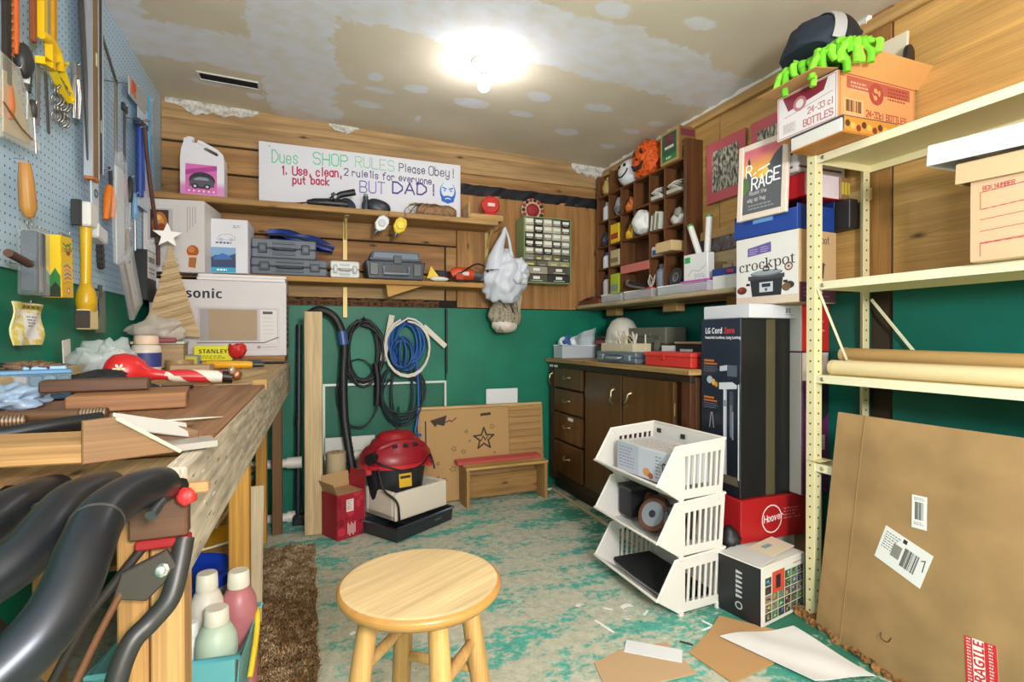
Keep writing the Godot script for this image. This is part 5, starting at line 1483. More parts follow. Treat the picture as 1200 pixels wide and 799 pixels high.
	var cl := solo("black_cloth", "crumpled black cloth in front of the red ball stick", "cloth", blob(0.13, 0.035, 0.07, 0.8, 14.0, 6, 20), rgb(30, 30, 32, 0.7), on_bench(-0.58, -1.87, 0.026), V(0, 10, 0))
	solo("blue_film", "scrap of pale blue plastic film beside the parts box", "film", blob(0.07, 0.03, 0.06, 0.9, 22.0, 16, 18), rgb(150, 172, 196, 0.3), on_bench(-0.7, -1.66, 0.026))
	# red ball stick
	var rb := thing("striped_stick", "red rubber ball with a white flower on a red and white striped stick", "toy", on_bench(-0.545, -2.08, 0.055), V(0, 5, 0))
	part(rb, "ball", lathe([0, -0.06, 0.03, -0.057, 0.052, -0.04, 0.06, -0.012, 0.058, 0.016, 0.045, 0.042, 0.025, 0.058, 0.018, 0.085, 0.015, 0.11, 0, 0.11], 28), rgb(214, 40, 42, 0.32), V(-0.02, 0, 0), V(0, 0, -98))
	var fl := part(rb, "flower", disc(0.005, 0.003, 12, 0.001), rgb(240, 210, 90, 0.4), V(-0.028, 0.012, 0.059), V(80, 0, 0))
	for k in 6: part(fl, "petal", blob(0.0065, 0.0015, 0.004, 0, 1, 1, 8), rgb(244, 232, 216, 0.4), V(0.011 * cos(TAU * k / 6), 0, 0.011 * sin(TAU * k / 6)), V(0, -60.0 * k, 0))
	var stick := tube([V(0.08, -0.016, 0), V(0.12, -0.018, 0), V(0.2, -0.022, 0), V(0.27, -0.026, 0)], [0.012, 0.022, 0.023, 0.02], 18)
	var im := img(128, 128, hexc("e8ddca"))
	fill_poly(im, [0, 0, 90, 0, 128, 40, 128, 90, 60, 30, 0, 20], hexc("cc2f34"))
	fill_poly(im, [0, 50, 128, 128, 70, 128, 0, 90], hexc("cc2f34"))
	var sm := pic(im, 0.4)
	sm.texture_repeat = true
	part(rb, "stick", stick, sm)
	part(rb, "ferrule", tube([V(0.26, -0.026, 0), V(0.292, -0.028, 0)], 0.0215, 16), rgb(52, 44, 38, 0.4, 0.5))
	part(rb, "bell", blob(0.016, 0.02, 0.018, 0.3, 60.0, 5, 10), rgb(150, 96, 60, 0.4, 0.5), V(0.305, -0.02, 0.004))
	part(rb, "bell", blob(0.012, 0.014, 0.012, 0.3, 60.0, 7, 10), rgb(196, 176, 150, 0.35, 0.6), V(0.29, -0.004, 0.012))
	# paint brush
	var br := thing("paintbrush", "flat yellow ended brush with a black handle in front of the striped stick", "brush", on_bench(-0.46, -1.96, 0.012), V(1.5, 3, 0))
	part(br, "handle", prism(pv([0.02, -0.01, 0.1, -0.012, 0.11, 0.0, 0.1, 0.012, 0.02, 0.01]), 0.012, 0.003), rgb(32, 34, 32, 0.4), V(0, 0, 0), V(-90, 0, 0))
	part(br, "ferrule", bx(0.04, 0.012, 0.026, 0.002), rgb(206, 200, 176, 0.3, 0.4), V(0.0, 0, 0))
	part(br, "bristles", bx(0.08, 0.009, 0.026, 0.003), rgb(186, 182, 96, 0.7), V(-0.06, 0, 0))
	# bottle, stacks and little boxes at the far end
	var vb := thing("pill_bottle", "white plastic bottle with a cream screw cap behind the red ball", "bottle", on_bench(-0.64, -2.62, 0.0))
	part(vb, "body", lathe([0, 0, 0.05, 0, 0.054, 0.006, 0.054, 0.1, 0.05, 0.118, 0.036, 0.126, 0.036, 0.13, 0, 0.13], 26), rgb(228, 216, 200, 0.4))
	part(vb, "cap", lathe([0, 0.126, 0.044, 0.126, 0.045, 0.13, 0.043, 0.158, 0.038, 0.162, 0, 0.162], 26), rgb(236, 206, 180, 0.4))
	part(vb, "label", lathe([0.0546, 0.03, 0.0546, 0.09], 26), rgb(60, 64, 130, 0.5))
	var stack := thing("wood_box", "low wooden box of papers at the back of the bench under the wooden tree", "box", on_bench(-0.66, -2.95), V(0, 6, 0))
	part(stack, "body", bx(0.2, 0.11, 0.22, 0.003), wood(hexc("cdb088"), "c", 0.7), V(0, 0.056, 0))
	part(stack, "lid", bx(0.21, 0.012, 0.23, 0.002), rgb(208, 214, 198, 0.6), V(0, 0.118, 0))
	solo("book", "dark red book lying on the box under the wooden tree", "book", bx(0.14, 0.02, 0.1, 0.003), rgb(138, 34, 36, 0.5), on_bench(-0.65, -2.85, 0.1355), V(0, 14, 0))
	var gb := carton("paper_box", "flat grey and yellow box leaning open beside the white bottle", on_bench(-0.565, -2.98, 0.0), -12, 0.15, 0.06, 0.1, rgb(150, 150, 152, 0.6), false)
	face(gb, "yellow_label", 0.07, 0.045, rgb(214, 206, 80, 0.5), V(0.035, 0.03, 0.0506))
	var rb2 := thing("tape_ring", "roll of brown packing tape standing on the bench beside the white bottle", "tape", on_bench(-0.55, -2.78, 0.0))
	part(rb2, "roll", lathe([0.04, 0, 0.056, 0, 0.056, 0.048, 0.04, 0.048, 0.04, 0], 30), rgb(176, 142, 96, 0.4))
	part(rb2, "core", lathe([0.037, 0.001, 0.04, 0.001, 0.04, 0.047, 0.037, 0.047, 0.037, 0.001], 30), rgb(206, 180, 140, 0.7))
	var pt := solo("wooden_tray", "shallow pale wooden tray in front of the tape roll", "tray", bx(0.15, 0.035, 0.09, 0.003), wood(hexc("cfae88"), "c", 0.6, 0.4), on_bench(-0.47, -2.62, 0.019), V(1.5, -4, 0))
	var yb := carton("blade_box", "bright yellow cardboard box with bold black lettering on the bench", on_bench(-0.44, -2.98, 0.03), -4, 0.17, 0.075, 0.06, rgb(228, 222, 40, 0.5), false)
	solo("grey_block", "grey block under the bright yellow box", "block", bx(0.2, 0.028, 0.09, 0.003), rgb(88, 88, 84, 0.6), on_bench(-0.44, -2.98, 0.016), V(1.5, -4, 0))
	lettering(yb, "STANLEY", 0.02, rgb(40, 40, 30), V(0, 0.046, 0.0304), Vector3.ZERO, sansb, 1.1)
	im = img(120, 24, hexc("e4de28"))
	scribble(im, 4, 4, 110, 2, hexc("66601a"), 10, 4)
	face(yb, "small_print", 0.13, 0.022, pic(im), V(0, 0.018, 0.0306))
	# red rose shaped handle
	var rs := thing("rose", "red plastic rose shaped knob standing in front of the oven carton", "ornament", on_bench(-0.335, -2.95, 0.0))
	part(rs, "stem", lathe([0, 0, 0.024, 0, 0.026, 0.03, 0.014, 0.045, 0, 0.047], 14), rgb(96, 80, 52, 0.5))
	for k in 7:
		var a := TAU * k / 7
		part(rs, "petal", blob(0.03, 0.034, 0.012, 0.2, 30.0, k, 10), rgb(206, 44, 44, 0.4), V(0.026 * cos(a), 0.075 + 0.008 * (k % 2), 0.026 * sin(a)), V(18, 90 - rad_to_deg(a), 12))
	part(rs, "centre", blob(0.022, 0.032, 0.022, 0.2, 40.0, 3, 10), rgb(176, 28, 34, 0.4), V(0, 0.08, 0))
	# yellow caulking tube
	var gg := thing("hand_tool", "yellow plastic tool with a black tip lying near the bench's front edge", "tool", on_bench(-0.33, -2.76, 0.022), V(1.5, 4, 0))
	part(gg, "body", tube([V(-0.11, 0.0, 0), V(-0.1, 0.004, 0), V(0.06, 0, 0), V(0.08, 0, 0)], [0.016, 0.02, 0.018, 0.014], 14), rgb(232, 168, 22, 0.4))
	part(gg, "tip", tube([V(0.08, 0, 0), V(0.13, 0, 0)], [0.014, 0.012], 12), rgb(56, 54, 52, 0.4))
	part(gg, "trigger", bx(0.05, 0.012, 0.012, 0.003), rgb(48, 46, 44, 0.4), V(-0.03, -0.016, 0.008))
	part(gg, "cap", tube([V(-0.125, 0.0, 0), V(-0.108, 0, 0)], 0.021, 14), rgb(206, 140, 20, 0.4))
	# pale boards on the far half
	solo("pale_plank", "pale plank lying along the front edge beyond the worn board", "board", bx(0.34, 0.014, 0.1, 0.002), wood(hexc("dfc394"), "c", 0.7, 0.2), on_bench(-0.27, -2.35, 0.01), V(0, 72, 1.5))
	solo("pale_plank", "thin pale offcut crossing behind the striped stick", "board", bx(0.36, 0.014, 0.06, 0.002), wood(hexc("e2ca9e"), "c", 0.7, 0.5), on_bench(-0.42, -2.42, 0.01), V(1.5, 18, 0))
	solo("screwdriver", "dark handled screwdriver lying at the far end in front of the oven carton", "screwdriver", tube([V(-0.1, 0, 0), V(-0.04, 0, 0), V(-0.03, 0, 0), V(0.09, 0, 0)], [0.012, 0.014, 0.005, 0.004], 10), rgb(52, 70, 80, 0.4), on_bench(-0.2, -3.04, 0.014), V(0, 12, 0))
	# wooden christmas tree cut-out with a white star
	var tr := thing("wooden_tree", "flat wooden tree of cut slats topped with a white star", "decoration", V(-0.625, 1.084, -2.97), V(0, 12, 0))
	var outline := [-0.12, 0.02, 0.125, 0.0, 0.1, 0.09, 0.07, 0.2, 0.04, 0.3, 0.018, 0.38, 0.006, 0.44, -0.008, 0.44, -0.02, 0.36, -0.05, 0.24, -0.085, 0.12]
	part(tr, "board", prism(pv(outline), 0.016, 0.002), wood(hexc("d9bd90"), "c", 0.7, 0.3))
	for k in 12:
		var y := 0.03 + 0.03 * k
		var hw := 0.1 * (1.0 - y / 0.46)
		part(tr, "slat", bx(hw * 2 + 0.016, 0.012, 0.008, 0.002), wood(hexc("e0c698") if k % 2 else hexc("caa878"), "c", 0.7, 0.1 * k), V(0.0, y + 0.01, 0.011), V(0, 0, 20))
	part(tr, "star", prism(ngon(10, 0.062, 0.062, PI / 2, 0.42), 0.012, 0.002), rgb(244, 240, 236, 0.5), V(-0.012, 0.49, 0.004))
	var wrap := solo("shrink_wrap", "crumpled translucent plastic wrap at the foot of the wooden tree", "wrap", blob(0.11, 0.05, 0.05, 0.6, 14.0, 4, 18), clear(hexc("dcd2c6"), 0.6, 0.35), V(-0.66, 1.12, -2.86))

# ---------------------------------------------------------------- tower of cartons between cabinet and steel shelf
# a carton whose left end faces -x and whose near end faces +z; at is the near left lower corner
func stack_box(called: String, label: String, at: Vector3, w: float, h: float, d: float, m: Material, turn := 0.0) -> Node3D:
	var t := thing(called, label, "box", at, V(0, turn, 0))
	part(t, "body", bx(w, h, d, 0.003), m, V(w / 2, h / 2, -d / 2))
	return t

func left_face(t: Node3D, called: String, fw: float, fh: float, m: Material, along: float, y: float) -> MeshInstance3D:
	return face(t, called, fw, fh, m, V(-0.0006, y, -along), V(0, -90, 0))

func near_face(t: Node3D, called: String, fw: float, fh: float, m: Material, x: float, y: float) -> MeshInstance3D:
	return face(t, called, fw, fh, m, V(x, y, 0.0006))

func build_box_tower() -> void:
	var im: Image
	var under := stack_box("moving_box", "plain white carton at the floor under the red vacuum box", V(1.68, 0.001, -1.735), 0.42, 0.226, 0.2, rgb(206, 200, 190, 0.6))
	# red vacuum carton
	var hv := stack_box("vacuum_box", "red carton with a round white script logo under the tall black carton", V(1.66, 0.228, -1.674), 0.365, 0.178, 0.25, rgb(178, 30, 32, 0.42))
	im = img(256, 128, hexc("b01e20"))
	dot(im, 118, 66, 40, 44, hexc("f0e4e0")); dot(im, 118, 66, 36, 40, hexc("b01e20"))
	write(im, "Hoover", 88, 54, 21, hexc("f0e4e0"), 3.2, 0.0, -0.1)
	scribble(im, 166, 38, 70, 4, hexc("dc8a84"), 10, 3)
	near_face(hv, "printed_face", 0.36, 0.174, pic(im, 0.42), 0.1825, 0.089)
	# tall black vacuum carton
	var lg := stack_box("vacuum_box", "tall glossy black carton with a stick vacuum pictured on its side", V(1.674, 0.407, -1.692), 0.279, 0.756, 0.235, rgb(34, 33, 32, 0.3))
	im = img(256, 820, hexc("272c38"))
	for y in 820: rect(im, 0, y, 256, 1, hexc("2b3242").lerp(hexc("1d2028"), y / 820.0))
	for k in 3:
		rect(im, 20, [192, 372, 556][k], 70, 10, hexc("c8742e")); rect(im, 20, [208, 388, 572][k], 90, 8, hexc("c8742e"))
		scribble(im, 20, [226, 404, 590][k], 100, 3, hexc("8a8e9a"), 10, 3)
	dot(im, 60, 290, 20, 18, hexc("b4bac6")); dot(im, 86, 300, 12, 16, hexc("e0b050")); dot(im, 104, 310, 11, 13, hexc("d08c30"))
	line_poly(im, [60, 520, 70, 450, 78, 450, 88, 520], 5, hexc("a4a8b2"))
	for x in [56, 92]: dot(im, x, 640, 17, 26, hexc("9a9ea8"))
	fill_poly(im, [128, 222, 176, 214, 176, 240, 128, 246], hexc("c6cad2")); rect(im, 176, 214, 62, 52, hexc("5c6270"))
	fill_poly(im, [124, 300, 210, 292, 240, 306, 236, 322, 160, 330, 124, 332], hexc("d6d9de"))
	rect(im, 152, 330, 22, 410, hexc("c4c8d0")); rect(im, 156, 330, 6, 410, hexc("eef0f2")); rect(im, 150, 380, 26, 30, hexc("8a8f9a"))
	rect(im, 190, 336, 26, 200, hexc("4a505c")); rect(im, 196, 400, 10, 150, hexc("7a808c")); rect(im, 208, 430, 8, 130, hexc("9aa0aa"))
	rect(im, 244, 300, 8, 440, hexc("e6e8ea"))
	fill_poly(im, [60, 730, 240, 730, 250, 770, 40, 770], hexc("6a6050"))
	left_face(lg, "printed_face", 0.231, 0.75, pic(im, 0.3), 0.1175, 0.378)
	var t1 := lettering(lg, "LG Cord", 0.026, rgb(236, 236, 240, 0.4), V(-0.0012, 0.705, -0.208), V(0, -90, 0), sansb, 0.78, false)
	var t2 := lettering(lg, "Zero", 0.026, rgb(214, 60, 58, 0.4), V(-0.0012, 0.705, -0.092), V(0, -90, 0), sansb, 0.78, false)
	var t3 := lettering(lg, "Powerful Cordless, Long Lasting", 0.0115, rgb(226, 226, 230, 0.4), V(-0.0012, 0.675, -0.208), V(0, -90, 0), sansb, 0.86, false)
	part(lg, "tape", bx(0.05, 0.75, 0.0012, 0.0003), rgb(92, 84, 62, 0.18), V(0.165, 0.378, 0.0006), Vector3.ZERO, "glossy brown tape")
	part(lg, "tape_top", bx(0.05, 0.0012, 0.23, 0.0003), rgb(92, 84, 62, 0.18), V(0.165, 0.7562, -0.117))
	# purple carton right of it
	var pf := stack_box("brown_carton", "plain brown carton on the floor behind the steel post", V(2.03, 0.001, -1.66), 0.085, 0.404, 0.26, rgb(150, 112, 72, 0.8))
	var pu := stack_box("appliance_box", "purple and white carton with a large black disc behind the steel post", V(1.956, 0.408, -1.637), 0.16, 0.612, 0.3, rgb(92, 28, 82, 0.42))
	im = img(150, 600, hexc("d9cbc4"))
	for k in 6: dot(im, [40, 50, 30, 56, 36, 44][k], 130 + k * 70, 11, 13, hexc("5a4c50")); rect(im, 20, 160 + k * 70, 60, 3, hexc("a89a98"))
	left_face(pu, "icon_panel", 0.296, 0.606, pic(im), 0.15, 0.306)
	im = img(128, 560, hexc("5f1d55"))
	rect(im, 0, 0, 128, 110, hexc("d8c6b4")); dot(im, 74, 190, 66, 86, hexc("1c1a22"))
	rect(im, 40, 330, 70, 60, hexc("c4a6b4")); scribble(im, 44, 340, 60, 4, hexc("7a4a6c"), 12, 4); scribble(im, 20, 420, 90, 6, hexc("a0789a"), 14, 4)
	near_face(pu, "printed_face", 0.156, 0.606, pic(im), 0.08, 0.306)
	var rx := stack_box("red_carton", "red fronted carton with a white icon panel on the purple carton", V(1.956, 1.022, -1.637), 0.16, 0.2, 0.3, rgb(196, 36, 30, 0.42))
	im = img(150, 120, hexc("e2dcd6"))
	dot(im, 60, 36, 16, 12, hexc("a8342c")); dot(im, 60, 36, 9, 7, hexc("e8d8d0")); dot(im, 74, 86, 16, 14, hexc("4a423c")); dot(im, 30, 96, 16, 10, hexc("a8b060"))
	left_face(rx, "icon_panel", 0.296, 0.196, pic(im), 0.15, 0.1)
	im = img(100, 120, hexc("c4241e"))
	rect(im, 16, 30, 18, 50, hexc("e8d0c8")); bars(im, 18, 34, 14, 40, hexc("3a2a28"))
	scribble(im, 46, 40, 40, 4, hexc("e89a90"), 12, 4)
	near_face(rx, "printed_face", 0.156, 0.196, pic(im), 0.08, 0.1)
	var wf := stack_box("flat_box", "flat white carton between the tall black carton and the cooker carton", V(1.69, 1.164, -1.66), 0.28, 0.058, 0.27, rgb(214, 212, 216, 0.5))
	im = img(80, 60, hexc("d6d4d8")); bars(im, 10, 10, 40, 30, hexc("4a4a50")); scribble(im, 10, 46, 60, 1, hexc("6a6a70"), 8, 4)
	near_face(wf, "barcode", 0.06, 0.045, pic(im), 0.22, 0.029)
	# cooker carton
	var cp := stack_box("cooker_box", "white and tan slow cooker carton with a black cooker pictured", V(1.817, 1.2235, -1.536), 0.23, 0.294, 0.306, rgb(206, 170, 128, 0.6), 4)
	im = img(400, 384, hexc("e4ded8"))
	rect(im, 0, 340, 400, 44, hexc("d8c4b0"))
	fill_poly(im, [80, 60, 236, 40, 236, 96, 80, 108], hexc("6e5a9c"))
	scribble(im, 92, 68, 60, 3, hexc("c8c0de"), 12, 4); scribble(im, 168, 62, 56, 3, hexc("c8c0de"), 12, 4)
	dot(im, 40, 300, 34, 22, hexc("5c3028")); dot(im, 30, 292, 14, 12, hexc("a83a30")); dot(im, 52, 290, 12, 10, hexc("8a2a26"))
	dot(im, 348, 290, 30, 20, hexc("3c3434")); dot(im, 330, 300, 26, 22, hexc("7a5a40"))
	fill_poly(im, [96, 236, 312, 236, 300, 340, 112, 340], hexc("2e2e34")); fill_poly(im, [84, 222, 320, 222, 320, 246, 84, 246], hexc("44444a"))
	dot(im, 204, 212, 104, 18, hexc("6c7078")); dot(im, 204, 208, 96, 13, hexc("9aa0a8"))
	dot(im, 204, 186, 22, 16, hexc("2a2a2e")); dot(im, 204, 188, 14, 9, hexc("e4ded8")); rect(im, 182, 192, 44, 8, hexc("2a2a2e"))
	rect(im, 70, 262, 26, 14, hexc("26262a")); rect(im, 312, 262, 26, 14, hexc("26262a"))
	rect(im, 160, 262, 88, 56, hexc("c8ccd2")); rect(im, 176, 270, 56, 20, hexc("2a2c30")); dot(im, 204, 304, 9, 9, hexc("5a5c62"))
	dot(im, 344, 190, 25, 23, hexc("7c3a34")); dot(im, 344, 190, 18, 16, hexc("d8c8c0")); dot(im, 344, 190, 7, 6, hexc("7c3a34"))
	scribble(im, 130, 168, 110, 1, hexc("8a8488"), 8, 3)
	left_face(cp, "printed_face", 0.302, 0.29, pic(im), 0.153, 0.147)
	lettering(cp, "crockpot", 0.042, rgb(52, 46, 48), V(-0.0014, 0.172, -0.153), V(0, -90, 3), serif, 1.15)
	im = img(200, 256, hexc("d0ac80"))
	write(im, "crockpot", 40, 18, 26, hexc("4a3c34"), 3.5)
	dot(im, 90, 120, 50, 10, hexc("5c4a3a")); fill_poly(im, [44, 122, 136, 122, 130, 170, 50, 170], hexc("4a4038"))
	rect(im, 0, 186, 200, 70, hexc("5c3448")); scribble(im, 20, 204, 150, 3, hexc("a07a8e"), 14, 4)
	near_face(cp, "printed_side", 0.226, 0.29, pic(im), 0.115, 0.147)
	var bl := thing("blue_box", "open dark blue carton lying on the cooker carton", "box", V(1.812, 1.519, -1.54), V(0, 4, 0))
	var blue := rgb(28, 66, 146, 0.42)
	part(bl, "front_panel", bx(0.004, 0.085, 0.31, 0.001), blue, V(0.002, 0.043, -0.155))
	part(bl, "end_panel", bx(0.23, 0.1, 0.004, 0.001), blue, V(0.117, 0.05, -0.002))
	part(bl, "end_panel", bx(0.23, 0.1, 0.004, 0.001), blue, V(0.117, 0.05, -0.308))
	part(bl, "back_panel", bx(0.004, 0.13, 0.31, 0.001), rgb(20, 40, 92, 0.42), V(0.23, 0.065, -0.155))
	part(bl, "base", bx(0.226, 0.006, 0.3, 0.001), blue, V(0.116, 0.003, -0.155))
	part(bl, "light_stripe", bx(0.001, 0.016, 0.1, 0.0003), rgb(110, 160, 214, 0.4), V(-0.0006, 0.062, -0.16))
	part(bl, "light_stripe", bx(0.001, 0.012, 0.16, 0.0003), rgb(196, 214, 236, 0.4), V(-0.0006, 0.078, -0.2))
	part(bl, "packing", bx(0.2, 0.05, 0.28, 0.006), rgb(58, 52, 60, 0.6), V(0.12, 0.035, -0.155))
	# framed race poster leaning on the stack
	var rg := thing("poster", "framed race poster with an orange sky and white letters leaning on the blue carton", "poster", V(1.79, 1.59, -1.695), V(-3, -84, 0))
	var fr := rgb(232, 212, 196, 0.5)
	part(rg, "panel", bx(0.236, 0.33, 0.012, 0.002), fr, V(0, 0.165, 0))
	for s in [-1, 1]:
		part(rg, "frame_side", bx(0.026, 0.33, 0.018, 0.003), fr, V(s * 0.106, 0.165, 0.003))
		part(rg, "frame_rail", bx(0.186, 0.026, 0.018, 0.003), fr, V(0, 0.165 + s * 0.152, 0.003))
	im = img(190, 280, hexc("5c5c60"))
	for y in 130: rect(im, 0, y, 190, 1, hexc("d8687a").lerp(hexc("f0b048"), clampf((y - 16) / 70.0, 0, 1)))
	fill_poly(im, [0, 120, 20, 96, 60, 130, 110, 110, 150, 50, 190, 20, 190, 160, 0, 190], hexc("57585c"))
	fill_poly(im, [70, 130, 110, 84, 130, 110, 100, 140], hexc("f0c860"))
	fill_poly(im, [0, 150, 16, 120, 30, 140, 30, 170, 0, 200], hexc("4f7a3c")); fill_poly(im, [20, 50, 28, 30, 36, 60, 30, 76], hexc("3c3a40"))
	write(im, "R", 14, 66, 50, Color.WHITE, 6, 0.2)
	line_poly(im, [52, 112, 64, 106], 6, Color.WHITE); line_poly(im, [76, 98, 128, 86], 7, Color.WHITE)
	write(im, "RAGE", 44, 124, 52, Color.WHITE, 7, 0.3, -0.12)
	write(im, "Round the", 34, 184, 16, hexc("c8c8c4"), 2.5, 0.2)
	write(im, "way up hwy", 24, 212, 16, hexc("c8c8c4"), 2.5, 0.2)
	scribble(im, 30, 244, 130, 2, hexc("9a9a98"), 14, 6)
	face(rg, "picture", 0.186, 0.278, pic(im, 0.6), V(0, 0.165, 0.0066))
	# cartons behind it
	var rd := stack_box("flat_carton", "flat red carton with a white near end behind the race poster", V(1.86, 1.654, -1.545), 0.24, 0.095, 0.3, rgb(214, 40, 50, 0.42))
	near_face(rd, "white_end", 0.236, 0.091, rgb(232, 214, 218, 0.5), 0.12, 0.0475)
	part(rd, "ring_mark", tube(ring_pts(0.017, 18, 0.7), 0.002, 5, true), rgb(238, 150, 110, 0.4), V(-0.001, 0.04, -0.2), V(0, -90, 0))
	var mx := stack_box("mixer_box", "white carton with a blue mixing bowl pictured under the beer carton", V(1.83, 1.752, -1.555), 0.27, 0.14, 0.26, rgb(216, 204, 204, 0.5))
	im = img(220, 120, hexc("d8cccc"))
	rect(im, 0, 0, 60, 60, hexc("8a80a4")); dot(im, 150, 66, 40, 22, hexc("1e3456")); rect(im, 120, 50, 62, 12, hexc("2c4a74")); line_poly(im, [176, 60, 190, 34, 200, 56], 9, hexc("161a2c")); dot(im, 84, 16, 12, 12, hexc("22243c"))
	rect(im, 4, 100, 200, 8, hexc("6a4a4a"))
	left_face(mx, "printed_face", 0.256, 0.136, pic(im), 0.13, 0.07)
	near_face(mx, "printed_end", 0.266, 0.136, pic(im), 0.135, 0.07)
	var dk := stack_box("dark_box", "black carton lying on the wall side behind the steel post", V(2.055, 1.53, -1.5), 0.06, 0.12, 0.3, rgb(44, 38, 36, 0.5))
	var sn := stack_box("printed_carton", "long tan and yellow printed carton lying on the shelf end beneath the top shelf", V(2.05, 1.655, -1.535), 0.06, 0.09, 0.28, rgb(150, 112, 76, 0.5))
	for k in 3: near_face(sn, "yellow_mark", 0.012, 0.05, rgb(214, 190, 70, 0.5), 0.012 + 0.018 * k, 0.045)
	solo("support_post", "narrow wooden prop standing between cartons and plywood wall", "board", bx(0.02, 1.5, 0.04, 0.002), wood(hexc("a8783e"), "v", 0.7), V(2.112, 0.752, -1.4 - 0.59), V(0, 0, 0))

# ---------------------------------------------------------------- the dark cabinet; local x runs towards the viewer, z into the room
func pull(parent: Node3D, at: Vector3, turn: float, s := 1.0) -> void:
	var h := part(parent, "handle", tube(smooth_path([V(-0.042, -0.004, 0), V(-0.03, -0.002, 0.016), V(0, -0.012, 0.022), V(0.03, -0.002, 0.016), V(0.042, -0.004, 0)], 5), 0.0055 * s, 8), rgb(176, 160, 124, 0.3, 0.9), at, V(0, 0, turn))
	for k in [-1, 1]: part(h, "rosette", prism(ngon(8, 0.011, 0.014, 0.0, 0.7), 0.004, 0.001), rgb(150, 134, 98, 0.35, 0.9), V(k * 0.042, -0.003, 0.001))

func build_cabinet() -> void:
	var c := thing("cabinet", "long dark brown wooden cabinet with four drawers and two doors", "cabinet", V(1.62, 0.0, -2.705), V(0, -90, 0))
	var br := wood(hexc("5c3c22"), "v", 0.34, 0.2)
	var fr := wood(hexc("4f341f"), "v", 0.38, 0.5)
	part(c, "body", bx(1.52, 0.82, 0.44, 0.003), fr, V(0, 0.49, -0.26))
	part(c, "plinth", bx(1.5, 0.08, 0.4, 0.003), wood(hexc("3a2717"), "a", 0.5), V(0, 0.041, -0.26))
	part(c, "worktop", bx(1.56, 0.026, 0.51, 0.004), wood(hexc("c49c62"), "a", 0.5, 0.3), V(0, 0.922, -0.24))
	part(c, "top_rail", bx(1.52, 0.035, 0.03, 0.003), wood(hexc("38281a"), "a", 0.4), V(0, 0.89, -0.025))
	part(c, "end_moulding", bx(0.06, 0.8, 0.03, 0.003), wood(hexc("5e351f"), "v", 0.35, 0.7), V(0.725, 0.48, -0.026))
	part(c, "corner_stile", bx(0.075, 0.8, 0.03, 0.003), wood(hexc("4a2f1c"), "v", 0.4, 0.1), V(-0.72, 0.48, -0.026))
	var ys := [[0.872, 0.735], [0.722, 0.568], [0.556, 0.37], [0.356, 0.135]]
	for k in 4:
		var h: float = ys[k][0] - ys[k][1]
		var d := part(c, "drawer", bx(0.4, h, 0.022, 0.004), wood(hexc("6b4626"), "v", 0.28, 0.33 * k), V(-0.475, (ys[k][0] + ys[k][1]) / 2, -0.022))
		part(d, "edge_bead", bx(0.41, 0.006, 0.012, 0.002), rgb(60, 44, 30, 0.4), V(0, h / 2 + 0.001, 0.002))
		pull(d, V(0.0, h * 0.08, 0.012), 0)
		if k == 2: part(d, "paper_label", bx(0.07, 0.02, 0.002, 0.0004), rgb(226, 220, 206), V(0.05, h * 0.38, 0.0115))
	for k in 2:
		var d := part(c, "door", bx([0.41, 0.44][k], 0.73, 0.022, 0.004), wood(hexc("64421f" if k else "5e3f22"), "v", 0.28, 0.4 * k + 0.15), V([-0.02, 0.42][k], 0.505, -0.022))
		pull(d, V([0.12, -0.16][k], 0.24, 0.012), [80, 62][k], 1.3)
		for s in [-1, 1]: part(d, "edge_bead", bx(0.006, 0.73, 0.012, 0.002), rgb(86, 60, 36, 0.4), V(s * [0.2, 0.215][k], 0, 0.006))
		part(d, "hinge", tube([V([-0.205, 0.222][k], 0.2, 0.008), V([-0.205, 0.222][k], 0.26, 0.008)], 0.005, 8), rgb(160, 140, 90, 0.35, 0.9))
	pull(c, V(-0.72, 0.79, -0.01), 70, 1.2)
	for k in 2: part(c, "paper_label", bx(0.055, 0.016, 0.002, 0.0004), rgb(230, 226, 214), V(-0.72 + 0.075 * k, 0.882, -0.009))
	solo("floor_strip", "thin pale batten lying on the floor along the cabinet's foot", "strip", bx(1.3, 0.012, 0.025, 0.002), wood(hexc("d6bf98"), "a", 0.7), V(1.6, 0.007, -2.75), V(0, 88, 0))
	# on its worktop
	var top := 0.936
	var fog := clear(hexc("dfe4ea"), 0.55, 0.35)
	var cb := thing("clear_bin", "frosted clear plastic bin at the far end of the cabinet top", "bin", V(1.79, top, -3.36))
	part(cb, "base", bx(0.27, 0.004, 0.13, 0.001), fog, V(0, 0.003, 0))
	for s in [-1, 1]:
		part(cb, "wall", bx(0.28, 0.09, 0.004, 0.001), fog, V(0, 0.047, s * 0.067))
		part(cb, "end", bx(0.004, 0.09, 0.13, 0.001), fog, V(s * 0.138, 0.047, 0))
	part(cb, "rim", tube([V(-0.142, 0.092, -0.07), V(0.142, 0.092, -0.07), V(0.142, 0.092, 0.07), V(-0.142, 0.092, 0.07)], 0.004, 6, true), rgb(226, 230, 236, 0.35))
	var bt := thing("tape_spool", "blue and white tape spools piled in the frosted bin", "tape", V(1.72, top + 0.1, -3.36))
	for k in 3:
		part(bt, "spool", lathe([0.018, -0.016, 0.038, -0.016, 0.04, 0.016, 0.018, 0.016, 0.018, -0.016], 20), [rgb(206, 212, 222, 0.4), rgb(70, 104, 170, 0.4), rgb(220, 224, 230, 0.4)][k], V(-0.035 + 0.04 * k, 0.01 + 0.015 * (k % 2), 0.02), V(70, 30 * k, 0))
	solo("clear_bag", "crumpled clear bag sticking up behind the frosted bin", "bag", sheet(func(u, v): return V(-0.09 + 0.2 * u, 0.16 * v * (0.55 + 0.45 * u), 0.02 * sin(u * 9.0) + 0.01 * sin(v * 8.0)), 14, 8, 0.004), clear(hexc("d6dce2"), 0.6, 0.3), V(1.83, top + 0.06, -3.35))
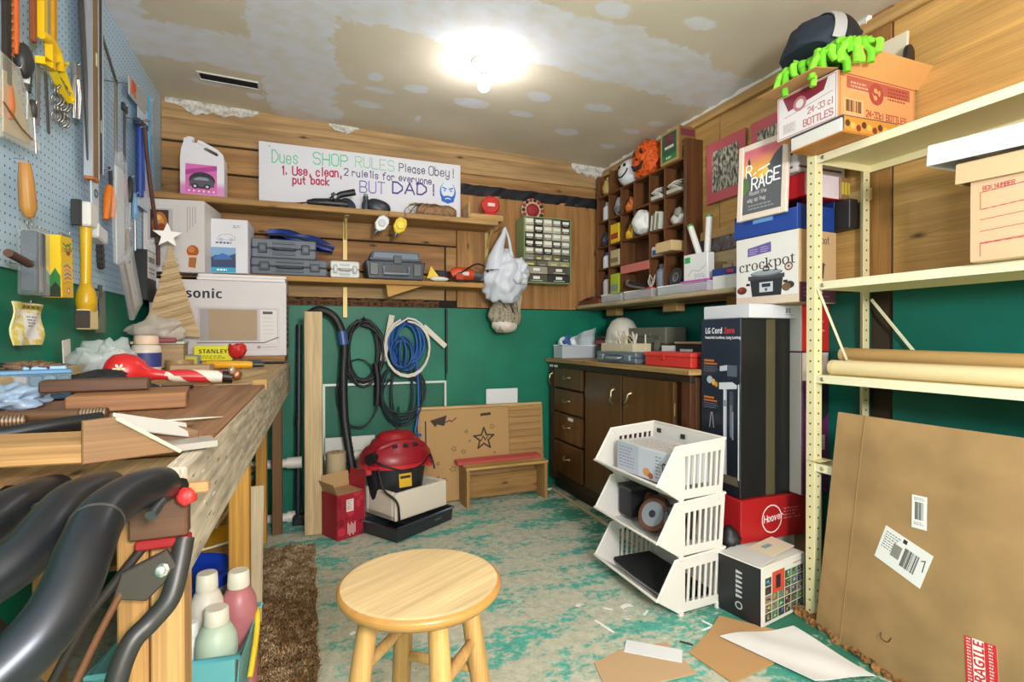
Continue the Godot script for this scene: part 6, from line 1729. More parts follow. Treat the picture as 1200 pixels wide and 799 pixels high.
	var bb := thing("tool_case", "black tool box with a dark red band behind the frosted bin", "tool case", V(1.985, top, -3.22), V(0, -40, 0))
	part(bb, "body", bx(0.18, 0.09, 0.14, 0.006), rgb(34, 36, 38, 0.4), V(0, 0.046, 0))
	part(bb, "band", bx(0.182, 0.03, 0.142, 0.004), rgb(110, 24, 30, 0.4), V(0, 0.115, 0))
	part(bb, "lid", blob(0.09, 0.03, 0.07, 0, 1, 1, 10, 0.7), rgb(42, 42, 44, 0.4), V(0, 0.14, 0))
	var dm := thing("helmet", "pale rounded dome helmet on the cabinet by the wall", "helmet", V(1.95, top + 0.02, -3.0))
	part(dm, "shell", lathe([0.13, 0.04, 0.135, 0.1, 0.12, 0.18, 0.085, 0.235, 0.04, 0.258, 0, 0.262], 28, 0.8, 0.95), rgb(206, 200, 188, 0.35))
	part(dm, "brim", lathe([0, 0, 0.1, 0, 0.138, 0.01, 0.14, 0.05, 0.13, 0.06], 28, 0.8, 0.95), rgb(176, 172, 162, 0.4))
	part(dm, "stripe", lathe([0.1365, 0.085, 0.1355, 0.11], 28, 0.8, 0.95), rgb(224, 222, 216, 0.3))
	var gc := hard_case("instrument_case", "big drab grey hard case standing at the back of the cabinet top", V(2.0, top, -2.72), 0.42, 0.21, 0.15, rgb(104, 104, 92, 0.45), rgb(84, 84, 74, 0.45))
	gc.rotation_degrees.y = -90
	var pc := thing("paper_carton", "open cream carton full of loose sticks and papers on the cabinet", "box", V(1.84, top, -2.8), V(0, -90, 0))
	part(pc, "body", bx(0.36, 0.11, 0.13, 0.003), rgb(214, 200, 168, 0.7), V(0, 0.056, 0))
	var rr := RandomNumberGenerator.new()
	rr.seed = 31
	for k in 22: part(pc, "stick", bx(0.008, rr.randf_range(0.09, 0.15), 0.006, 0.001), [rgb(232, 226, 206, 0.6), rgb(206, 188, 150, 0.6), rgb(226, 220, 214, 0.6)][k % 3], V(rr.randf_range(-0.04, 0.17), 0.12, rr.randf_range(-0.05, 0.07)), V(rr.randf_range(-25, 25), 0, rr.randf_range(-50, 50)))
	var sc := hard_case("socket_case", "slim grey metal latch case at the front of the cabinet top", V(1.72, top, -2.62), 0.4, 0.065, 0.14, rgb(124, 134, 146, 0.35, 0.4), rgb(170, 176, 184, 0.3, 0.6))
	sc.rotation_degrees.y = -88
	var rc := thing("metal_box", "bright red metal box at the near front of the cabinet top", "tool box", V(1.755, top, -2.17), V(0, -90, 0))
	part(rc, "body", bx(0.36, 0.05, 0.17, 0.004), rgb(206, 56, 50, 0.4), V(0, 0.026, 0))
	part(rc, "lid", bx(0.366, 0.022, 0.176, 0.004), rgb(216, 66, 58, 0.38), V(0, 0.062, 0))
	part(rc, "clasp", bx(0.03, 0.03, 0.008, 0.002), rgb(190, 44, 40, 0.35), V(-0.03, 0.048, 0.089))
	var bk := thing("black_box", "black box with white print and a grey lid behind the red metal box", "box", V(1.93, top, -2.22), V(0, -90, 0))
	part(bk, "body", bx(0.26, 0.11, 0.13, 0.004), rgb(36, 38, 42, 0.4), V(0, 0.056, 0))
	part(bk, "print", bx(0.1, 0.05, 0.002, 0.0005), rgb(214, 214, 216), V(-0.04, 0.06, 0.0655))
	part(bk, "tray", bx(0.27, 0.012, 0.14, 0.003), rgb(176, 152, 110, 0.5), V(0.0, 0.118, 0))
	var wb := solo("white_box", "small white box between the drab case and the black box", "box", bx(0.1, 0.1, 0.12, 0.003), rgb(222, 218, 212, 0.6), V(1.93, top + 0.051, -2.43))
	var jar := thing("glass_jar", "small glass jar by the wall at the near end of the cabinet top", "jar", V(2.05, top, -2.06))
	part(jar, "glass", lathe([0, 0, 0.035, 0, 0.038, 0.01, 0.038, 0.1, 0.03, 0.12, 0, 0.12], 20), clear(hexc("bcc8cc"), 0.5, 0.1))
	part(jar, "lid", lathe([0, 0.118, 0.034, 0.118, 0.034, 0.14, 0, 0.14], 20), rgb(150, 154, 158, 0.3, 0.7))

# ---------------------------------------------------------------- pigeonholes and pictures on the right wall
const CZ := [-3.41, -3.256, -3.10, -2.945, -2.775, -2.625, -2.452]
const CY := [2.11, 1.928, 1.742, 1.582, 1.372]

func build_cubby() -> void:
	# the long shelf under them
	var sh := thing("wall_shelf", "narrow shelf board on the right wall beneath the pigeonholes", "shelf", V(1.985, 1.306, -2.68))
	part(sh, "board", bx(1.54, 0.024, 0.272, 0.004), wood(hexc("c9b48e"), "a", 0.7, 0.4), V(0, 0, 0), V(0, 90, 0))
	for z in [0.62, 0.1, -0.55]: part(sh, "cleat", bx(0.13, 0.055, 0.06, 0.003), wood(hexc("d2a868"), "c", 0.7), V(0.05, -0.04, z), V(0, 90, 0))
	var c := thing("pigeonhole_rack", "dark wooden pigeonhole rack full of small things on the right wall", "shelf rack", V(2.062, 1.32, -2.93))
	var o := c.position
	var wd := wood(hexc("7a4c2a"), "v", 0.5, 0.3)
	var dk := wood(hexc("68401f"), "v", 0.5, 0.6)
	part(c, "back_board", bx(0.99, 0.85, 0.008, 0.001), dk, V(0.058, 0.42, 0), V(0, 90, 0))
	part(c, "near_side", bx(0.022, 0.9, 0.125, 0.002), wood(hexc("6e4426"), "v", 0.45, 0.2), V(0, 0.45, CZ[6] - o.z + 0.012), V(0, 90, 0))
	part(c, "far_side", bx(0.014, 0.8, 0.125, 0.002), wd, V(0, 0.4, CZ[0] - o.z - 0.006), V(0, 90, 0))
	for k in [1, 2, 4, 5]: part(c, "divider", bx(0.011, 0.74, 0.118, 0.001), wd, V(-0.002, (CY[0] + CY[4]) / 2 - o.y, CZ[k] - o.z), V(0, 90, 0))
	part(c, "divider", bx(0.011, CY[0] - CY[2], 0.118, 0.001), wd, V(-0.002, (CY[0] + CY[2]) / 2 - o.y, CZ[3] - o.z), V(0, 90, 0))
	for r in 5:
		for k in 6:
			if r == 3 and k in [2, 3]: continue
			part(c, "shelf_board", bx(CZ[k + 1] - CZ[k] - 0.008, 0.011, 0.12, 0.001), wd, V(-0.001, CY[r] - o.y, (CZ[k] + CZ[k + 1]) / 2 - o.z), V(0, 90, 0))
	part(c, "pink_strip", bx(0.325, 0.055, 0.008, 0.001), rgb(208, 118, 108, 0.6), V(-0.06, 1.545 - o.y, -2.937 - o.z), V(0, 90, 0), "pink card strip")
	# upper open boxes at the far end
	part(c, "upper_side", bx(0.012, 0.16, 0.12, 0.001), wd, V(0, 2.195 - o.y, -3.245 - o.z), V(0, 90, 0))
	part(c, "upper_side", bx(0.012, 0.16, 0.12, 0.001), wd, V(0, 2.195 - o.y, -3.41 - o.z), V(0, 90, 0))
	# contents of the holes: column, row, kind, colour, second colour, label
	var fill := [
		[0, 0, "can", "d8d8dc", "b0b0b4", "white spray can lid in the top far pigeonhole"], [1, 0, "tube", "9aa0aa", "70747c", "grey cloth roll in the second pigeonhole of the top row"], [2, 0, "lump", "d8742c", "a85420", "orange cap in the third pigeonhole of the top row"],
		[4, 0, "fan", "ece8e0", "c8c4ba", "white paper bundle in the top row left of the last hole"], [5, 0, "fan", "e8e2d6", "c0b8a8", "crumpled white bundle in the last pigeonhole of the top row"],
		[0, 1, "ring", "30343c", "5a6a8a", "dark tape roll in the far pigeonhole of the second row"], [1, 1, "box", "e6c428", "a83a2c", "yellow and red packet in the second row"], [2, 1, "lump", "e0b02c", "b08420", "yellow soft toy in the second row"], [3, 1, "ball", "ecebe6", "d8d8d2", "big white yarn ball in the second row"],
		[4, 1, "cards", "d6d2c4", "8a8474", "row of thin cards standing in the second row"], [5, 1, "lump", "c6c2b8", "8e8a80", "grey white crumpled item in the last hole of the second row"],
		[0, 2, "can", "e6e4ea", "4a5fa8", "white and blue bottle in the far hole of the third row"], [1, 2, "box", "c9b892", "8c7c58", "tan packet in the second hole of the third row"], [4, 2, "box", "e4e4e4", "3c66a4", "low white and blue box in the third row"], [5, 2, "tray", "d8b884", "b08a58", "pale wooden drawer box pulled out of the third row"],
		[0, 3, "can", "cfcac6", "3a3a40", "pale bottle in the far hole of the bottom row"], [1, 3, "box", "b8cc3c", "8a9a9a", "lime green packet in the bottom row"], [4, 3, "can", "8a8f98", "5c6068", "grey tall tin in the bottom row"], [5, 3, "ring", "3c3c40", "a0a0a4", "coiled dark cable in the last hole of the bottom row"]]
	for f in fill:
		var k: int = f[0]
		var r: int = f[1]
		var zc: float = (CZ[k] + CZ[k + 1]) / 2
		var y: float = CY[r + 1] + 0.006
		var w: float = CZ[k + 1] - CZ[k] - 0.03
		var h: float = CY[r] - CY[r + 1] - 0.03
		var m := mat(hexc(f[3]), 0.5)
		var n := mat(hexc(f[4]), 0.5)
		match f[2]:
			"can":
				var t := thing("small_can", f[5], "container", V(2.05, y, zc))
				part(t, "body", lathe([0, 0, w * 0.34, 0, w * 0.34, h * 0.62, w * 0.24, h * 0.72, 0, h * 0.72], 18), m)
				part(t, "cap", lathe([0, h * 0.72, w * 0.2, h * 0.72, w * 0.2, h * 0.88, 0, h * 0.88], 16), n)
			"tube":
				var t := thing("cloth_roll", f[5], "cloth", V(2.05, y + w * 0.3, zc))
				part(t, "roll", blob(0.045, h * 0.42, w * 0.42, 0.25, 12.0, 4, 14), m, V(0, h * 0.2, 0))
				part(t, "fold", blob(0.03, h * 0.2, w * 0.3, 0.3, 14.0, 8, 10), n, V(-0.02, h * 0.1, 0.01))
			"lump":
				var t := thing("soft_item", f[5], "item", V(2.04, y, zc))
				part(t, "body", blob(0.04, h * 0.26, w * 0.42, 0.5, 18.0, 5 + k, 14), m, V(0, h * 0.24, 0))
				part(t, "tip", blob(0.025, h * 0.2, w * 0.2, 0.5, 22.0, 9 + k, 12), n, V(-0.015, h * 0.42, w * 0.15))
			"ball":
				var t := thing("yarn_ball", f[5], "yarn", V(2.02, y, zc))
				part(t, "ball", blob(0.075, 0.078, 0.075, 0.2, 20.0, 3, 18), m, V(0, 0.078, 0))
				part(t, "strand", tube(coil(0, 0, 0, 0.074, 0.076, 3, 0.003, 4), 0.002, 5), n, V(0, 0.078, 0), V(0, 60, 0))
			"ring":
				var t := thing("tape_roll", f[5], "tape", V(2.035, y, zc))
				part(t, "roll", lathe([w * 0.18, -0.02, w * 0.4, -0.02, w * 0.4, 0.02, w * 0.18, 0.02, w * 0.18, -0.02], 22), m, V(0, w * 0.4, 0), V(0, 0, 80))
				part(t, "core", lathe([w * 0.15, -0.021, w * 0.19, -0.021, w * 0.19, 0.021, w * 0.15, 0.021, w * 0.15, -0.021], 20), n, V(0, w * 0.4, 0), V(0, 0, 80))
			"box":
				var t := thing("small_packet", f[5], "packet", V(2.035, y, zc))
				part(t, "body", bx(0.07, h * (0.45 if k == 4 else 0.85), w * 0.85, 0.003), m, V(0, h * (0.225 if k == 4 else 0.425), 0))
				part(t, "label", bx(0.001, h * 0.25, w * 0.7, 0.0003), n, V(-0.0356, h * (0.16 if k == 4 else 0.3), 0))
			"fan":
				var t := thing("paper_bundle", f[5], "paper", V(2.03, y, zc))
				for i in 5: part(t, "leaf", bx(0.09, 0.006, w * 0.24, 0.001), m if i % 2 else n, V(0, 0.03 + 0.01 * i, -w * 0.2 + i * w * 0.1), V(0, 0, -20 + i * 9))
				part(t, "base", bx(0.08, 0.024, w * 0.8, 0.003), n, V(0.0, 0.012, 0))
			"cards":
				for i in 5: solo("card", ["leftmost thin card in the second row", "second thin card in the row of cards", "middle thin card of the row", "fourth thin card, darker edge", "last thin card leaning to the divider"][i], "card", bx(0.08, h * (0.6 + 0.06 * (i % 3)), 0.008, 0.001), [m, n][i % 2], V(2.03, y + h * (0.3 + 0.03 * (i % 3)), zc - w * 0.35 + i * w * 0.16), V(8, 0, 0), "cards in the pigeonhole")
			"tray":
				var t := thing("drawer_box", f[5], "box", V(2.0, y, zc - 0.03))
				part(t, "body", bx(0.1, 0.06, w * 1.05, 0.003), m, V(0, 0.03, 0))
				part(t, "inside", bx(0.085, 0.004, w * 0.95, 0.001), n, V(0, 0.0605, 0))
	# pieces in the wide lower cells
	var pl := thing("pliers", "steel pliers slanting out of the wide bottom pigeonhole", "pliers", V(2.0, CY[4] + 0.012, -2.9))
	part(pl, "handle", tube([V(0.0, 0.07, -0.1), V(-0.01, 0.03, 0.1)], 0.01, 8), rgb(64, 66, 70, 0.35, 0.6))
	part(pl, "handle", tube([V(0.0, 0.045, -0.1), V(-0.02, 0.01, 0.1)], 0.01, 8), rgb(180, 182, 186, 0.3, 0.8))
	part(pl, "jaw", blob(0.014, 0.026, 0.024, 0, 1, 1, 10), rgb(150, 152, 156, 0.3, 0.8), V(0, 0.065, -0.11))
	# on top of the rack
	var tp: float = CY[0] + 0.006
	var sn := thing("snowman_head", "white ball head with a drawn smiling face on top of the rack", "decoration", V(2.05, tp, -3.06))
	part(sn, "head", blob(0.075, 0.092, 0.1, 0, 1, 1, 20), rgb(232, 232, 236, 0.5), V(0, 0.092, 0))
	part(sn, "smile", tube(smooth_path([V(-0.062, 0.09, -0.06), V(-0.075, 0.062, -0.03), V(-0.076, 0.054, 0.01), V(-0.07, 0.075, 0.05), V(-0.064, 0.1, 0.062)], 6), 0.0045, 6), rgb(24, 24, 26))
	for s in [-1, 1]: part(sn, "eye", blob(0.008, 0.013, 0.013, 0, 1, 1, 8), rgb(22, 22, 24, 0.3), V(-0.066, 0.13, s * 0.03))
	var pk := thing("pumpkin", "orange tinsel pumpkin with a dark carved face on top of the rack", "decoration", V(2.05, tp, -2.855))
	part(pk, "body", blob(0.085, 0.115, 0.115, 0.35, 38.0, 3, 34), rgb(222, 92, 22, 0.6), V(0, 0.115, 0))
	var ft := MultiMesh.new()
	ft.transform_format = MultiMesh.TRANSFORM_3D
	ft.mesh = bx(0.022, 0.003, 0.005, 0.0005)
	ft.instance_count = 900
	var rr := RandomNumberGenerator.new()
	rr.seed = 9
	for i in 900:
		var d := V(rr.randfn(), rr.randfn(), rr.randfn()).normalized()
		var p := V(d.x * 0.085, 0.115 + d.y * 0.115, d.z * 0.115)
		ft.set_instance_transform(i, Transform3D(Basis.from_euler(V(rr.randf() * 6, rr.randf() * 6, rr.randf() * 6)), p))
	var fm := MultiMeshInstance3D.new()
	fm.name = "tinsel"
	fm.multimesh = ft
	fm.material_override = rgb(236, 104, 26, 0.5)
	fm.set_meta("kind", "stuff")
	pk.add_child(fm)
	for s in [-1, 1]: part(pk, "eye", prism(pv([-0.02, -0.014, 0.02, -0.014, 0, 0.022]), 0.012, 0.002), rgb(54, 34, 42, 0.7), V(-0.082, 0.15, s * 0.035), V(0, -90, 0))
	part(pk, "nose", prism(pv([-0.012, -0.008, 0.012, -0.008, 0, 0.014]), 0.012, 0.002), rgb(54, 34, 42, 0.7), V(-0.09, 0.11, 0), V(0, -90, 0))
	part(pk, "mouth", prism(pv([-0.06, 0.015, -0.03, -0.005, 0.03, -0.005, 0.06, 0.015, 0.035, -0.03, 0.012, -0.022, 0.0, -0.034, -0.012, -0.022, -0.035, -0.03]), 0.014, 0.002), rgb(54, 34, 42, 0.7), V(-0.086, 0.07, 0), V(0, -90, 0))
	part(pk, "stem", lathe([0, 0, 0.014, 0, 0.01, 0.02, 0, 0.022], 10), rgb(120, 90, 40), V(0, 0.226, 0))
	var tn := thing("tea_tin", "green and red printed tin box at the near end of the rack top", "tin", V(2.06, tp, -2.575), V(0, -90, 0))
	part(tn, "body", bx(0.17, 0.2, 0.125, 0.004), rgb(150, 118, 66, 0.4), V(0, 0.1, 0))
	var im := img(120, 140, hexc("b08f58"))
	rect(im, 12, 12, 96, 116, hexc("2e5a48")); rect(im, 12, 104, 96, 24, hexc("2f7d4a"))
	dot(im, 60, 44, 34, 26, hexc("7c3440")); dot(im, 60, 60, 24, 20, hexc("54403c")); rect(im, 30, 66, 60, 12, hexc("d8d0bc"))
	scribble(im, 40, 112, 40, 1, hexc("d6e0c0"), 8, 9)
	face(tn, "printed_face", 0.164, 0.194, pic(im, 0.4), V(0, 0.1, 0.0632))
	im = img(100, 140, hexc("8f6a3c"))
	rect(im, 8, 10, 84, 30, hexc("7c3844")); dot(im, 50, 70, 30, 18, hexc("6a4a30")); line_poly(im, [20, 80, 40, 60, 70, 66, 84, 90], 5, hexc("d0b070"))
	face(tn, "printed_side", 0.12, 0.194, pic(im, 0.4), V(0.0856, 0.1, 0), V(0, 90, 0))
	# in the upper boxes and along the front shelf
	var gi := thing("glass_ornament", "pale gold glass ornament in the open box at the rack's far top", "ornament", V(2.04, tp, -3.33))
	part(gi, "body", blob(0.035, 0.055, 0.045, 0.4, 20.0, 5, 14), rgb(196, 164, 96, 0.4), V(0, 0.055, 0))
	part(gi, "neck", lathe([0, 0, 0.012, 0, 0.01, 0.03, 0, 0.032], 10), rgb(210, 190, 140, 0.4), V(0, 0.105, 0))
	var y0 := 1.319
	var bb := thing("wood_box", "brown wooden tray of screws at the far end of the narrow shelf", "tray", V(1.905, y0, -3.28), V(0, -90, 0))
	part(bb, "body", bx(0.28, 0.03, 0.1, 0.003), wood(hexc("8a4e34"), "c", 0.5), V(0, 0.016, 0))
	part(bb, "parts", blob(0.12, 0.02, 0.045, 0.8, 40.0, 3, 16), mottle(hexc("6a3a2e"), 0.5, 14.0, 0.9, 3), V(0, 0.034, 0))
	for k in 3:
		var t := thing("clear_tray", ["clear parts tray in the middle of the narrow shelf", "clear parts tray with red pieces on the narrow shelf", "long clear parts tray at the near end of the narrow shelf"][k], "tray", V(1.905, y0, [-3.0, -2.7, -2.3][k]), V(0, -90, 0))
		var l: float = [0.24, 0.28, 0.4][k]
		part(t, "body", bx(l, 0.05, 0.09, 0.002), clear(hexc("d6d8da"), 0.5, 0.15), V(0, 0.026, 0))
		part(t, "parts", blob(l * 0.42, 0.016, 0.036, 0.8, 40.0, 3 + k, 14), mottle([hexc("8a7a6c"), hexc("b04440"), hexc("b8b4ac")][k], 0.5, 14.0, 0.9, 3), V(0, 0.02, 0))
		part(t, "rim", tube([V(-l / 2, 0.05, -0.045), V(l / 2, 0.05, -0.045), V(l / 2, 0.05, 0.045), V(-l / 2, 0.05, 0.045)], 0.003, 5, true), rgb(220, 222, 224, 0.35))
	var rc := thing("red_jar", "small red jar with white wire on top in front of the rack", "jar", V(1.975, y0, -2.72))
	part(rc, "body", lathe([0, 0, 0.03, 0, 0.034, 0.01, 0.034, 0.06, 0.026, 0.075, 0, 0.075], 18), rgb(196, 40, 44, 0.4))
	for k in 6: part(rc, "wire", tube(smooth_path([V(0, 0.07, 0), V(0.01 * cos(k), 0.11, 0.03 * sin(k)), V(0.03 * cos(k * 1.7), 0.15, 0.05 * sin(k * 1.3))], 4), 0.002, 5), rgb(226, 222, 214, 0.4))
	for k in 2:
		var t := thing("white_tube", ["white taper tube leaning left by the rack's near side", "white taper tube standing upright by the rack's near side"][k], "tube", V(1.985, y0 + 0.07, [-2.235, -2.25][k]), V([-24, 4][k], 0, 0))
		part(t, "tube", tube([V(0, 0.03, 0), V(0, 0.34, 0)], 0.017, 14), rgb(238, 232, 226, 0.35))
		part(t, "cap", tube([V(0, 0.335, 0), V(0, 0.348, 0)], 0.018, 14), rgb(70, 150, 84, 0.4))
	var pk2 := thing("packet", "white packet with a green mark standing on the purple banded box", "packet", V(1.92, y0, -2.23), V(0, -86, 0))
	part(pk2, "body", bx(0.17, 0.14, 0.05, 0.004), rgb(228, 226, 224, 0.45), V(0, 0.135, 0))
	part(pk2, "base", bx(0.21, 0.065, 0.07, 0.003), rgb(186, 70, 178, 0.45), V(0, 0.033, 0))
	for k in 7: part(pk2, "print_block", bx(0.017, 0.026, 0.001, 0.0003), rgb(232, 196, 230), V(-0.072 + 0.024 * k, 0.032, 0.0354), V(0, 0, 8 * (k % 3) - 8))
	part(pk2, "green_mark", bx(0.04, 0.03, 0.002, 0.0005), rgb(70, 168, 80), V(-0.055, 0.175, 0.0256))
	im = img(100, 80, hexc("e2e0de"))
	line_poly(im, [10, 60, 30, 30, 60, 40, 90, 14], 3, hexc("a8a4a0")); scribble(im, 40, 54, 50, 3, hexc("9a9698"), 8, 3)
	face(pk2, "print", 0.15, 0.075, pic(im), V(0.01, 0.11, 0.0256))
	var bw := thing("small_box", "blue and white box at the near end of the narrow shelf", "box", V(1.95, y0, -2.02), V(0, -86, 0))
	part(bw, "body", bx(0.17, 0.07, 0.1, 0.003), rgb(214, 210, 204, 0.5), V(0, 0.036, 0))
	part(bw, "lid", bx(0.174, 0.035, 0.104, 0.003), rgb(40, 62, 128, 0.4), V(0, 0.088, 0))
	part(bw, "mark", bx(0.04, 0.016, 0.002, 0.0005), rgb(196, 60, 56), V(0.03, 0.088, 0.0525))
	for k in 4: solo("wood_offcut", ["upright pale offcut furthest from the viewer on the shelf", "second upright pale offcut on the shelf behind the packet", "taller offcut with a turned top on the shelf", "near upright offcut beside the blue and white box"][k], "block", bx(0.05, [0.17, 0.15, 0.2, 0.16][k], 0.06, 0.003), wood(hexc("ddc090"), "v", 0.7, 0.2 * k), V(2.07, y0 + [0.086, 0.076, 0.101, 0.081][k], -2.24 + 0.075 * k), V(0, 5 * k, 0), "offcuts on the narrow shelf")
	# pictures in pink mounts
	for k in 2:
		var z: float = [-2.236, -1.92][k]
		var t := thing("picture", ["pink mounted pencil drawing fully in view on the plywood", "second pink mounted drawing, mostly hidden behind the orange sky poster"][k], "picture", V(RIGHT - 0.026, 2.0, z), V(0, -90, 0))
		part(t, "mount", bx(0.28, 0.335, 0.008, 0.002), rgb(206, 96, 102, 0.6))
		var g := img(128, 150, hexc("cfc6b0"))
		var f := noise(4 + k, 0.05, 4)
		for y in 150:
			for x in 128:
				var v := clampf(0.75 + 0.9 * f.get_noise_2d(x * 1.6, y * 0.7), 0.25, 1.0)
				g.set_pixel(x, y, Color(0.8 * v, 0.77 * v, 0.69 * v))
		line_poly(g, [30, 10, 34, 90, 22, 140], 5, hexc("55524a")); line_poly(g, [10, 100, 60, 96, 120, 110], 3, hexc("6e6a60"))
		face(t, "drawing", 0.19, 0.225, pic(g, 0.7), V(0, 0, 0.0046))

# ---------------------------------------------------------------- stool, stacking bins, cartons and papers on the floor
func build_floor_right() -> void:
	# stool
	var st := thing("stool", "round pale wooden stool with four splayed legs in the foreground", "stool", V(0.213, 0.0, -1.072))
	var seat := part(st, "seat", lathe([0.158, -0.001, 0.15, 0, 0, 0], 56), wood(hexc("f0d09a"), "c", 0.34, 0.3, 1.2), V(0, 0.585, 0), V(0, 30, 0))
	part(st, "seat_edge", lathe([0, -0.03, 0.135, -0.03, 0.155, -0.026, 0.164, -0.016, 0.166, -0.008, 0.163, -0.003, 0.158, -0.001], 56), wood(hexc("d39a52"), "c", 0.32, 0.6, 1.2), V(0, 0.585, 0), Vector3.ZERO, "darker varnished rim")
	var lw := wood(hexc("dcaa66"), "v", 0.4, 0.4)
	var fwd := V(0.3608, 0, -0.9326)
	var rgt := V(0.9326, 0, 0.3608)
	var dirs := []
	for k in 4:
		var a := deg_to_rad(28.0 + 90.0 * k)
		var o := rgt * cos(a) + fwd * sin(a)
		dirs.append(o)
		var top := o * 0.1 + V(0, 0.565, 0)
		var bot := o * 0.185 + V(0, 0.002, 0)
		part(st, "leg", tube([top, top.lerp(bot, 0.2), top.lerp(bot, 0.55), top.lerp(bot, 0.8), bot], [0.019, 0.021, 0.022, 0.02, 0.016], 16), lw)
	for k in 4:
		var y: float = [0.36, 0.43, 0.36, 0.43][k]
		var f := (0.565 - y) / 0.563
		var r := lerpf(0.1, 0.185, f)
		part(st, "stretcher", tube([dirs[k] * r + V(0, y, 0), (dirs[k] * r).lerp(dirs[(k + 1) % 4] * r, 0.5) + V(0, y, 0), dirs[(k + 1) % 4] * r + V(0, y, 0)], [0.009, 0.0125, 0.009], 12), wood(hexc("dcae6c"), "v", 0.4, 0.7))
	# three stacking bins
	var b0 := make_bin("lowest white stacking bin with a black mat inside")
	b0.position = V(1.237, 0.012, -1.66)
	var b1 := copy(b0, "middle white stacking bin holding round brown discs", V(1.237, 0.232, -1.66))
	var b2 := copy(b0, "topmost white stacking bin with a white carton inside", V(1.237, 0.452, -1.66))
	solo("black_mat", "black rubber mat lying in the lowest stacking bin", "mat", bx(0.2, 0.02, 0.42, 0.004), rgb(26, 26, 28, 0.8), V(1.425, 0.05, -1.9))
	for k in 5:
		var t := thing("sanding_disc", ["large brown sanding disc nearest the opening of the middle bin", "second brown disc leaning behind the first in the middle bin", "grey backed disc in the middle of the middle bin", "brown disc at the far side of the middle bin", "small disc by the slotted end of the middle bin"][k], "disc", V([1.37, 1.41, 1.4, 1.43, 1.46][k], 0.327 - 0.002 * k, [-1.86, -1.9, -1.78, -1.99, -1.74][k]), V(0, 20 - 14 * k, 62 + 4 * k), "discs in the middle bin")
		part(t, "disc", disc([0.07, 0.07, 0.066, 0.06, 0.062][k], 0.03, 26), rgb([112, 96, 78, 104, 90][k], [72, 60, 74, 66, 60][k], [52, 46, 74, 48, 46][k], 0.6))
		part(t, "face", disc(0.052, 0.004, 24, 0.001), rgb(150, 152, 156, 0.45) if k % 2 == 0 else rgb(132, 84, 54, 0.6), V(0, 0.0165, 0))
		part(t, "hub", disc(0.016, 0.008, 16, 0.002), rgb(52, 56, 62, 0.4), V(0, 0.018, 0))
	var pl := thing("pliers", "grey metal tool lying across the lip of the middle bin", "tool", V(1.33, 0.33, -1.73), V(0, 50, 30))
	part(pl, "shank", bx(0.12, 0.012, 0.016, 0.003), rgb(170, 174, 178, 0.3, 0.7), V(0, 0, 0))
	part(pl, "head", prism(pv([0.05, -0.02, 0.085, -0.014, 0.085, 0.014, 0.05, 0.02]), 0.012, 0.002), rgb(120, 124, 128, 0.35, 0.7))
	var sb := thing("black_box", "black boxy object at the far end of the middle bin", "box", V(1.43, 0.265, -2.06))
	part(sb, "body", bx(0.16, 0.13, 0.09, 0.006), rgb(34, 34, 36, 0.5), V(0, 0.065, 0))
	part(sb, "rim", bx(0.17, 0.02, 0.1, 0.004), rgb(60, 60, 62, 0.45), V(0, 0.13, 0))
	var pc := thing("print_box", "white carton with a small orange picture lying in the topmost bin", "box", V(1.42, 0.487, -1.885), V(0, 4, 0))
	part(pc, "body", bx(0.2, 0.13, 0.35, 0.003), rgb(214, 216, 222, 0.55), V(0, 0.065, 0))
	var im := img(256, 100, hexc("d4d8e0"))
	rect(im, 0, 0, 110, 100, hexc("c2c6d2")); scribble(im, 10, 14, 80, 7, hexc("8e94a8"), 11, 4)
	dot(im, 150, 78, 18, 14, hexc("dc9a58")); dot(im, 168, 86, 12, 10, hexc("b8643a")); scribble(im, 190, 16, 30, 7, hexc("8a8e9a"), 11, 4)
	write(im, "Co", 222, 34, 26, hexc("2c3444"), 5)
	face(pc, "printed_face", 0.346, 0.126, pic(im), V(-0.1006, 0.065, 0), V(0, -90, 0))
	im = img(128, 128, hexc("d8d6d4")); scribble(im, 14, 20, 100, 8, hexc("b8a89c"), 12, 4); dot(im, 90, 90, 16, 12, hexc("d8a478"))
	face(pc, "printed_top", 0.196, 0.346, pic(im), V(0, 0.1306, 0), V(-90, 0, 0))
	# photo cube carton
	var cb := thing("photo_carton", "white and black carton covered with a grid of small photos beside the bins", "box", V(1.564, 0.001, -1.477), V(0, 11.5, 0))
	var w := 0.297
	var h := 0.222
	var d := 0.185
	part(cb, "body", bx(w, h, d, 0.003), rgb(226, 222, 212, 0.5), V(w / 2, h / 2, -d / 2))
	im = img(280, 220, hexc("e6e2d6"))
	var rr := RandomNumberGenerator.new()
	rr.seed = 14
	for r in 5:
		for k in 6:
			var x := 18 + k * 42
			var y := 40 + r * 34
			if r < 2 and k in [1, 2]: continue
			var c := Color.from_hsv(rr.randf_range(0.02, 0.4), rr.randf_range(0.2, 0.6), rr.randf_range(0.2, 0.6))
			rect(im, x, y, 39, 31, c)
			for q in 6: dot(im, x + rr.randi_range(8, 31), y + rr.randi_range(8, 23), rr.randf_range(2, 7), rr.randf_range(2, 7), Color.from_hsv(rr.randf(), rr.randf_range(0.2, 0.7), rr.randf_range(0.2, 0.95)))
	rect(im, 62, 26, 80, 82, hexc("d84a34")); rect(im, 86, 42, 30, 52, hexc("26242a")); scribble(im, 200, 20, 60, 1, hexc("d06a50"), 8, 5)
	face(cb, "photo_grid", w - 0.006, h - 0.006, pic(im), V(w / 2, h / 2, 0.0006))
	im = img(160, 200, hexc("242326"))
	for k in 6: fill_poly(im, [68, 34 + k * 17, 92, 38 + k * 17, 92, 44 + k * 17, 68, 46 + k * 17], hexc("c0c0c0"))
	dot(im, 80, 158, 14, 14, hexc("b8b8b8")); dot(im, 80, 158, 9, 9, hexc("242326"))
